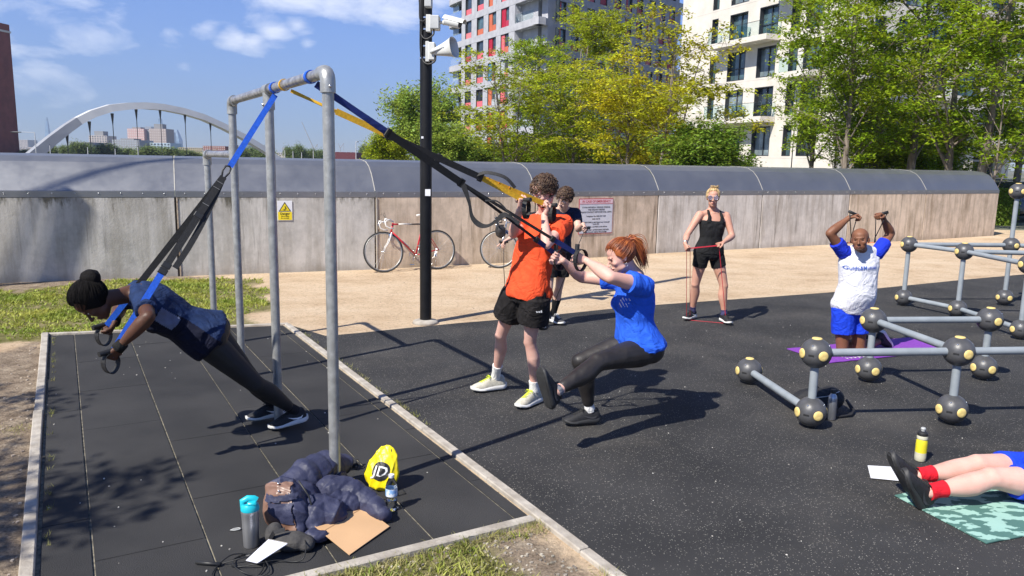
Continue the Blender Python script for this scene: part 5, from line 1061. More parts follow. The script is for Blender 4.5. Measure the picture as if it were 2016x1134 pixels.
wd2 = (Vector(WB[6]+(0,))-Vector(WB[5]+(0,))).normalized(); wn2 = Vector((wd2.y, -wd2.x, 0))
b2 = bicycle('silver road bicycle with turned front wheel leaning on the wall behind the red shirt', Vector((.55, 14.32, 0)), -wd2+wn2*.12, ((SILV, SILV, SILV), BLKPAINT, CHR), .75, .12)
hb2 = MB(); hb2.ell((.93, -.02, .66), (.10, .09, .12)); hb2 = displace(remesh(hb2, .012), lumpy(3, 30, .008)); ob('handlebar_bag', hb2, BASKET, b2)
# ------------------------------------------------------------------ people
SK_DARK = skinmat('skin_deep_brown', (.075, .032, .018), (.11, .05, .03)); SK_BRN = skinmat('skin_brown', (.17, .07, .035), (.23, .10, .055)); SK_PALE = skinmat('skin_pale_pink', (.60, .33, .26), (.70, .43, .35)); SK_TAN = skinmat('skin_tanned', (.50, .25, .17), (.60, .33, .24)); SK_FAIR = skinmat('skin_fair', (.58, .34, .25), (.68, .44, .34))
EYEW = M('eye_white', (.7, .68, .65), .2); EYED = M('eye_dark', (.02, .015, .01), .1); LIP = M('lips', (.38, .12, .10), .5); LIPD = M('lips_brown', (.16, .06, .045), .5); TEETH = M('teeth', (.75, .73, .68), .3)
H_BLK = M('black_hair', (.006, .005, .005), .75, bump=.5, bs=160, spec=.15); H_BRN = M('dark_brown_hair', (.05, .028, .016), .5, c2=(.11, .06, .035), vs=20, island=.5); H_RED = M('auburn_hair', (.20, .045, .014), .42, c2=(.40, .11, .03), vs=25, island=.5); H_BLD = M('dirty_blonde_hair', (.40, .26, .12), .5, c2=(.62, .45, .22), vs=25, island=.4)
SHB = M('black_shoe_mesh', (.014, .014, .016), .7, vs=60, var=.4, bump=.3, bs=200); SHG = M('dark_grey_shoe_mesh', (.045, .045, .05), .75, vs=50, bump=.3, bs=200); SHC = M('cream_shoe_mesh', (.50, .47, .38), .75, vs=40, bump=.3, bs=200); SOLW = M('white_foam_sole', (.62, .61, .56), .6, vs=8, c2=(.76, .75, .72)); SOLB = M('black_rubber_sole', (.03, .03, .03), .6, vs=40); LACEY = M('neon_yellow_laces', (.62, .72, .03), .6); LACEB = M('black_laces', (.02, .02, .02), .8); SWO = M('white_print', (.75, .75, .75), .5); ORG = M('orange_tab', (.8, .28, .03), .5)
SOCKW = fabric('white_sock', (.72, .71, .68), .08); SOCKB = fabric('black_sock', (.015, .015, .017)); SOCKR = fabric('red_sock', (.62, .012, .025), .1); SOCKN = fabric('navy_sock', (.05, .05, .12))
def _v(p): return Vector(p)
def frame_of(J):
    pel = (_v(J['hpL'])+_v(J['hpR']))/2; sho = (_v(J['shL'])+_v(J['shR']))/2; nk = _v(J['nk']); up = (sho-pel).normalized()
    r0 = (_v(J['hpR'])-_v(J['hpL'])); r0 = (r0-up*r0.dot(up)).normalized(); r1 = (_v(J['shR'])-_v(J['shL'])); r1 = (r1-up*r1.dot(up)).normalized()
    return pel, sho, up, r0, r1
TORSO = {'m': [(-.16, .09, .085, -.01), (-.08, .145, .11, -.01), (.04, .165, .118, -.012), (.2, .155, .112, .0), (.42, .142, .102, .008), (.62, .158, .112, .008), (.8, .175, .118, .0), (.93, .165, .10, -.008), (1.02, .125, .08, -.01), (1.09, .07, .062, -.008)],
         'f': [(-.16, .09, .09, -.01), (-.08, .155, .12, -.012), (.04, .178, .125, -.015), (.2, .158, .11, .0), (.42, .122, .092, .006), (.62, .135, .105, .008), (.8, .150, .106, .0), (.93, .142, .088, -.008), (1.02, .105, .070, -.01), (1.09, .058, .055, -.008)]}
def torso(mb, J, s, sex, off=0., t0=-1, t1=2, fat=1., belly=0., flare=0.):
    pel, sho, up, r0, r1 = frame_of(J); L_ = (sho-pel).length; T = TORSO[sex]; ts = [q[0] for q in T]
    tt = [t for t in np.arange(-.16, 1.095, .05)]; tt = [t for t in tt if t0-1e-6 <= t <= t1+1e-6]
    if t0 > -.16 and (not tt or tt[0]-t0 > .004): tt = [t0]+tt
    if t1 < 1.09 and t1-tt[-1] > .004: tt.append(t1)
    rings = []
    for t in tt:
        w = np.interp(t, ts, [q[1] for q in T])*s*fat+off; d = np.interp(t, ts, [q[2] for q in T])*s*fat+off; c = np.interp(t, ts, [q[3] for q in T])*s
        if belly: bl = belly*math.exp(-((t-.3)/.28)**2); d += bl*.5*s; c += bl*.5*s; w += bl*.3*s
        if flare and t < .35: w += flare*(.35-t); d += flare*(.35-t)
        r = (r0.lerp(r1, min(1, max(0, t)))).normalized(); f = up.cross(r).normalized(); ctr = pel+up*(L_*t)+f*c
        n = 28; rings.append([tuple(ctr+r*(w*math.copysign(abs(math.cos(a))**.88, math.cos(a)))+f*(d*math.copysign(abs(math.sin(a))**.88, math.sin(a)))) for a in np.linspace(0, 2*math.pi, n, endpoint=False)])
    mb.loft(rings)
def chain(mb, a, b, prof, n=14, bulge=None):
    """limb from a to b; prof = (t, radius, sideways shift)"""
    a, b = _v(a), _v(b); bulge = _v(bulge) if bulge is not None else Vector((0, 0, 0)); mb.tube([a.lerp(b, t)+bulge*q for t, r, q in prof], [r for t, r, q in prof], n, round_=True)
def legdirs(J, S):
    h, k, a = _v(J['hp'+S]), _v(J['kn'+S]), _v(J['an'+S]); bd = ((h-k).normalized()+(a-k).normalized())
    pel, sho, up, r0, r1 = frame_of(J); f = up.cross(r0)
    if bd.length < .12: back = -f
    else: back = bd.normalized()
    return h, k, a, back
def legs(mb, J, s, off=0., fat=1., t0=0., t1=2., S='LR', flat_end=False):
    for q in S:
        h, k, a, back = legdirs(J, q)
        th = [(0, .086, 0), (.15, .086, .006), (.4, .076, .0), (.7, .062, -.004), (.92, .053, -.004), (1, .052, -.003)]; sh = [(0, .05, 0), (.12, .050, .004), (.3, .056, .014), (.45, .052, .012), (.7, .038, .004), (.9, .031, 0), (1, .034, 0)]
        T = [(t, (r*s*fat+off), b*s) for t, r, b in th if t <= t1]; chain(mb, h, k, T, 16, back)
        if t1 > 1:
            e = min(1, t1-1); P = [(t, (r*s*fat+off), b*s) for t, r, b in sh if t <= e]
            if P[-1][0] < e: P.append((e, np.interp(e, [x[0] for x in sh], [x[1] for x in sh])*s*fat+off, 0))
            chain(mb, k, a, P, 16, back)
            if not off: mb.ell(tuple(k-back*.012*s), (.046*s*fat,)*3)
def arms(mb, J, s, off=0., fat=1., S='LR'):
    for q in S:
        sh, el, wr = _v(J['sh'+q]), _v(J['el'+q]), _v(J['wr'+q])
        chain(mb, sh, el, [(0, .053*s*fat+off, 0), (.2, .052*s*fat+off, 0), (.45, .047*s*fat+off, 0), (.8, .040*s*fat+off, 0), (1, .038*s*fat+off, 0)], 14)
        chain(mb, el, wr, [(0, .038*s*fat+off, 0), (.22, .043*s*fat+off, 0), (.5, .037*s*fat+off, 0), (.85, .026*s+off, 0), (1, .0255*s+off, 0)], 14)
def sleeve(mb, J, s, q, t1, r0, r1, fat=1., nseg=5):
    sh, el = _v(J['sh'+q]), _v(J['el'+q]); pel, sho, up, _, _ = frame_of(J); inn = sh.lerp(sho, .28)
    mb.tube([inn]+[sh.lerp(el, t1*i/nseg) for i in range(nseg+1)], [r0*s*fat*1.0]+[(r0+(r1-r0)*i/nseg)*s*fat for i in range(nseg+1)], 18)
def head_frame(fwd, up):
    f = _v(fwd).normalized(); u = _v(up); u = (u-f*u.dot(f)).normalized(); r = f.cross(u); return Matrix((r, f, u)).transposed()
def headmesh(c, R, s, nk, wide=1., chin=1., jawopen=0.):
    h = MB(); W = lambda p: tuple(c+R @ (_v(p)*s)); E = lambda p, r: h.ell(W(p), tuple(x*s for x in (r if isinstance(r, tuple) else (r, r, r))), R, 20, 14)
    E((0, -.014, .036), (.073*wide, .092, .080)); E((0, .024, .0), (.063*wide, .060, .078)); E((0, .028, -.056), (.052*wide, .050, .050)); E((0, .058, -.090*chin), (.026, .022, .020)); E((0, .034, .045), (.056*wide, .050, .046))
    for q in (-1, 1): E((q*.040*wide, .056, -.022), (.022, .022, .022)); E((q*.040*wide, .018, -.066), (.014, .030, .020))
    h.tube([W((0, -.022, -.03)), (_v(nk)+(c-_v(nk))*.35), _v(nk)-(c-_v(nk))*.18], [.054*s*wide, .050*s*wide, .060*s*wide], 16)
    m0 = remesh(h, .0048*s, 26, .6); h = MB(); h.add(np_of(m0), [tuple(p.vertices) for p in m0.polygons])
    h.tube([W((-.034, .074, .019)), W((0, .081, .017)), W((.034, .074, .019))], [.009*s, .009*s, .009*s], 8, round_=True)
    h.tube([W((0, .078, .010)), W((0, .094, -.014)), W((0, .105, -.032))], [.0065*s, .0085*s, .0115*s], 10, round_=True)
    for q in (-1, 1): E((q*.0115, .092, -.035), .0078); E((q*.069*wide, -.012, -.003), (.007, .015, .027)); E((q*.075*wide, -.019, .004), (.006, .010, .020))
    h.tube([W((-.021, .074, -.0605)), W((0, .084, -.0585)), W((.021, .074, -.0605))], [.006*s, .008*s, .006*s], 8, round_=True); h.tube([W((-.018, .073, -.073)), W((0, .081, -.0735)), W((.018, .073, -.073))], [.006*s, .008*s, .006*s], 8, round_=True)
    me = remesh(h, .0040*s, 5, .5)
    # eye sockets
    v = np_of(me)
    Ri = np.array(R)
    loc = (v-np.array(c)) @ Ri/s
    for q in (-1, 1):
        d = loc-np.array((q*.031, .083, .001)); g = np.exp(-((d[:, 0]/.018)**2+(d[:, 1]/.03)**2+(d[:, 2]/.012)**2)); loc[:, 1] -= g*.005
    d = loc-np.array((0, .088, -.067)); g = np.exp(-((d[:, 0]/.022)**2+(d[:, 1]/.02)**2+(d[:, 2]/.0028)**2)); loc[:, 1] -= g*(.004+jawopen)
    v = loc @ Ri.T*s+np.array(c); me.vertices.foreach_set('co', v.ravel()); me.update(); return me
def face(root, c, R, s, lips, brow, closed=False, smile=0., shades=False, teeth=False):
    W = lambda p: c+R @ (_v(p)*s)
    for q in (-1, 1):
        if not shades:
            b = MB(); b.ell(tuple(W((q*.030, .0735, .001))), (.0125*s, .0060*s, (.0024 if closed else .0046)*s), R, 14, 8); e = b.build('eye', EYED if closed else EYEW, root, True)
            if not closed: b = MB(); b.ell(tuple(W((q*.030, .0782, .001))), (.0048*s, .0022*s, .0044*s), R, 12, 6); b.build('iris', EYED, e, True)
        b = MB(); b.tube([W((q*.013, .0835, .020)), W((q*.03, .0790, .026)), W((q*.047, .0640, .021))], [.0022*s, .0032*s, .0016*s], 6, round_=True, flat=.6); b.build('eyebrow', brow, root, True)
    b = MB(); m = smile*.006
    b.tube([W((-.023-smile*.004, .074, -.0635+m)), W((-.008, .0885, -.0612)), W((0, .0895, -.0625)), W((.008, .0885, -.0612)), W((.023+smile*.004, .074, -.0635+m))], [.0015*s, .0042*s, .004*s, .0042*s, .0015*s], 8, round_=True)
    b.tube([W((-.021-smile*.004, .074, -.0665+m)), W((0, .0865, -.0735-smile*.003)), W((.021+smile*.004, .074, -.0665+m))], [.0015*s, .0055*s, .0015*s], 8, round_=True); mo = b.build('mouth', lips, root, True)
    if teeth: b = MB(); b.tube([W((-.018, .080, -.0655+m)), W((0, .0905, -.0675)), W((.018, .080, -.0655+m))], [.002*s, .0035*s, .002*s], 6, round_=True); b.build('teeth', TEETH, mo, True)
def haircap(c, R, s, line, thick=.012, seed=1, groove=.003, gfreq=160, back=1., gdir=None, mat=None, root=None, lowback=-.06, wide=1.):
    """scalp of hair: an outer shell that dives into the head in front of the hairline"""
    nu, nv = 96, 60; V = []; rng = np.random.RandomState(seed); ph = rng.rand(8)*6
    for i in range(nv+1):
        th = math.pi*i/nv
        for j in range(nu):
            a = 2*math.pi*j/nu; d = np.array((math.sin(th)*math.cos(a), math.sin(th)*math.sin(a), math.cos(th)))
            x, y, z = d*np.array((.073*wide, .092, .080))+np.array((0, -.014, .036))
            hl = line(x, z, y); inside = 1/(1+math.exp(-(hl-y)/.0035)); low = 1/(1+math.exp(-(z-(lowback if y < .0 else lowback+y*1.3))/.006)); k = inside*low
            g = groove*(math.sin(gfreq*(y*.8+x*.25)*1.0+ph[0]+2*math.sin(40*z+ph[1]))*.5+math.sin(gfreq*.6*(x-y*.2)+ph[2])*.5)
            off = thick*k-.014*(1-k)+g*k
            p = np.array((x, y, z))+d*off; V.append(tuple(c+R @ (Vector(p)*s)))
    Fc = [(i*nu+j, (i+1)*nu+j, (i+1)*nu+(j+1) % nu, i*nu+(j+1) % nu) for i in range(nv) for j in range(nu)]; b = MB(); b.add(V, Fc); return b
def strands(mb, roots, fn, n, r0, seed, k=6):
    rng = np.random.RandomState(seed)
    for i in range(n):
        pts = fn(rng); m = len(pts); mb.tube(pts, [r0*(1-.75*j/(m-1)) for j in range(m)], 4, cap=True)
def hand(mb, wr, d, n_, s, side, curl=(60, 80, 50), spread=.0, thumb=(.6, .5), point=0):
    """palm, four unequal fingers and a thumb. d: wrist to knuckles, n_: way the palm faces, side: +1 thumb on the right of d seen from the palm side"""
    wr = _v(wr); d = _v(d).normalized(); n_ = _v(n_); n_ = (n_-d*n_.dot(d)).normalized(); w = d.cross(n_)*side
    P = lambda x, y, z: wr+d*(x*s)+w*(y*s)+n_*(z*s)
    rings = []
    for x, hw, th, cy in ((-.012, .024, .018, 0), (.01, .027, .018, .002), (.035, .035, .0165, .004), (.065, .040, .0145, .002), (.088, .039, .012, 0)):
        rings.append([tuple(P(x, cy+hw*math.copysign(abs(math.cos(a))**.7, math.cos(a)), th*math.sin(a))) for a in np.linspace(0, 2*math.pi, 16, endpoint=False)])
    mb.loft(rings)
    for i, (y, L_, rr) in enumerate(((.0295, .072, .0088), (.0098, .080, .009), (-.0098, .074, .0086), (-.0285, .058, .0076))):
        a = math.radians(-4); p = P(.082-.003*abs(i-1), y, 0); pts = [p-d*.012*s, p]; cur = 0; fan = (y/.03)*spread
        for j, (fr_, cu) in enumerate(zip((.46, .31, .25), curl)):
            c_ = cu*(.15 if (point and i == 0) else 1.)
            cur += math.radians(c_)*(1+.05*i if j == 0 else 1); dr = (d*math.cos(cur)+n_*math.sin(cur)+w*fan*math.cos(cur)).normalized(); p = p+dr*(L_*fr_*s*1.05); pts.append(p)
        mb.tube(pts, [rr*s*k for k in (1.05, 1.05, 1., .94, .84)], 10, round_=True)
    t0 = P(.018, .024, .004); t1_ = P(.045, .044, .004+.02*thumb[1]); d2 = (d*.75+w*(.55-.5*thumb[0])+n_*(.3+.7*thumb[0])).normalized(); t2 = t1_+d2*.032*s; d3 = (d*.55-w*(.9*thumb[0])+n_*(.35+.4*thumb[0])).normalized(); t3 = t2+d3*.026*s
    mb.tube([t0, t1_, t2, t3], [.0155*s, .0125*s, .0105*s, .0088*s], 10, round_=True)
    return P
def body(root, J, s, sex, skin, hands, headc, HR, fat=1., wide=1., name='body', hs=1., extra=None, armfat=1., belly=0., open_=0., legfat=1., feet=None):
    mb = MB(); torso(mb, J, s, sex, fat=fat, belly=belly); legs(mb, J, s, fat=legfat); arms(mb, J, s, fat=armfat)
    pel, sho, up, r0, r1 = frame_of(J); f0, f1 = up.cross(r0), up.cross(r1)
    for q in 'LR': mb.ell(tuple(_v(J['sh'+q])), (.052*s*armfat,)*3); mb.tube([_v(J['sh'+q]), sho.lerp(_v(J['sh'+q]), .5)+up*.022*s, _v(J['nk'])+up*.02*s], [.042*s, .042*s, .046*s], 12, round_=True); mb.ell(tuple(_v(J['hp'+q])-f0*.045*s-up*.0*s), (.085*s*legfat,)*3)
    mb.tube([sho+up*.0, _v(J['nk']), _v(J['nk']).lerp(headc, .6)], [.075*s, .057*s*wide, .05*s*wide], 14)
    for q in 'LR':       # foot inside the shoe
        a = _v(J['an'+q]); f_, u_ = feet[q]; f_ = _v(f_).normalized(); u_ = _v(u_); u_ = (u_-f_*u_.dot(f_)).normalized(); mb.tube([a, a-u_*.05*s, a-u_*.066*s+f_*.05*s, a-u_*.074*s+f_*.13*s], [.033*s, .03*s, .026*s, .014*s], 10, round_=True)
    base = remesh(mb, .0085*s, 4, .6)
    parts = [base, headmesh(headc, HR, s*hs, J['nk'], wide, jawopen=open_)]
    for q in 'LR':
        if hands.get(q) is None: continue
        hb = MB(); hand(hb, J['wr'+q], s=s, side=(1 if q == 'L' else -1), **hands[q]); hb.tube([_v(J['wr'+q])-(_v(J['wr'+q])-_v(J['el'+q])).normalized()*.05*s, _v(J['wr'+q])], [.0265*s, .0245*s], 14, round_=True); parts.append(remesh(hb, .0026, 2, .45))
    me = join_meshes(parts, 'body'); o = ob(name, me, skin, root); return o
def shoe(root, an, toe, up, s, upper, sole, lace=LACEB, swoosh=None, low=False, side=1, name='shoe', stripes=None, tab=None):
    """running shoe: an = ankle joint, toe = direction of the toes, up = direction up the shin side of the foot"""
    f = _v(toe).normalized(); u = _v(up); u = (u-f*u.dot(f)).normalized(); r = f.cross(u); an = _v(an); O = an-u*.098*s
    P = lambda x, y, z: O+f*(x*s)+r*(y*s)+u*(z*s)
    prof = [(-.080, .022, .070), (-.070, .032, .098), (-.047, .037, .108), (-.015, .038, .106), (.02, .039, .108), (.05, .041, .102), (.085, .044, .086), (.12, .047, .071), (.155, .046, .060), (.185, .039, .050), (.203, .026, .040)]
    xs = [p[0] for p in prof]; hw = lambda x: float(np.interp(x, xs, [p[1] for p in prof])); zt = lambda x: float(np.interp(x, xs, [p[2] for p in prof]))
    def sec(x, z):
        k = max(0., min(1., (z-.022)/(zt(x)-.022))); return hw(x)*(1-k**2.6)**.55 if k < 1 else 0
    rings = []
    for x, w_, z1 in prof:
        ring = []
        for a in np.linspace(-.25, math.pi+.25, 18):
            z = .022+(z1-.022)*max(math.sin(a), -.12); yy = w_*math.copysign(abs(math.cos(a))**.72, math.cos(a)); ring.append(tuple(P(x, yy, z)))
        rings.append(ring)
    b = MB(); b.loft(rings); root_s = b.build(name, upper, root, True, 70)
    b = MB(); rings = []
    for x, w_, z1 in [(-.095, .012, 0)]+[(x, w+.004, 0) for x, w, _ in prof]+[(.216, .012, 0)]:
        rock = .018*max(0, (x-.12)/.09)**2+.010*max(0, (-.05-x)/.04)**2; th = .034 if x < .02 else .034-.012*min(1, (x-.02)/.12)
        rings.append([tuple(P(x, w_*y, z)) for y, z in ((-.92, rock), (-1.06, rock+.008), (-1.0, rock+th*.8), (-.9, rock+th), (.9, rock+th), (1.0, rock+th*.8), (1.06, rock+.008), (.92, rock))])
    b.loft(rings); so = b.build('sole', sole, root_s, True, 50)
    b = MB(); rings = []
    for x, w_, z1 in [(x, w+.001, 0) for x, w, _ in prof]: rock = .018*max(0, (x-.12)/.09)**2+.010*max(0, (-.05-x)/.04)**2; rings.append([tuple(P(x, w_*y, rock+z)) for y, z in ((-.9, -.004), (-.95, .004), (.95, .004), (.9, -.004))])
    b.loft(rings); b.build('outsole', SOLB, root_s)
    b = MB()
    b.tube([P(x_, y_, z_) for x_, y_, z_ in [(-.045+.062*math.cos(t)*0+(.03+.045*math.cos(t)), .030*math.sin(t), .098-.004*math.cos(t)) for t in np.linspace(0, 2*math.pi, 18, endpoint=False)]], .007*s, 6, closed=True); b.build('collar', upper, root_s, True)
    b = MB()
    for i in range(5):
        x = .052+i*.017; b.tube([P(x, -.02, zt(x)*.965), P(x+.006, 0, zt(x)+.004), P(x, .02, zt(x)*.965)], .0028*s, 5)
        b.tube([P(x, -.02, zt(x)*.965), P(x+.012, 0, zt(x+.01)+.006), P(x+.017, .02, zt(x+.017)*.965)], .0028*s, 5)
    b.tube([P(.05, 0, .110), P(.058, .026, .112), P(.07, .036, .096), P(.056, .012, .108)], .0026*s, 5); b.tube([P(.05, 0, .110), P(.058, -.026, .112), P(.07, -.036, .096), P(.056, -.012, .108)], .0026*s, 5); b.build('laces', lace, root_s, True)
    if swoosh is not None:
        for sd in (-1, 1):
            up_ = [(-.05, .062), (-.03, .052), (0, .050), (.03, .056), (.07, .068)]; lo = [(-.05, .062), (-.035, .040), (-.005, .036), (.03, .046), (.07, .068)]
            V = [tuple(P(x, sd*(sec(x, z)*.0+hw(x)*math.sqrt(max(.05, 1-((z-.022)/(zt(x)-.022))**2))**.72+.006), z)) for x, z in up_+lo]
            b = MB(); b.add(V, [(i, i+1, 6+i, 5+i) for i in range(4)]); b.build('swoosh', swoosh, root_s)
    if stripes is not None:
        for sd in (-1, 1):
            for i in range(3):
                x = .015+i*.022; V = []
                for (xx, zz) in ((x, .034), (x+.011, .034), (x+.004, .070), (x-.007, .070)): V.append(tuple(P(xx, sd*(hw(xx)*math.sqrt(max(.05, 1-((zz-.022)/(zt(xx)-.022))**2))**.72+.003), zz)))
                b = MB(); b.add(V, [(0, 1, 2, 3)]); b.build('stripe', stripes, root_s)
    if tab is not None: b = MB(); b.add([tuple(P(x, side*(hw(x)*.86+.003), z)) for x, z in ((.03, .074), (.065, .07), (.065, .084), (.03, .09))], [(0, 1, 2, 3)]); b.build('tab', tab, root_s)
    return root_s
def sock(root, J, q, s, t0, mat, fat=1.):
    k, a = _v(J['kn'+q]), _v(J['an'+q]); b = MB(); pts = [k.lerp(a, t0+(1.02-t0)*i/5) for i in range(6)]; h, kk, aa, back = legdirs(J, q)
    rr = [np.interp(t0+(1.02-t0)*i/5, [0, .3, .45, .7, .9, 1], [.05, .056, .052, .038, .031, .036])*s*fat+.0045 for i in range(6)]
    bs = [np.interp(t0+(1.02-t0)*i/5, [0, .3, .45, .7, .9, 1], [0, .014, .012, .004, 0, 0])*s for i in range(6)]; b.tube([p+back*x for p, x in zip(pts, bs)], rr, 18); b.build('sock', mat, root, True, 60)
def cloth(root, name, mb, mat, vox=.008, seed=1, amp=.006, freq=26, ax=None, it=3, trim=None, sharp=2.):
    me = remesh(mb, vox, it, .55); displace(me, folds(seed, freq, amp, ax, sharp)); return ob(name, me, mat, root)
def tee(root, J, s, sex, mat, seed, t0=.0, slv=.55, r0=.068, r1=.066, off=.012, fat=1., amp=.007, freq=24, belly=0., name='t_shirt', smat=None, neck=1.085, bust=0., flare=.0, armfat=1., vox=.0075):
    mb = MB(); torso(mb, J, s, sex, off=off, t0=t0, t1=neck, fat=fat, belly=belly, flare=flare); pel, sho, up, R0, R1 = frame_of(J)
    f1 = up.cross(R1); f0_ = up.cross(R0)
    mb.tube([_v(J['shL']), sho+up*.030*s, _v(J['shR'])], [r0*s*.85, .066*s+off*.3, r0*s*.85], 14, round_=True)
    if t0 < .1:
        for q in 'LR': mb.ell(tuple(_v(J['hp'+q])-f0_*.045*s+up*.02*s), (.087*s*fat+off*.7,)*3)
    if bust:
        L_ = (sho-pel).length
        for sg in (-1, 1): mb.ell(tuple(pel+up*L_*.70+R1*(sg*.065*s)+f1*(.075*s)), (bust*1.0, bust*.95, bust*1.0))
    for q in 'LR':
        mb.ell(tuple(_v(J['sh'+q])), (r0*s*armfat*.98,)*3)
        if smat is None and slv: sleeve(mb, J, s, q, slv, r0, r1, armfat)
    o = cloth(root, name, mb, mat, vox, seed, amp, freq, tuple(up))
    if smat is not None:
        for q in 'LR': m2 = MB(); sleeve(m2, J, s, q, slv, r0*1.05, r1, armfat); m2.ell(tuple(_v(J['sh'+q])), (r0*s*armfat*1.03,)*3); cloth(root, 'sleeve', m2, smat, vox, seed+3, amp*.8, freq*1.2)
    return o
def bottoms(root, J, s, sex, mat, seed, t1, r_off, top=.12, fat=1., name='shorts', amp=.005, flare=.012, freq=24, legfat=1., vox=.0075, off=.008):
    mb = MB(); torso(mb, J, s, sex, off=off+.004, t0=-.16, t1=top, fat=fat*1.02); pel, sho, up, R0, R1 = frame_of(J); f0 = up.cross(R0)
    for q in 'LR':
        h, k, a, back = legdirs(J, q); mb.ell(tuple(h-f0*.045*s), (.088*s*legfat+off*.6,)*3); mb.ell(tuple(h), (.094*s*legfat+off*.5,)*3)
        n = 6; T = [t1*i/n for i in range(n+1)]
        mb.tube([h.lerp(k, t)+back*.002 for t in T], [np.interp(t, [0, .15, .4, .7, 1], [.088, .087, .077, .064, .056])*s*legfat+r_off+flare*t/t1 for t in T], 20)
    return cloth(root, name, mb, mat, vox, seed, amp, freq, tuple(up))
def leggings(root, J, s, sex, mat, seed, t1=1.88, top=.14, fat=1., legfat=1., name='leggings'):
    mb = MB(); torso(mb, J, s, sex, off=.006, t0=-.14, t1=top, fat=fat); pel, sho, up, R0, R1 = frame_of(J); f0 = up.cross(R0)
    for q in 'LR': h, k, a, back = legdirs(J, q); mb.ell(tuple(h-f0*.045*s), (.09*s*legfat,)*3); mb.ell(tuple(k-back*.012*s), (.05*s*legfat,)*3)
    legs(mb, J, s, off=.0055, fat=legfat, t1=t1); return cloth(root, name, mb, mat, .008, seed, .0022, 34)

def combed(c, R, s, target, n, mat, root, region, seed=1, r0=.0020, lift=.014, name='combed_strands', wide=1.):
    rng = np.random.RandomState(seed); b = MB(); t = np.array(target, float); t /= np.linalg.norm(t); i = 0; A = np.array((.073*wide, .092, .080)); O_ = np.array((0, -.014, .036))
    while i < n:
        d = rng.normal(size=3); d /= np.linalg.norm(d)
        if not region(*(d*A+O_)) or d @ t > .97 or d @ t < -.75: continue
        i += 1; om = math.acos(float(np.clip(d @ t, -1, 1))); pts = []; j1 = rng.uniform(.002, .006); wv_ = rng.uniform(0, 6.28)
        side = np.cross(d, t); side /= np.linalg.norm(side)
        for k in np.linspace(0, min(1, .9/om+.2), 8):
            q = (math.sin((1-k)*om)*d+math.sin(k*om)*t)/math.sin(om); q = q+side*.03*math.sin(3*k+wv_)*math.sin(math.pi*k); q /= np.linalg.norm(q); pts.append(c+R @ (Vector(q*A+O_+q*(lift+j1*math.sin(math.pi*min(1, k+.08))))*s))
        b.tube(pts, [r0*s*(.6 if k in (0, 7) else 1) for k in range(8)], 4)
    o = b.build(name, mat, root, True); o['kind'] = 'stuff'; return o
# --- woman leaning into the blue straps (left)
def shift(J, **k): J = dict(J); J.update(k); return {a: Vector(b) for a, b in J.items()}
TOE = lambda J, q, d, s: None
P1 = shift(dict(head=(-2.475,4.469,1.027), nk=(-2.335,4.66,1.045), shL=(-2.213,4.543,1.015), shR=(-2.375,4.80,1.04), elL=(-2.076,4.304,0.977), wrL=(-2.246,4.285,0.799), elR=(-2.56,4.93,0.90), wrR=(-2.50,4.74,0.85), hpL=(-1.945,4.79,0.715), hpR=(-1.985,4.965,0.735), knL=(-1.70,4.955,0.395), knR=(-1.765,5.06,0.40), anL=(-1.524,5.233,0.121), anR=(-1.72,5.37,0.120)))
s = .97; r = empty('person', (-1.62, 5.3, 0), 0, 'person in navy top leaning forward into suspension straps, black hair in a bun', 'person')
def setp(r, J): 
    o = r.location.copy(); return {k: v-o for k, v in J.items()}
J = setp(r, P1); pel, sho, up, R0, R1 = frame_of(J); fw = up.cross(R1); toe1 = Vector((-.80, -.55, -.02)).normalized()
for q in 'LR': J['toe'+q] = J['an'+q]+toe1*.13-Vector((0, 0, .07))
HF = head_frame(Vector((-.34, -.22, -.90)), Vector((-.82, -.45, .30)))
body(r, J, s, 'f', SK_DARK, dict(L=dict(d=(J['wrL']-J['elL']).lerp(Vector((-.15, -.02, -.22)), .5), n_=(-.6, .5, .2), curl=(75, 90, 50)), R=dict(d=(-.1, -.05, -.2), n_=(-.6, -.5, .2), curl=(75, 90, 50))), J['head'], HF, fat=1.14, legfat=1.10, armfat=1.08, hs=1.05, feet=dict(L=((-.80, -.52, -.1), (-.12, -.05, 1)), R=(toe1, (-.12, -.05, 1))))
face(r, J['head'], HF, s, LIPD, H_BLK)
NAVY = fabric('navy_sport_top', (.012, .028, .085), .25, bump=.25); NAVYD = fabric('dark_navy_panel', (.0035, .005, .018), .2, bump=.2); GREYP = fabric('blue_grey_panel', (.13, .16, .27), .15)
t = tee(r, J, s, 'f', NAVY, 4, t0=-.02, slv=.62, r0=.066, r1=.064, off=.016, amp=.010, freq=30, bust=.08, flare=.03, fat=1.16, armfat=1.06)
# darker front panel and paler side flash: thin shaped pieces standing 3 mm proud
def patch(name, src, keep, mat, root, off=.003):
    """the part of a garment whose vertices pass keep(), as its own cloth piece just proud of it"""
    me = src.data; v = np_of(me); n = np.empty(len(v)*3); me.vertex_normals.foreach_get('vector', n); n = n.reshape(-1, 3); k = keep(v); F_ = [tuple(p.vertices) for p in me.polygons if all(k[i] for i in p.vertices)]
    idx = sorted({i for f in F_ for i in f}); mp_ = {j: i for i, j in enumerate(idx)}; b = MB()
    if not F_: return None
    b.add(v[idx]+n[idx]*off, [tuple(mp_[i] for i in f) for f in F_]); return b.build(name, mat, root, True)
uu, ff, rrv = np.array(up), np.array(fw), np.array(R1); pp = np.array(pel); LT = (sho-pel).length
def front(v):
    d = v-pp; return (d @ ff > -.045+.10*np.clip((d @ uu)/LT-.5, 0, 1)+.25*np.clip((d @ uu)/LT-.86, 0, 1)) & ((d @ uu)/LT < .98)
patch('front_panel', t, front, NAVYD, r)
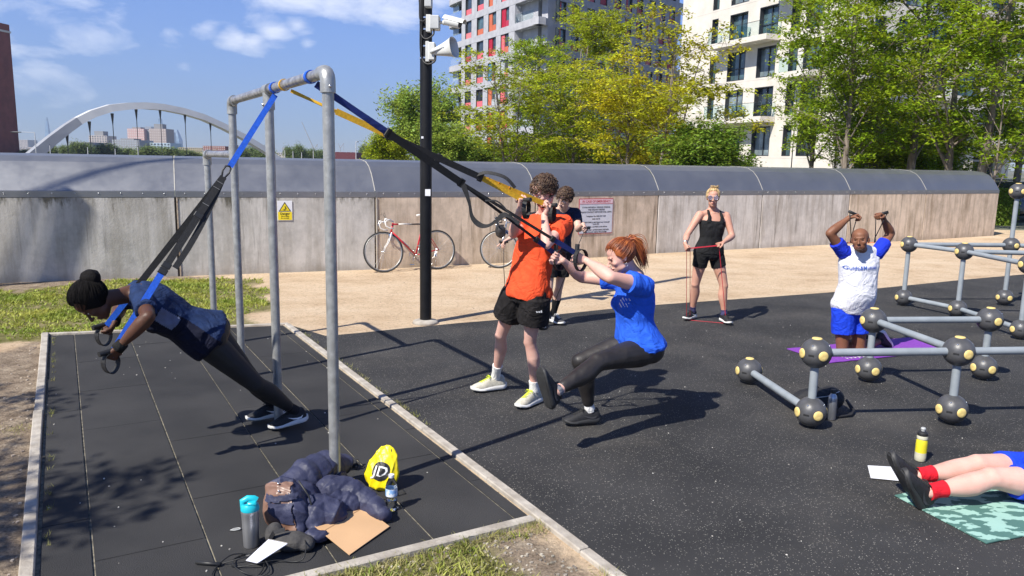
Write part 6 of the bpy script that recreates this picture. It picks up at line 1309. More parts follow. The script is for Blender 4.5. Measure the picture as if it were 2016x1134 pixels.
def side(v):
    d = v-pp; y = d @ ff; z = (d @ uu)/LT; return (y > -.035) & (y < .06) & (z > .50) & (z < .80) & (d @ rrv < -.03)
patch('side_panel', t, side, GREYP, r, .005)
LEGB = M('black_leggings', (.012, .012, .013), .62, vs=9, var=.3, bump=.15, bs=160); leggings(r, J, s, 'f', LEGB, 5, 1.80, fat=1.12, legfat=1.12)
for q in 'LR': sock(r, J, q, s, .72, SOCKB); shoe(r, J['an'+q], toe1+Vector((0, 0, .0)) if q == 'R' else Vector((-.80, -.52, -.1)), Vector((-.12, -.05, 1)), s*.95, SHB, SOLW, swoosh=SWO, tab=ORG)
b = haircap(J['head'], HF, s*1.06, lambda x, z, y: .058-abs(x)*.5+.0*z if z > .03 else .01+(z+.03)*.7, .020, 2, .0015, 90, lowback=-.075); hr = b.build('hair', H_BLK, r, True); combed(J['head'], HF, s*1.06, (0, -.85, .5), 520, H_BLK, hr, lambda x, y, z: (y < .05 and z > .02) or (y < .0 and z > -.05), 3, .0013, .0205)
bun = MB(); bc = J['head']+HF @ Vector((0, -.132, .066))*s; bun.ell(tuple(bc), (.060*s, .055*s, .052*s)); bun.tube([bc, J['head']+HF @ Vector((0, -.06, .04))*s], [.04*s, .05*s], 12); bun = displace(remesh(bun, .006), lumpy(6, 60, .004)); ob('hair_bun', bun, H_BLK, r)
GLV = fabric('black_glove', (.012, .012, .012))
for q in 'LR': b = MB(); b.tube([J['wr'+q]+(J['el'+q]-J['wr'+q]).normalized()*.035, J['wr'+q]-(J['el'+q]-J['wr'+q]).normalized()*.012], [.034, .036], 16); b.build('wristband', GLV, r, True)
# --- young man in the red shirt
P2 = shift(dict(head=(0.222,5.73,1.680), nk=(0.245,5.83,1.517), shL=(0.375,5.70,1.440), shR=(0.10,5.94,1.425), elL=(0.239,5.441,1.314), wrL=(0.225,5.600,1.512), elR=(-0.001,5.668,1.367), wrR=(0.045,5.49,1.555), hpL=(0.18,5.70,0.905), hpR=(0.035,5.83,0.905), knL=(0.150,5.80,0.515), knR=(-0.079,5.99,0.525), anL=(0.193,5.879,0.109), anR=(-0.121,6.228,0.111)))
s = 1.03; r = empty('person', (.02, 6.05, 0), 0, 'person with curly brown hair in red t-shirt and black shorts leaning back on yellow straps', 'person')
J = setp(r, P2); pel, sho, up, R0, R1 = frame_of(J); fw = up.cross(R1); toeR = Vector((-.95, -.42, 0)); toeL = Vector((-.62, -.76, .0)).normalized()
J['toeR'] = J['anR']+toeR*.13-Vector((0, 0, .06)); J['toeL'] = J['anL']+toeL*.13-Vector((0, 0, .06))
HF = head_frame(Vector((-.74, -.52, -.46)), Vector((-.2, -.2, 1)))
body(r, J, s, 'm', SK_PALE, dict(L=dict(d=(.35, .1, .9), n_=(-.75, -.3, .2), curl=(62, 80, 45)), R=dict(d=(.25, -.3, .85), n_=(-.5, .65, .3), curl=(70, 85, 45))), J['head'], HF, wide=.98, legfat=.90, armfat=.92, fat=.95, feet=dict(L=(toeL, (0, 0, 1)), R=(toeR, (0, 0, 1))))
face(r, J['head'], HF, s, LIP, H_BRN)
REDT = fabric('red_orange_tee', (.74, .080, .024), .10, bump=.3); t = tee(r, J, s, 'm', REDT, 8, t0=-.10, slv=.58, r0=.078, r1=.078, off=.022, fat=.98, amp=.018, freq=15, flare=.03)
BSH = fabric('black_shorts', (.016, .014, .014), .3); sh_ = bottoms(r, J, s, 'm', BSH, 9, .56, .024, amp=.007, flare=.03, top=.10)
def clogo(root, c, ux, uz, k, mat, name='logo'):   # three slanted bars
    b = MB(); c, ux, uz = _v(c), _v(ux).normalized(), _v(uz).normalized(); nn = ux.cross(uz).normalized()
    for i, (x0, h) in enumerate(((-.016, .010), (-.004, .018), (.008, .026))):
        b.add([tuple(c+ux*a*k+uz*z*k) for a, z in ((x0, 0), (x0+.009, 0), (x0+.009-.0035, h*.8), (x0-.0035, h))], [(0, 1, 2, 3)])
    return b.build(name, mat, root)
h, k_, a_, bk = legdirs(J, 'L'); cdir = Vector((-.2, -1, .25)).normalized(); c_ = h.lerp(k_, .30); cam2 = (Vector((0, 0, 1.9))-r.location-c_).normalized(); c_ = c_+Vector((.035, -.122, 0)); clogo(r, c_, (1, .25, 0), (0, 0, 1), 1.35, SWO)
for q, td in (('L', toeL), ('R', toeR)): sock(r, J, q, s, .72 if q == 'R' else .8, SOCKW); shoe(r, J['an'+q], td, (0, 0, 1), s*1.0, SHC, SOLW, lace=LACEY)
# curls
def curls(c, R, s, n, mat, root, seed, front=.085, low=-.03, rad=.011, thick=.016):
    rng = np.random.RandomState(seed); b = MB(); b2 = haircap(c, R, s, lambda x, z, y: .055 if z > .02 else -.005, .010, seed, .002, 120, lowback=-.055); o = b2.build('hair', mat, root, True)
    i = 0
    while i < n:
        d = rng.normal(size=3); d /= np.linalg.norm(d); p = d*np.array((.078, .097, .086))+np.array((0, -.014, .036))
        lim = low if p[1] < .0 else low+.02+(p[1])*.62
        if p[2] < lim: continue
        i += 1; a = np.cross(d, rng.normal(size=3)); a /= np.linalg.norm(a); e = np.cross(d, a); rr = rad*rng.uniform(.6, 1.2); k = rng.uniform(1.1, 1.9)*math.pi; pts = []
        for t in np.linspace(0, k, 7): q = p+d*(thick*rng.uniform(.1, .5)+.004*t)+a*rr*math.cos(t)+e*rr*math.sin(t)-np.array((0, 0, 1))*.0015*t; pts.append(c+R @ (Vector(q)*s))
        b.tube(pts, [.0058*s*(1-.11*j) for j in range(7)], 5)
    b.build('curls', mat, o, True)['kind'] = 'stuff'
curls(J['head'], HF, s*.92, 520, H_BRN, r, 5)
# --- woman in the blue shirt
P3 = shift(dict(head=(0.747,5.308,1.253), nk=(0.868,5.375,1.118), shL=(0.905,5.205,1.068), shR=(0.80,5.52,1.062), elL=(0.653,5.053,1.147), wrL=(0.500,5.228,1.237), elR=(0.515,5.606,1.061), wrR=(0.360,5.470,1.200), hpL=(0.940,5.275,0.600), hpR=(0.900,5.455,0.615), knL=(0.585,5.014,0.572), knR=(0.500,5.328,0.494), anL=(0.301,4.774,0.442), anR=(0.588,5.423,0.110)))
s = .99; r = empty('person', (.6, 5.4, 0), 0, 'person with auburn ponytail in blue t-shirt and black leggings squatting on one leg', 'person')
J = setp(r, P3); pel, sho, up, R0, R1 = frame_of(J); fw = up.cross(R1)
sh_dir = (J['anL']-J['knL']).normalized(); toeL = (Vector((-.28, -.10, .95))).normalized(); toeR = Vector((-.97, -.24, 0)).normalized()
J['toeL'] = J['anL']+toeL*.12+sh_dir*.05; J['toeR'] = J['anR']+toeR*.13-Vector((0, 0, .06))
HF = head_frame(Vector((-.93, -.14, -.36)), Vector((-.40, .0, .9)))
body(r, J, s, 'f', SK_PALE, dict(L=dict(d=(-.85, -.12, .30), n_=(.15, .95, -.1), curl=(80, 95, 50), thumb=(.7, .6)), R=dict(d=(-.8, .1, .4), n_=(0, -.95, -.1), curl=(80, 95, 50), thumb=(.7, .6))), J['head'], HF, fat=1.12, legfat=1.16, armfat=1.18, wide=1.04, open_=.001, feet=dict(L=(toeL, -sh_dir), R=(toeR, (0, 0, 1))))
face(r, J['head'], HF, s, LIP, H_RED, closed=True, smile=1., teeth=True)
BLUT = fabric('royal_blue_tee', (.020, .105, .62), .10, bump=.3); t = tee(r, J, s, 'f', BLUT, 14, t0=-.03, slv=.50, r0=.078, r1=.078, off=.018, fat=1.14, amp=.016, freq=16, bust=.085, flare=.05, armfat=1.1, belly=.02)
uu, ff, rrv = np.array(up), np.array(up.cross(R1)), np.array(R1); pp = np.array(pel); LT = (sho-pel).length
def badge(v): d = v-pp; z = (d @ uu)/LT; x = d @ rrv; y = d @ ff; return (z > .70) & (z < .84) & (x < -.045) & (x > -.135) & (y > .03) & (np.sin(v[:, 0]*310+v[:, 2]*180) > -.35)
patch('chest_print', t, badge, SWO, r, .002)
LEGC = M('charcoal_black_leggings', (.022, .019, .018), .5, vs=9, var=.25, bump=.12, bs=160); leggings(r, J, s, 'f', LEGC, 15, 1.84, fat=1.1, legfat=1.18)
sock(r, J, 'R', s, .88, SOCKW); sock(r, J, 'L', s, .93, fabric('grey_sock', (.2, .2, .22))); shoe(r, J['anR'], toeR, (0, 0, 1), s*.97, SHB, SOLB, swoosh=SHG); shoe(r, J['anL'], toeL, -sh_dir, s*.97, SHB, SOLB, swoosh=SHG)
c = J['head']; s2 = s*1.03
b = haircap(c, HF, s2, lambda x, z, y: min(.066-abs(x)*.45, -.008+max(0, z+.02)*.95), .012, 7, .0018, 150, lowback=-.045); hr = b.build('hair', H_RED, r, True)
b = MB(); ptb = c+HF @ Vector((0, -.095, .085))*s2
def pony(rng):
    o = Vector(rng.normal(0, .010, 3)); sp_ = Vector(rng.normal(0, 1, 3)); p = ptb+o; a = HF @ Vector((0, -.06, .035)); dn = Vector((.10, .02, -.30)); L_ = rng.uniform(.75, 1.1); pts = []
    for t in np.linspace(0, 1, 8): pts.append(p+a*(1-(1-t)**2)*.95+dn*(t**1.7)*L_*.72+sp_*.020*math.sin(t*2.4))
    return pts
strands(b, None, pony, 260, .0036, 4); b.build('ponytail', H_RED, r, True)['kind'] = 'stuff'
b = MB(); b.ell(tuple(ptb), (.022, .022, .022)); b.build('hair_tie', BLK, r, True)
b = MB(); rng = np.random.RandomState(3)
combed(c, HF, s2, (0, -.80, .58), 750, H_RED, hr, lambda x, y, z: (z > .05 and y < .066) or (y < .012 and z > -.04), 11, .0014, .013)
for i in range(0):
    x0 = rng.uniform(-.06, .06); pts = []; u1 = rng.uniform(-.02, .02)
    for t in np.linspace(0, 1, 7):
        ang = t*2.0; y = .07*math.cos(ang)-.014; z = .036+.088*math.sin(ang*.92+.35); pts.append(c+HF @ Vector((x0*(1-t*.75)+.01*math.sin(5*t+i), y-.018*t, z+.004*math.sin(i)+.004))*s2)
    b.tube(pts, .0022, 4)
for q in (-1, 1): b = MB(); ec = c+HF @ Vector((q*.083, -.006, -.052))*s; b.tube([ec+Vector((.009*math.cos(a), 0, .011*math.sin(a))) for a in np.linspace(0, 2*math.pi, 14, endpoint=False)], .0016, 5, closed=True); b.build('earring', SPK, r, True)
# --- woman in black tank top with red band
P4 = shift(dict(head=(2.372,9.22,1.505), nk=(2.389,9.27,1.35), shL=(2.555,9.27,1.295), shR=(2.225,9.21,1.305), elL=(2.62,9.18,1.060), wrL=(2.46,8.97,1.00), elR=(2.07,9.13,1.07), wrR=(2.005,8.93,.985), hpL=(2.455,9.24,0.84), hpR=(2.275,9.19,0.84), knL=(2.56,9.20,0.452), knR=(2.235,9.26,0.462), anL=(2.590,9.20,0.105), anR=(2.245,9.38,0.105)))
s = .965; r = empty('person', (2.42, 9.28, 0), 0, 'person in black tank top, black shorts and round sunglasses stretching a red band', 'person')
J = setp(r, P4); pel, sho, up, R0, R1 = frame_of(J); tL = Vector((.18, -.98, 0)); tR = Vector((-.70, -.72, 0)).normalized(); J['toeL'] = J['anL']+tL*.12-Vector((0, 0, .06)); J['toeR'] = J['anR']+tR*.12-Vector((0, 0, .06))
HF = head_frame(Vector((-.22, -.97, .06)), Vector((0, 0, 1)))
body(r, J, s, 'f', SK_TAN, dict(L=dict(d=(-.8, -.35, -.1), n_=(.0, -.2, -1), curl=(75, 90, 50)), R=dict(d=(.15, -.45, -.55), n_=(.85, .1, -.2), curl=(75, 90, 50))), J['head'], HF, fat=1.06, armfat=1.0, legfat=1.06, feet=dict(L=(tL, (0, 0, 1)), R=(tR, (0, 0, 1))))
face(r, J['head'], HF, s, LIP, H_BLD, shades=True)
c = J['head']; W = lambda p: c+HF @ (Vector(p)*s)
SGL = empty('sunglasses', (0, 0, 0)); SGL.parent = r
for q in (-1, 1): b = MB(); b.tube([W((q*.034, .094, .003)), W((q*.034, .098, .003))], .026*s, 24); b.build('lens', M('smoky_lens', (.16, .11, .13), .06, spec=1.) if q < 0 else bpy.data.materials['smoky_lens'], SGL, True, 40); b = MB(); b.tube([W((q*.034+.026*math.cos(a), .097, .003+.026*math.sin(a))) for a in np.linspace(0, 2*math.pi, 20, endpoint=False)], .0022, 5, closed=True); b.tube([W((q*.06, .095, .006)), W((q*.078, .01, .002))], .002, 5); b.build('rim', SPK, SGL, True)
b = MB(); b.tube([W((-.008, .10, .008)), W((.008, .10, .008))], .002, 5); b.build('bridge_piece', SPK, SGL)
b = haircap(c, HF, s*1.02, lambda x, z, y: min(.060-abs(x)*.4, -.008+max(0, z+.02)*.9), .010, 17, .002, 150, lowback=-.04); hr = b.build('hair', H_BLD, r, True)
b = MB()
def bun2(rng):
    o = W((-.015+rng.normal(0, .016), -.03+rng.normal(0, .016), .124)); a = rng.uniform(0, 6.28); L_ = rng.uniform(.015, .05); d = Vector((math.cos(a)*.8, math.sin(a)*.6, rng.uniform(.2, 1))); return [o, o+d*L_*.5+Vector((0, 0, .01)), o+d*L_+Vector((math.cos(a)*.01, 0, -.012))]
combed(c, HF, s*1.0, (-.1, -.35, .95), 260, H_BLD, hr, lambda x, y, z: (z > .05 and y < .062) or (y < .0 and z > -.03), 6, .0022, .011)
strands(b, None, bun2, 150, .0040, 9); b.build('messy_bun', H_BLD, r, True)['kind'] = 'stuff'
BTK = fabric('black_tank_top', (.012, .012, .013), .3, bump=.2)
mb = MB(); torso(mb, J, s, 'f', off=.011, t0=-.02, t1=.86, fat=1.06); fw = up.cross(R1); LT = (sho-pel).length
for sg in (-1, 1): mb.ell(tuple(pel+up*LT*.70+R1*(sg*.062*s)+fw*(.07*s)), .062*s); mb.tube([pel+up*LT*.80+R1*(sg*.085*s)+fw*.095*s, pel+up*LT*.97+R1*(sg*.084*s)+fw*.085*s, pel+up*(LT*1.07+.016)+R1*(sg*.080*s)+fw*.02*s, pel+up*(LT*1.06+.016)+R1*(sg*.078*s)-fw*.03*s, pel+up*LT*.96+R1*(sg*.07*s)-fw*.085*s, pel+up*LT*.8+R1*(sg*.05*s)-fw*.10*s], [.026, .021, .019, .019, .02, .03], 10)
cloth(r, 'tank_top', mb, BTK, .007, 21, .0035, 34, tuple(up)); bottoms(r, J, s, 'f', BTK, 22, .42, .010, amp=.003, flare=.006, top=.22, fat=.98)
for q, td in (('L', tL), ('R', tR)): sock(r, J, q, s, .84, SOCKN, 1.08); shoe(r, J['an'+q], td, (0, 0, 1), s*.92, SHB, SOLW, swoosh=SWO if q == 'R' else None)
b = MB(); wv = (J['elR']-J['wrR']).normalized(); b.tube([J['wrR']+wv*.02, J['wrR']+wv*.04], .030, 14); b.build('watch', SPK, r, True)
BANDR = M('red_rubber_band', (.60, .03, .05), .5); bd_ = empty('resistance_band', (2.42, 9.2, 0), 0, 'thin red resistance band looped under the feet of the person in black tank top', 'exercise band'); O = bd_.location
hl = P4['wrL']+Vector((-.055, -.025, -.03)); hr_ = P4['wrR']+Vector((.03, -.055, -.05)); fL = P4['anL']+Vector((.02, -.04, -.10)); fR = P4['anR']+Vector((-.07, -.07, -.10)); 
b = MB(); q = [hr_, hl]; b.ribbon([p-O for p in (hr_, hl)], .013, .004, (0, -1, 0)); b.ribbon([p-O for p in (hr_+Vector((-.02, 0, 0)), fR+Vector((-.02, -.03, 0)))], .006, .003, (0, -1, 0)); b.ribbon([p-O for p in (hr_+Vector((.02, .0, 0)), Vector((2.30, 9.3, .8)), fR+Vector((.03, 0, 0))) if p != 0][::2], .006, .003, (0, -1, 0)); b.ribbon([p-O for p in (fR+Vector((0, -.02, 0)), fL+Vector((0, -.03, 0)))], .008, .003, (0, 0, 1)); b.ribbon([p-O for p in (fL, hl)], .007, .003, (0, -1, 0)); b.build('band', BANDR, bd_)
# --- kneeling man
P5 = shift(dict(head=(3.400,7.52,1.195), nk=(3.465,7.62,1.075), shL=(3.645,7.66,1.055), shR=(3.295,7.62,1.06), elL=(3.830,7.80,1.245), wrL=(3.690,7.70,1.405), elR=(3.115,7.56,1.255), wrR=(3.305,7.60,1.408), hpL=(3.545,7.72,.50), hpR=(3.365,7.66,.50), knL=(3.575,7.70,.060), knR=(3.385,7.66,.060), anL=(3.92,7.99,.085), anR=(3.74,8.00,.085)))
s = 1.04; r = empty('person', (3.48, 7.7, 0), 0, 'person kneeling on purple mat in white shirt with blue sleeves, arms raised', 'person')
J = setp(r, P5); pel, sho, up, R0, R1 = frame_of(J); tk = Vector((.72, .55, -.18)).normalized()
for q in 'LR': J['toe'+q] = J['an'+q]+tk*.10-Vector((0, 0, .03))
HF = head_frame(Vector((-.52, -.85, .10)), Vector((-.05, .1, 1)))
body(r, J, s, 'm', SK_BRN, dict(L=dict(d=(-.55, -.25, .35), n_=(-.1, -.3, -.9), curl=(60, 80, 45)), R=dict(d=(.75, -.15, .25), n_=(.1, -.3, -.9), curl=(60, 80, 45))), J['head'], HF, fat=1.08, belly=.05, wide=1.06, armfat=1.08, legfat=1.08, feet=dict(L=((.50, .30, -.62), (-.55, -.3, -.5)), R=((.50, .30, -.62), (-.55, -.3, -.5))))
face(r, J['head'], HF, s*1.0, LIPD, H_BLK, closed=True)
for q in (-1, 1): pass
b = MB(); b.tube([J['head']+HF @ Vector((x, .085-abs(x)*.5, -.088-.0*abs(x)))*s for x in (-.03, -.015, 0, .015, .03)], [.006, .010, .012, .010, .006], 8, flat=.5); b.build('stubble', M('dark_stubble', (.04, .02, .012), .9, vs=200), r, True)
WHT_T = fabric('white_tee', (.70, .70, .74), .05, bump=.25); RAG = fabric('blue_raglan_sleeve', (.012, .035, .50), .12, bump=.3)
t = tee(r, J, s, 'm', WHT_T, 31, t0=-.08, slv=.56, r0=.068, r1=.070, off=.018, fat=1.06, amp=.010, freq=15, smat=RAG, belly=.055, flare=.03, name='t_shirt')
tx = text('shirt_print', 'Guide&Mutual', .054, M('blue_script_print', (.12, .22, .62), .6), r, (0, 0, 0), (0, 0, 0), .0003); fw = up.cross(R1)
# the print lies on the cloth: wrap it on the shirt's own surface
def wrap(o, tgt, org, ux, uz, dirn, off=.003):
    from mathutils.bvhtree import BVHTree
    me = tgt.data; bv = BVHTree.FromPolygons([v.co.copy() for v in me.vertices], [tuple(p.vertices) for p in me.polygons]); m2 = o.data
    for v in m2.vertices:
        p = org+ux*v.co.x+uz*(v.co.y+v.co.x*.06); hit = bv.ray_cast(p-dirn*.6, dirn)
        v.co = (hit[0]-dirn*off) if hit[0] is not None else p
    m2.update()
LT = (sho-pel).length; wrap(tx, t, pel+up*LT*.78+fw*.2+R1*.045, R1*-1., up, -fw, .007)
SHBL = fabric('royal_blue_shorts', (.010, .050, .58), .14, bump=.3); bottoms(r, J, s, 'm', SHBL, 33, .62, .022, amp=.008, flare=.02, top=.06, fat=1.05, legfat=1.05)
for q in 'LR': sock(r, J, q, s, .92, SOCKB); shoe(r, J['an'+q], Vector((.50, .30, -.62)), Vector((-.55, -.3, -.5)), s*.95, SHB, SOLW)
# --- man partly hidden behind the red shirt
P6 = shift(dict(head=(0.565,8.55,1.502), nk=(0.56,8.70,1.375), shL=(0.71,8.76,1.325), shR=(0.36,8.69,1.325), elL=(0.80,8.55,1.13), wrL=(0.755,8.29,1.235), elR=(0.10,8.62,1.13), wrR=(-0.04,8.43,1.05), hpL=(0.60,8.83,0.85), hpR=(0.42,8.76,0.85), knL=(0.55,8.86,0.455), knR=(0.42,8.70,0.445), anL=(0.502,9.219-.22,0.105), anR=(0.361,8.762,0.105)))
P6['elL'] = Vector((.74, 8.66, 1.245)); P6['elL'] = Vector((.725, 8.55, 1.16))
s = .98; r = empty('person', (.47, 8.85, 0), 0, 'person in dark navy shirt, black shorts and long black socks behind the red shirted one', 'person')
J = setp(r, P6); pel, sho, up, R0, R1 = frame_of(J); tL = Vector((.55, -.83, 0)); tR = Vector((-.1, -1, 0)); J['toeL'] = J['anL']+tL*.12-Vector((0, 0, .06)); J['toeR'] = J['anR']+tR*.12-Vector((0, 0, .06))
HF = head_frame(Vector((-.65, -.62, -.45)), Vector((-.1, -.3, 1)))
body(r, J, s, 'm', SK_FAIR, dict(L=dict(d=(.2, -.6, -.3), n_=(-.6, .1, -.6), curl=(70, 85, 45)), R=dict(d=(-.7, -.3, -.35), n_=(.2, -.2, -.9), curl=(35, 45, 30), point=1)), J['head'], HF, legfat=.92, feet=dict(L=(tL, (0, 0, 1)), R=(tR, (0, 0, 1))))
face(r, J['head'], HF, s, LIP, H_BRN); curls(J['head'], HF, s*.95, 420, H_BRN, r, 15)
NVT = fabric('dark_navy_tee', (.012, .018, .045), .2); tee(r, J, s, 'm', NVT, 41, t0=-.04, slv=.6, amp=.008, freq=22); bottoms(r, J, s, 'm', BSH, 42, .66, .018, amp=.006, flare=.016)
for q, td in (('L', tL), ('R', tR)): sock(r, J, q, s, .45 if q == 'L' else .6, SOCKB); shoe(r, J['an'+q], td, (0, 0, 1), s*.98, SHG, SOLW, stripes=SWO, lace=SOCKW)
bd_ = empty('resistance_band', (.35, 8.4, 0), 0, 'thin black tube band held by the person behind the red shirted one', 'exercise band'); O = bd_.location
b = MB(); h1 = P6['wrR']+Vector((-.06, -.03, -.03)); h2 = P6['wrL']+Vector((.02, -.06, -.03)); b.tube([h1-O, h1-O+Vector((.005, .02, -.3)), h1-O+Vector((.03, .08, -.62)), h1-O+Vector((.12, .2, -.95)), P6['anR']-O+Vector((0, -.06, -.095))], .004, 6); b.tube([h2-O, P6['anR']-O+Vector((.02, -.06, -.095))], .004, 6); b.build('tube_band', CABL, bd_, True)
for h_ in (h1, h2): b = MB(); b.tube([h_-O-Vector((.05, .0, .0)), h_-O+Vector((.05, 0, 0))], .014, 10); b.build('handle', CABL, bd_, True)
# --- person lying on the green mat, legs towards us on the left
s = .98; P7 = {k: Vector(v) for k, v in dict(anL=(2.535, 4.30, .105), knL=(2.905, 4.36, .165), hpL=(3.30, 4.44, .10), anR=(2.545, 4.45, .135), knR=(2.92, 4.52, .18), hpR=(3.31, 4.62, .11), shL=(3.84, 4.47, .12), shR=(3.86, 4.79, .12), nk=(3.93, 4.64, .115), head=(4.10, 4.66, .13), elL=(3.62, 4.33, .06), wrL=(3.39, 4.29, .05), elR=(3.66, 4.94, .06), wrR=(3.42, 4.98, .05)).items()}
P7 = {k: v+Vector((-.155, -.20, .0)) for k, v in P7.items()}
r = empty('person', (3.1, 4.4, 0), 0, 'person lying on green mat, bare legs with red socks and black shoes in view', 'person')
J = setp(r, P7); pel, sho, up, R0, R1 = frame_of(J); tq = Vector((-.52, -.10, .80)).normalized(); J['toeL'] = J['anL']+tq*.13; J['toeR'] = J['anR']+tq*.13
HF = head_frame(Vector((0, 0, 1)), Vector((1, .05, 0)))
body(r, J, s, 'm', SK_PALE, dict(L=dict(d=(-1, -.1, 0), n_=(0, 0, -1), curl=(10, 12, 8), spread=.1), R=dict(d=(-1, .1, 0), n_=(0, 0, -1), curl=(10, 12, 8), spread=.1)), J['head'], HF, legfat=1.22, feet=dict(L=(tq+Vector((0, -.12, 0)), (1, 0, .1)), R=(tq+Vector((0, .05, 0)), (1, 0, .1))))
face(r, J['head'], HF, s, LIP, H_BRN); b = haircap(J['head'], HF, s, lambda x, z, y: .05, .012, 3, .002, 120); b.build('hair', H_BRN, r, True)
bottoms(r, J, s, 'm', SHBL, 51, .55, .016, amp=.006, flare=.012, top=.1, legfat=1.1); tee(r, J, s, 'm', NVT, 52, t0=0.05, slv=.55)
for q in 'LR': sock(r, J, q, s, .76, SOCKR, 1.26); shoe(r, J['an'+q], tq+Vector((.0, -.12 if q == 'L' else .05, 0)), Vector((1, 0, .1)), s*1.04, SHB, SOLB, swoosh=SHG)
def smooth_pts(P_, n=6):
    S_ = []
    for i in range(len(P_)-1):
        p0, p1, p2, p3 = P_[max(i-1, 0)], P_[i], P_[i+1], P_[min(i+2, len(P_)-1)]
        for k in range(n): t = k/n; S_.append(.5*((2*p1)+(-p0+p2)*t+(2*p0-5*p1+4*p2-p3)*t*t+(-p0+3*p1-3*p2+p3)*t*t*t))
    return S_+[P_[-1]]
# ------------------------------------------------------------------ suspension straps
BLUS = M('blue_webbing', (.008, .10, .60), .6, vs=60, var=.15, bump=.3, bs=250); YELS = M('yellow_webbing', (.75, .42, .02), .6, vs=60, var=.15, bump=.3, bs=250); BLKS = M('black_webbing', (.012, .012, .013), .65, vs=60, var=.3, bump=.3, bs=250); NAVS = M('navy_webbing', (.006, .018, .13), .6, vs=60, bump=.3, bs=250); STCH = M('grey_stitching', (.25, .25, .25), .8)
def barpt(u, drop=0.):
    r_ = ray(u, 160); a = POSTS[0]; b_ = POSTS[2]; k = (r_.x*a.y-r_.y*a.x)/(r_.y*(b_.x-a.x)-r_.x*(b_.y-a.y)); p = a.lerp(b_, k); return Vector((p.x, p.y, HB-drop))
def wraploop(root, p, mat, w=.04):
    b = MB(); q = p-root.location; side = Vector((-bd.y, bd.x, 0)); rings = []
    for a in np.linspace(0, 2*math.pi, 20, endpoint=False):
        c_, s_ = math.cos(a), math.sin(a); rings.append([tuple(q+bd*x+(side*c_+Vector((0, 0, 1))*s_)*r_) for x, r_ in ((-w/2, PR+.001), (w/2, PR+.001), (w/2, PR+.006), (-w/2, PR+.006))])
    b.loft(rings, closed=True); b.build('anchor_loop', mat, root)
def lerp_pts(a, b, n=8, sag=0.): return [a.lerp(b, i/n)-Vector((0, 0, sag*math.sin(math.pi*i/n))) for i in range(n+1)]
CAMV = Vector((0, 0, 1.9))
def strap(root, name, a, b, w, th, mat, sag=0., tw=None):
    pts = lerp_pts(a, b, 8, sag); mid = (a+b)/2; n0 = (CAMV-mid).normalized(); m = MB(); m.ribbon([p-root.location for p in pts], w, th, n0 if tw is None else [(n0+(Vector((0, 0, 1))*tw*math.sin(math.pi*i/8))) for i in range(9)]); return m.build(name, mat, root)
def buckle(root, p, d, w, mat=None):
    d = d.normalized(); n0 = (CAMV-p).normalized(); s_ = d.cross(n0).normalized(); R3 = Matrix((d, s_, d.cross(s_))).transposed(); b = MB(); b.bevbox((-.018, -w/2-.006, -.009), (.018, w/2+.006, .009), .004, R3, p-root.location); return b.build('buckle', mat or BLK, root)
def grip_loop(root, c, ax, w, h, mat, seed=0, width=.032):
    """stirrup shaped loop of webbing with a foam handle"""
    c = c-root.location; ax = ax.normalized(); dn = Vector((0, 0, -1)); dn = (dn-ax*dn.dot(ax)).normalized(); b = MB(); P_ = []
    for t in np.linspace(0, 2*math.pi, 18, endpoint=False): P_.append(c+ax*(w*.5*math.sin(t)*(1+.15*math.cos(t)))+dn*(h*.5*(1-math.cos(t))))
    k = len(P_); rings = []
    for i in range(k):
        t = (P_[(i+1) % k]-P_[i-1]).normalized(); q = ax.cross(dn).normalized(); o_2 = t.cross(q).normalized(); rings.append([tuple(P_[i]+q*(a_*width/2)+o_2*(b_*.002)) for a_, b_ in ((-1, -1), (1, -1), (1, 1), (-1, 1))])
    b.loft(rings, closed=True); b.build('foot_loop', mat, root)
def handle_(root, c, ax): b = MB(); c = c-root.location; ax = ax.normalized(); b.tube([c-ax*.065, c+ax*.065], .016, 12, round_=False); b.build('handle', BLK, root, True, 40)
# blue and black straps of the leaning woman
B1 = barpt(541, .045); s1 = empty('suspension_strap', B1, 0, 'blue and black suspension strap held by the person in the navy top', 'suspension trainer')
hN = P1['wrL']+Vector((-.045, -.015, -.05)); hF = P1['wrR']+Vector((-.06, -.03, -.05)); sp1 = B1.lerp(hN, .30)
wraploop(s1, barpt(541), BLUS); strap(s1, 'blue_webbing', B1, sp1, .036, .004, BLUS)
b = MB(); d1 = (hN-B1).normalized(); n0 = (CAMV-sp1).normalized(); sx = d1.cross(n0).normalized(); q0 = sp1-s1.location
b.tube([q0+sx*.004, q0+d1*.01+sx*.022, q0+d1*.045+sx*.024, q0+d1*.085+sx*.008, q0+d1*.085-sx*.008, q0+d1*.04-sx*.016, q0+d1*.01-sx*.012], .006, 8, closed=True); b.build('carabiner', BLK, s1, True)
m1 = sp1+d1*.08; shN = Vector(P1['shL'])+Vector((.035, -.085, .075)); e1_ = B1.lerp(hN, .70); e1_ = e1_+Vector((0, -.02, .0))
strap(s1, 'black_webbing', m1, e1_, .042, .012, BLKS); strap(s1, 'black_webbing', m1, e1_.lerp(m1, .12)+Vector((.03, -.01, -.05)), .036, .006, BLKS, .035)
e2_ = m1.lerp(hF, .72); strap(s1, 'black_webbing', m1, e2_, .040, .008, BLKS); strap(s1, 'blue_webbing', e2_, hF, .036, .004, BLUS)
for k in (.06, .12, .3): p = m1.lerp(e1_, k); strap(s1, 'stitching', p-d1*.0012+n0*.009, p+d1*.0012+n0*.009, .042, .002, STCH)
for p in (m1.lerp(e1_, .42), e1_, e1_.lerp(m1, .06), e2_): buckle(s1, p, d1, .042)
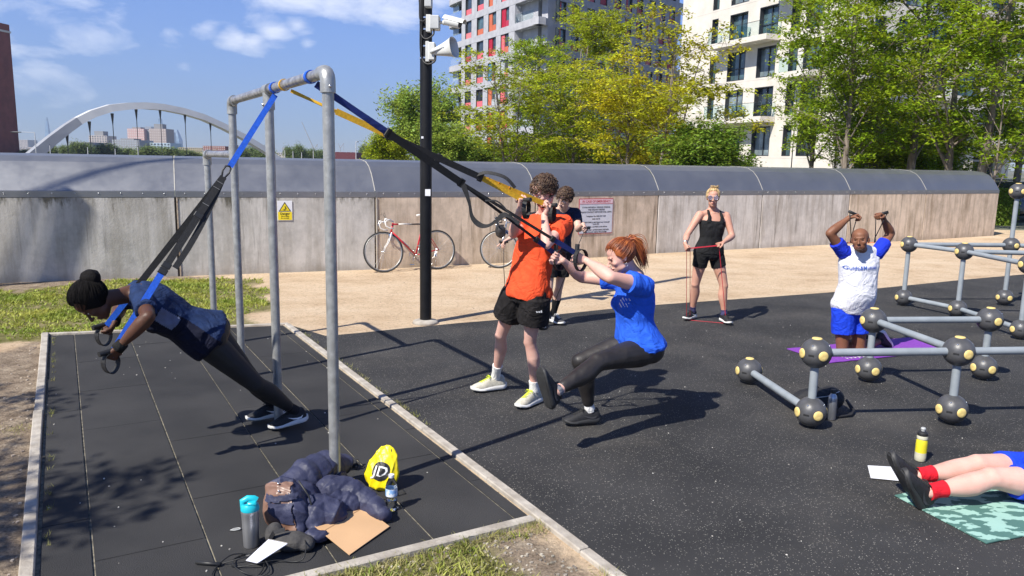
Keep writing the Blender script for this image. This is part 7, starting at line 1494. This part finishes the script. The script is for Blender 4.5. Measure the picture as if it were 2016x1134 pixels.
strap(s1, 'blue_webbing', e1_, hN, .038, .004, BLUS); lb = e1_.lerp(hN, .45)+(CAMV-e1_).normalized()*.004; strap(s1, 'white_tag', lb-d1*.035, lb+d1*.035, .014, .001, SWO)
for h_ in (hN, hF): grip_loop(s1, h_+Vector((.0, 0, .02)), Vector((.5, .85, 0)), .09, .12, BLKS, width=.042); handle_(s1, h_+Vector((.0, 0, .03)), Vector((.5, .8, .1)))
# yellow straps of the man in red
B2 = barpt(572, .045); s2 = empty('suspension_strap', B2, 0, 'yellow and black suspension strap held beside the face of the person in the red shirt', 'suspension trainer')
wraploop(s2, barpt(560), YELS, .018); hL2 = P2['wrL']+Vector((.035, .0, .07)); hR2 = P2['wrR']+Vector((.025, -.03, .07)); mid2 = (hL2+hR2)/2
strap(s2, 'yellow_webbing', B2, B2.lerp(mid2, .16), .022, .004, YELS, 0, 1.); strap(s2, 'yellow_webbing', B2.lerp(mid2, .16), B2.lerp(mid2, .40), .040, .004, YELS)
strap(s2, 'black_webbing', B2.lerp(mid2, .36), B2.lerp(mid2, .74), .044, .022, BLKS); d2 = (mid2-B2).normalized()
buckle(s2, B2.lerp(mid2, .355), d2, .042); buckle(s2, B2.lerp(mid2, .56), d2, .05); buckle(s2, B2.lerp(mid2, .74), d2, .05)
for h_ in (hL2, hR2): strap(s2, 'yellow_webbing', B2.lerp(mid2, .74), h_, .038, .004, YELS); grip_loop(s2, h_+Vector((.02, 0, .0)), Vector((.35, .9, 0)), .10, .13, BLKS); handle_(s2, h_, Vector((.7, -.6, .1)))
for k in (.1, .25, .4): p = B2.lerp(mid2, .74).lerp(hL2, k); strap(s2, 'stitching', p-d2*.001+Vector((0, -.004, .003)), p+d2*.001+Vector((0, -.004, .003)), .038, .002, ORG)
p0 = B2.lerp(mid2, .72); b = MB(); b.ribbon(smooth_pts([p0-s2.location, p0-s2.location+Vector((.08, -.02, .02)), p0-s2.location+Vector((.20, -.03, -.01)), p0-s2.location+Vector((.27, -.03, -.08))]), .024, .004, (.2, -1, .6)); b.build('strap_tail', BLKS, s2)
# blue straps of the woman in blue
B3 = barpt(622, .045); s3 = empty('suspension_strap', B3, 0, 'dark blue and black suspension strap held by the person in the blue shirt', 'suspension trainer')
wraploop(s3, barpt(612), BLUS, .04); hL3 = P3['wrL']+Vector((-.065, -.01, .045)); hR3 = P3['wrR']+Vector((-.055, .02, .045)); mid3 = (hL3+hR3)/2; j3 = B3.lerp(mid3, .24); k3 = B3.lerp(mid3, .52)
strap(s3, 'navy_webbing', B3, j3, .04, .004, NAVS, 0, .6); strap(s3, 'black_webbing', j3, k3, .045, .018, BLKS); d3 = (mid3-B3).normalized(); buckle(s3, j3, d3, .045); buckle(s3, k3, d3, .045)
for h_, off_ in ((hL3, -.01), (hR3, .01)):
    strap(s3, 'black_webbing', k3, k3.lerp(h_, .78), .020, .006, BLKS); buckle(s3, k3.lerp(h_, .78), d3, .03); strap(s3, 'navy_webbing', k3.lerp(h_, .78), h_, .034, .005, NAVS); grip_loop(s3, h_+Vector((.03, 0, .03)), Vector((.7, .65, 0)), .12, .15, BLKS, width=.03); handle_(s3, h_, Vector((.1, .1, 1)))
yy = k3.y; tl = [D(905, 352, yy), D(915, 372, yy), D(924, 400, yy), D(930, 428, yy), D(945, 443, yy), D(962, 444, yy), D(980, 432, yy), D(992, 423, yy), D(1005, 428, yy), D(1022, 440, yy)]
b = MB(); b.ribbon(smooth_pts([p-s3.location for p in tl]), [.026+.008*math.sin(i*.35) for i in range(6*(len(tl)-1)+1)], .004, (.1, -1, .25)); b.build('strap_tail', BLKS, s3)
b = MB(); b.ribbon(smooth_pts([p-s3.location for p in (D(955, 395, yy), D(978, 396, yy), D(996, 412, yy), D(1010, 430, yy))]), .010, .003, (.1, -1, .2)); b.build('strap_tail', BLKS, s3)
# kneeling man's tube band
kb = empty('resistance_band', (3.5, 7.7, 0), 0, 'orange tube band with black handles pulled overhead by the kneeling person', 'exercise band'); O = kb.location
TB = M('orange_tube', (.62, .16, .05), .45)
for q, sg in (('L', 1), ('R', -1)):
    h_ = P5['wr'+q]+Vector((-.03*sg, -.03, .045)); ax = Vector((.8*sg, -.3, .3)).normalized(); b = MB(); b.tube([h_-O-ax*.06, h_-O+ax*.06], .015, 10); b.build('handle', CABL, kb, True)
    lo = h_+Vector((-.02*sg, .05, -.24)); b = MB(); b.tube([h_-O-ax*.055, lo-O], .005, 5); b.tube([h_-O+ax*.055, lo-O], .005, 5); b.tube([lo-O, lo-O-Vector((0, 0, .05))], .009, 8); b.build('cord', CABL, kb, True)
    b = MB(); b.tube([lo-O-Vector((0, 0, .05)), (Vector(P5['nk'])-O+Vector((.10*sg, .20, .06))), Vector(P5['hpL'])-O+Vector((.06+.03*sg+.04, .22, .30)), Vector(P5['hpL'])-O+Vector((.08+.03*sg, .24, -.46))], .0055, 6); b.build('tube', TB, kb, True)
# ------------------------------------------------------------------ exercise mats
def mat_obj(label, A, dl, L_, W_, m, th=.006):
    A = Vector((A[0], A[1], 0)); d = Vector((dl[0], dl[1], 0)).normalized(); s_ = Vector((-d.y, d.x, 0)); r = empty('exercise_mat', A, 0, label, 'exercise mat'); b = MB(); n = 20; rg = []
    for i in range(n+1):
        x = L_*i/n; z = .003*math.sin(i*1.7)**2+(.02 if i == 0 else 0)*0; rg.append([tuple(d*x+s_*y+Vector((0, 0, zz+z))) for y, zz in ((0, .0), (W_, .0), (W_, th), (0, th))])
    b.loft(rg); b.build('mat_sheet', m, r); return r, d, s_
PUR = M('purple_foam', (.20, .045, .36), .75, vs=40, var=.12, bump=.3, bs=300)
pm, dL, dS = mat_obj('purple exercise mat under the kneeling person', (3.13, 7.33), (.926, .377), 1.78, .60, PUR)
b = MB(); rg = random.Random(5)
for row in range(2):
    x = .28
    for i in range(11): w_ = rg.uniform(.02, .04); p = dL*x+dS*(.05+row*.065); b.add([tuple(p+dL*a_+dS*c_+Vector((0, 0, .0105))) for a_, c_ in ((0, 0), (w_*.3, 0), (w_*.5, .04), (w_*.2, .045))]+[tuple(p+dL*a_+dS*c_+Vector((0, 0, .0105))) for a_, c_ in ((w_*.4, .015), (w_, .012), (w_*.9, .028), (w_*.45, .03))], [(0, 1, 2, 3), (4, 5, 6, 7)]); x += w_+.018
b.build('worn_print', SWO, pm)['kind'] = 'stuff'
GMM = M('mint_camo_mat', (.07, .17, .145), .8, vs=8, c2=(.30, .50, .43), bump=.2, bs=200, det=5, lo=.50, hi=.515, stretch=(1, 2.0, 1))
mat_obj('mint green camouflage patterned mat under the lying person', (2.47, 3.70), (.945, .328), 1.8, .60, GMM)
# ------------------------------------------------------------------ bottles, paper, bags on the right
def lathe_at(name, prof, mat, root, n=24, o=(0, 0, 0), sharp=40): b = MB(); b.lathe(prof, n, o); return b.build(name, mat, root, True, sharp)
yb = empty('sports_bottle', G(1811, 906), 0, 'squeezy yellow and clear sports bottle with black and grey cap near the lying person', 'bottle')
YBT = M('yellow_plastic', (.72, .62, .03), .35, vs=5, var=.08); CLR = M('frosted_plastic', (.55, .53, .40), .3, vs=5, var=.05)
lathe_at('lower_body', [(.001, .0), (.032, 0), (.035, .005), (.036, .03), (.0355, .058)], CLR, yb); lathe_at('body', [(.0355, .058), (.035, .08), (.0355, .11), (.034, .135), (.030, .147)], YBT, yb); lathe_at('shoulder', [(.030, .147), (.0335, .150), (.034, .165), (.032, .172)], CLR, yb)
lathe_at('cap', [(.032, .172), (.033, .174), (.032, .190), (.022, .200), (.012, .202)], BLK, yb); lathe_at('spout', [(.011, .200), (.013, .206), (.013, .214), (.016, .218), (.012, .226), (.001, .227)], LGY, yb)
mb_ = empty('metal_bottle', G(1636, 825), 0, 'slim brushed metal bottle standing in front of the black backpack', 'bottle'); STL = M('brushed_steel', (.60, .60, .60), .34, .75, vs=30, stretch=(1, 1, .05)); DSTL = M('dark_steel_bottle', (.42, .44, .48), .3, .8)
lathe_at('body', [(.001, 0), (.030, 0), (.033, .004), (.033, .165), (.028, .185), (.018, .2), (.017, .205)], DSTL, mb_); lathe_at('cap', [(.019, .205), (.02, .207), (.02, .232), (.018, .235), (.001, .236)], BLK, mb_)
pp_ = G(1712, 943); ppr = empty('paper_sheet', pp_, 0, 'white sheet of paper lying beside the black shoes of the lying person', 'paper'); b = MB(); q = [G(1708, 917)-pp_, G(1766, 921)-pp_, G(1785, 949)-pp_, G(1714, 943)-pp_]; b.poly([Vector((p.x, p.y, .003+.003*i % .005)) for i, p in enumerate(q)][::-1], .001); b.build('sheet', WHT, ppr); b = MB()
for i in range(3): p = q[0].lerp(q[3], .35+.12*i)+(q[1]-q[0])*.62; b.add([tuple(p+Vector((x, y, .008))) for x, y in ((0, 0), (.035-.008*i, .002), (.035-.008*i, .004), (0, .002))], [(0, 1, 2, 3)])
b.build('print_line', BLK, ppr)
BPK = M('black_nylon', (.012, .012, .014), .7, vs=30, bump=.3, bs=150)
bk = empty('backpack', G(1612, 812), .05, 'black backpack lying under the near climbing frame', 'backpack'); mb = MB()
mb.ell((0, .06, .09), (.21, .12, .09)); mb.ell((-.10, .03, .07), (.11, .10, .07)); mb.ell((.11, .06, .10), (.11, .11, .095)); mb.ell((.0, -.03, .05), (.14, .07, .055))
ob('pack', displace(remesh(mb, .009, 4), folds(3, 26, .009)), BPK, bk); b = MB(); b.ribbon([(.02, -.08, .02), (.10, -.12, .01), (.2, -.1, .02), (.26, -.02, .03), (.22, .02, .1)], .035, .006, (0, 0, 1)); b.build('shoulder_strap', BPK, bk); b = MB(); b.tube([(-.03, .1, .17), (0, .1, .2), (.03, .1, .17)], .006, 6); b.build('grab_loop', BPK, bk); b = MB(); b.tube([(-.19, .0, .09), (-.1, -.05, .13), (.03, -.06, .15), (.15, -.0, .17)], .0035, 5); b.build('zip', LGY, bk)
# ------------------------------------------------------------------ heap of belongings at the near post
NVJ = M('navy_quilted_nylon', (.026, .029, .062), .55, vs=9, c2=(.046, .050, .095), bump=.6, bs=28, spec=.35); BRL = M('brown_satin_lining', (.16, .085, .06), .38, vs=7, c2=(.24, .14, .10), bump=.15, bs=30)
def quilt(axis, step, amp, seed, base=.006):
    a = np.array(axis, float); a /= np.linalg.norm(a); f0 = folds(seed, 22, base)
    def f(p): t = (p @ a)/step; w = np.abs(np.sin(math.pi*t+.5*np.sin(p[:, 2]*20))); return amp*(w**.6-.75)+f0(p)
    return f
jk0 = G(600, 1010); jk = empty('puffer_jacket', jk0, 0, 'crumpled navy quilted jacket with brown lining heaped against the near steel post', 'jacket'); L2 = lambda u, v, z: G(u, v, z)-jk0
mb = MB(); mb.tube([L2(560, 968, .12), L2(600, 940, .17), L2(640, 917, .17), L2(672, 915, .13)], [.085, .100, .095, .07], 18, round_=True); ob('sleeve', displace(remesh(mb, .007, 3), quilt((L2(672, 915, .1)-L2(560, 968, .1)), .095, .008, 5, .014)), NVJ, jk)
mb = MB(); mb.tube([L2(650, 965, .12), L2(690, 968, .11), L2(725, 990, .07), L2(752, 1012, .045)], [.085, .082, .07, .052], 18, round_=True); ob('sleeve', displace(remesh(mb, .007, 3), quilt((L2(752, 1012, .05)-L2(650, 965, .1)), .085, .008, 6, .013)), NVJ, jk)
mb = MB(); mb.ell(tuple(L2(625, 1010, .08)), (.17, .13, .10)); mb.ell(tuple(L2(670, 990, .07)), (.14, .12, .09)); mb.ell(tuple(L2(590, 985, .10)), (.13, .13, .11)); mb.ell(tuple(L2(640, 950, .08)), (.15, .12, .08)); mb.ell(tuple(L2(620, 1055, .04)), (.07, .05, .04)); ob('torso_panel', displace(remesh(mb, .008, 3), quilt((1, .4, .3), .11, .009, 7, .022)), NVJ, jk)
# front piece turned inside out: navy shell rim, brown lining, navy inner pocket with flap
cf = L2(556, 1062, .0); mb = MB(); 
for x, y, z, rx, ry, rz in ((0, .09, .13, .125, .085, .14), (-.02, .12, .20, .10, .08, .09), (.05, .06, .10, .085, .075, .11), (.07, .03, .04, .06, .06, .06)): mb.ell((cf.x+x, cf.y+y, z), (rx, ry, rz))
fr_ = displace(remesh(mb, .006, 4), folds(9, 19, .020, (0, 0, 1))); fo = ob('front_panel', fr_, NVJ, jk); c0 = np.array(cf)
def lin(v): d = v-c0; return (d[:, 0] < .045-.25*(d[:, 2]-.2)) & (d[:, 0] > -.115) & (d[:, 1] < .10) & (d[:, 2] > .02) & (d[:, 2] < .265)
patch('lining', fo, lin, BRL, jk, .006)
def pkt(v): d = v-c0; return (d[:, 0] < .075-.1*d[:, 2]) & (d[:, 0] > -.075) & (d[:, 1] < .09) & (d[:, 2] > .085+.7*np.clip(-d[:, 0], 0, .1)) & (d[:, 2] < .185)
patch('inner_pocket', fo, pkt, NVJ, jk, .011)
def flp(v): d = v-c0; return (d[:, 0] < .07) & (d[:, 0] > -.085) & (d[:, 1] < .10) & (d[:, 2] > .188+.12*d[:, 0]) & (d[:, 2] < .222+.12*d[:, 0])
patch('pocket_flap', fo, flp, NVJ, jk, .016)
for u, v in ((548, 952), (549, 967)):
    r_ = ray(u, v); from mathutils.bvhtree import BVHTree
    bv = BVHTree.FromPolygons([x.co.copy() for x in fo.data.vertices], [tuple(x.vertices) for x in fo.data.polygons]); h_ = bv.ray_cast(CAMV-jk0, r_.normalized())
    if h_[0] is not None: b = MB(); b.ell(tuple(h_[0]-r_.normalized()*.018), .0055, nu=10, nv=6); b.build('snap', BOLT, jk, True)
b = MB(); b.tube([cf+Vector((.135, .08, .04)), cf+Vector((.14, .07, .12)), cf+Vector((.115, .08, .2)), cf+Vector((.06, .1, .27))], .005, 6); b.build('zip', BLK, jk, True)
gb_ = empty('shoulder_bag', G(560, 1092), 0, 'small dark grey bag poking out below the brown jacket lining', 'bag'); mb = MB(); mb.ell((.02, .05, .045), (.10, .06, .05)); mb.ell((-.07, .08, .06), (.05, .05, .065)); mb.ell((.09, .05, .035), (.05, .05, .04)); ob('bag', displace(remesh(mb, .006, 4), folds(12, 32, .007)), M('charcoal_canvas', (.035, .033, .033), .8, vs=20, c2=(.07, .066, .062), bump=.3, bs=120), gb_)
b = MB(); b.ribbon([(-.09, .04, .04), (-.05, .01, .11), (.0, .02, .12)], .02, .004, (0, -1, .5)); b.build('strap', BPK, gb_)
wf = empty('folded_paper', G(520, 1100), 0, 'white folded paper sleeve tucked over the dark grey bag', 'paper'); o = wf.location; b = MB(); q = [G(484, 1103, .012)-o, G(528, 1062, .085)-o, G(566, 1070, .08)-o, G(507, 1108, .03)-o]; b.poly(q[::-1], .003); b.build('sleeve', M('white_paper', (.62, .63, .72), .6, vs=5, var=.06), wf); b = MB(); b.poly([q[1]+Vector((-.002, 0, .003)), q[1]+Vector((.006, -.003, .004)), q[2]+Vector((0, -.003, .004)), q[2]+Vector((0, 0, .004))][::-1], .001); b.build('edge_fold', M('beige_edge', (.5, .46, .38), .7), wf)
sk = empty('shaker_bottle', G(495, 1074), .3, 'steel shaker bottle with turquoise lid at the left of the jacket heap', 'bottle'); TQ = M('turquoise_plastic', (.015, .46, .55), .35, vs=8, var=.06)
lathe_at('body', [(.001, 0), (.034, 0), (.037, .004), (.040, .12), (.042, .172), (.0435, .175), (.043, .19), (.041, .192)], STL, sk, 32); b = MB(); b.lathe([(.044, .19), (.0445, .20), (.041, .215), (.036, .222), (.001, .224)], 28); b.bevbox((-.012, -.034, .218), (.034, .034, .236), .006); b.tube([(-.034, 0, .205), (-.036, 0, .236), (-.01, 0, .250), (.02, 0, .246), (.034, 0, .236)], .009, 10, flat=1.6); b.build('lid', TQ, sk, True, 40)
jd = empty('drawstring_bag', G(752, 962), -.25, 'yellow drawstring bag with black round JD emblem behind the clear water bottle', 'bag'); YBG = M('yellow_nylon', (.82, .66, .01), .38, vs=12, var=.10, bump=.25, bs=50)
mb = MB(); mb.loft([[(w_*math.cos(a)+ox, d_*math.sin(a)+oy, z) for a in np.linspace(0, 2*math.pi, 20, endpoint=False)] for z, w_, d_, ox, oy in ((0.0, .06, .045, .0, 0), (.03, .098, .07, -.0, .0), (.09, .112, .075, -.008, .01), (.15, .098, .06, .0, .02), (.20, .075, .045, .010, .03), (.24, .045, .025, .018, .035), (.262, .012, .01, .022, .036))]); me_ = displace(remesh(mb, .0055, 3), folds(22, 30, .013, (0, 0, 1))); bo = ob('bag', me_, YBG, jd)
def onbag(o_, zc, xc, off):
    bv = BVHTree.FromPolygons([x.co.copy() for x in me_.vertices], [tuple(x.vertices) for x in me_.polygons])
    for v in o_.data.vertices:
        p = Vector((xc+v.co.x, -.3, zc+v.co.y)); h_ = bv.ray_cast(p, Vector((0, 1, 0))); v.co = (h_[0]-Vector((0, off, 0))) if h_[0] is not None else Vector((p.x, .0, p.z))
    o_.data.update()
b = MB(); R_ = [0, .012, .024, .036, .046, .052]; V = [(0, 0, 0)]; Fc = []
for i, r_ in enumerate(R_[1:]):
    for j in range(28): V.append((r_*math.cos(j*math.pi/14), r_*math.sin(j*math.pi/14), 0))
for j in range(28): Fc.append((0, 1+j, 1+(j+1) % 28))
for i in range(len(R_)-2):
    for j in range(28): a0 = 1+i*28; Fc.append((a0+j, a0+28+j, a0+28+(j+1) % 28, a0+(j+1) % 28))
b.add(V, Fc); e = b.build('emblem', BLK, jd); onbag(e, .125, .012, .003)
tj = text('lettering', 'JD', .075, SWO, jd, (0, 0, 0), (0, 0, 0), .0)
from mathutils import Matrix as _M
bmv = tj.data
for v in bmv.vertices: v.co.x = v.co.x*1.15+v.co.y*.18
onbag(tj, .125, .012, .006)
b = MB(); b.tube([(.05, .02, .24), (.075, .0, .14), (.085, -.03, .03), (.13, -.07, .004), (.16, -.03, .004), (.12, .02, .004)], .0025, 6); b.build('drawstring', CABL, jd, True)
wbt = empty('water_bottle', G(771, 1003), 0, 'clear plastic water bottle with white cap beside the yellow bag', 'bottle'); PET = glassmat('clear_plastic', (.93, .96, .97), .04, 1.25)
lathe_at('bottle', [(.001, .002), (.026, .0), (.031, .006), (.031, .03), (.029, .035), (.031, .04), (.029, .05), (.031, .06), (.029, .068), (.032, .08), (.032, .135), (.028, .155), (.016, .18), (.0125, .186), (.0125, .192)], PET, wbt, 24, sharp=80); lathe_at('cap', [(.0145, .186), (.0155, .188), (.0155, .203), (.001, .205)], WHT, wbt); b = MB(); b.loft([[(.0328*math.cos(a), .0328*math.sin(a), z) for a in np.linspace(0, 2*math.pi, 24, endpoint=False)] for z in (.085, .128)], cap=False); b.build('label', M('white_blue_label', (.70, .74, .80), .4, vs=30, c2=(.25, .45, .75), lo=.5, hi=.56), wbt, True); lathe_at('water', [(.001, .004), (.029, .004), (.029, .06), (.001, .061)], glassmat('water', (.97, .98, .99), 0., 1.33), wbt)
en = empty('envelope', G(692, 1045), 0, 'large brown paper envelope leaning on the navy jacket heap', 'envelope'); o = en.location; ENV = M('manila_paper', (.58, .36, .19), .7, vs=4, var=.05, bump=.05); q = [G(688, 1092, .008)-o, G(767, 1036, .012)-o, G(700, 984, .10)-o, G(619, 1036, .07)-o]; q[2] = q[1]+q[3]-q[0]
b = MB(); b.poly(q, .004, (0, 0, 1)); b.build('envelope_body', ENV, en); nn_ = (q[1]-q[0]).cross(q[3]-q[0]).normalized(); b = MB(); a0, a1 = q[3], q[2]; c0_, c1_ = q[3].lerp(q[0], .22), q[2].lerp(q[1], .26); b.poly([a0+nn_*.001, c0_+(c1_-c0_)*.04+nn_*.0025, c1_-(c1_-c0_)*.04+nn_*.0025, a1+nn_*.001], .0015, tuple(nn_)); b.build('flap', M('manila_flap', (.54, .33, .17), .7, vs=4, var=.05), en)
cl_ = empty('clip', G(462, 1045), .3, 'small grey clip lying left of the shaker bottle', 'clip'); b = MB(); b.tube([(-.02, 0, .005), (-.005, .012, .006), (.02, .014, .006), (.03, .004, .006), (.022, -.004, .006), (.0, -.004, .006)], .0035, 6, closed=True); b.build('ring', LGY, cl_, True)
# black strap bundle lying behind the near post
bz = empty('strap_bundle', G(690, 925), 0, 'black tangle of straps on the mat behind the near post', 'strap'); b = MB(); rg = np.random.RandomState(6)
for i in range(5): P_ = [Vector((rg.uniform(-.06, .05), rg.uniform(-.05, .05), rg.uniform(.01, .07))) for _ in range(5)]; b.ribbon(P_, .022, .004, (0, -.5, 1))
b.ribbon([Vector((-.09, 0, .07)), Vector((-.02, .0, .075)), Vector((.0, -.02, .03))], .02, .004, (0, -1, 1)); b.build('webbing', BLKS, bz)
# skipping rope in loose loops
jr = empty('skipping_rope', G(470, 1112), 0, 'black skipping rope tangled in loops in front of the shaker bottle', 'skipping rope'); o = jr.location
path_ = [(432, 1111), (450, 1106), (480, 1098), (505, 1094), (480, 1090), (452, 1094), (425, 1118), (418, 1140), (450, 1160), (500, 1140), (520, 1112), (506, 1090), (480, 1092), (458, 1104), (470, 1122), (505, 1134), (530, 1125), (520, 1100), (500, 1088), (540, 1076), (575, 1058), (592, 1052), (602, 1070), (598, 1098), (580, 1106), (545, 1103), (505, 1110), (470, 1116), (450, 1112)]
P_ = [G(u, v, .006+.010*(i % 3)+(.06*math.exp(-((u-592)/18)**2) if v < 1075 else 0))-o for i, (u, v) in enumerate(path_)]; S_ = []
for i in range(len(P_)-1):
    p0, p1, p2, p3 = P_[max(i-1, 0)], P_[i], P_[i+1], P_[min(i+2, len(P_)-1)]
    for k in range(6): t = k/6; S_.append(.5*((2*p1)+(-p0+p2)*t+(2*p0-5*p1+4*p2-p3)*t*t+(-p0+3*p1-3*p2+p3)*t*t*t))
b = MB(); b.tube(S_, .0032, 6); b.build('rope', CABL, jr, True); b = MB(); b.tube([G(386, 1107, .012)-o, G(434, 1111, .012)-o], .009, 12); b.build('handle', BLK, jr, True); b = MB(); b.tube([G(484, 1096, .022)-o, G(508, 1089, .022)-o], .008, 12); b.build('handle', BLK, jr, True)
# ------------------------------------------------------------------ unseen bars added on the left, shaped to throw shadows on the wall
sd_ = -ldir; ms = empty('shadow_bars', (-17, 4, 0), 0, 'unseen bars added left of the exercise area to throw shadows on the wall', 'mast')
def caster(a, b_, r_, t=9.5):
    W1, W2 = wallpt(*a)[0], wallpt(*b_)[0]; W2 = Vector((W2.x, W2.y, max(W2.z, .0))); wl = (W1-W2).normalized(); g = (sd_*wl.z-wl*sd_.z); g.z = 0; g = g.normalized()
    if g.x > 0: g = -g
    T = W1+wl*(2.5 if r_ < .1 else .04)+sd_*t; Fp = W2+g*7.5; Fp.z = 0; m = MB(); m.tube([Fp-ms.location, Fp.lerp(T, .5)-ms.location, T-ms.location], r_*.55, 10); m.build('thin_shadow_bar' if r_ < .1 else 'thick_shadow_bar', BW, ms, True)
caster((150, 392), (112, 545), .16, 8.5); caster((62, 392), (14, 548), .04); caster((88, 400), (46, 550), .03)
# ------------------------------------------------------------------ haze
hz_m = bpy.data.materials.new('haze'); hz_m.use_nodes = True; t_ = hz_m.node_tree; t_.nodes.remove(t_.nodes['Principled BSDF']); pv = t_.nodes.new('ShaderNodeVolumePrincipled'); pv.inputs['Color'].default_value = (.66, .80, 1., 1); pv.inputs['Density'].default_value = .0002; pv.inputs['Anisotropy'].default_value = .2
t_.links.new(pv.outputs[0], t_.nodes['Material Output'].inputs['Volume']); hb_ = MB(); hb_.box((-1900, -60, -3.2), (1500, 3500, 260)); hz = hb_.build('haze', hz_m); hz['kind'] = 'stuff'
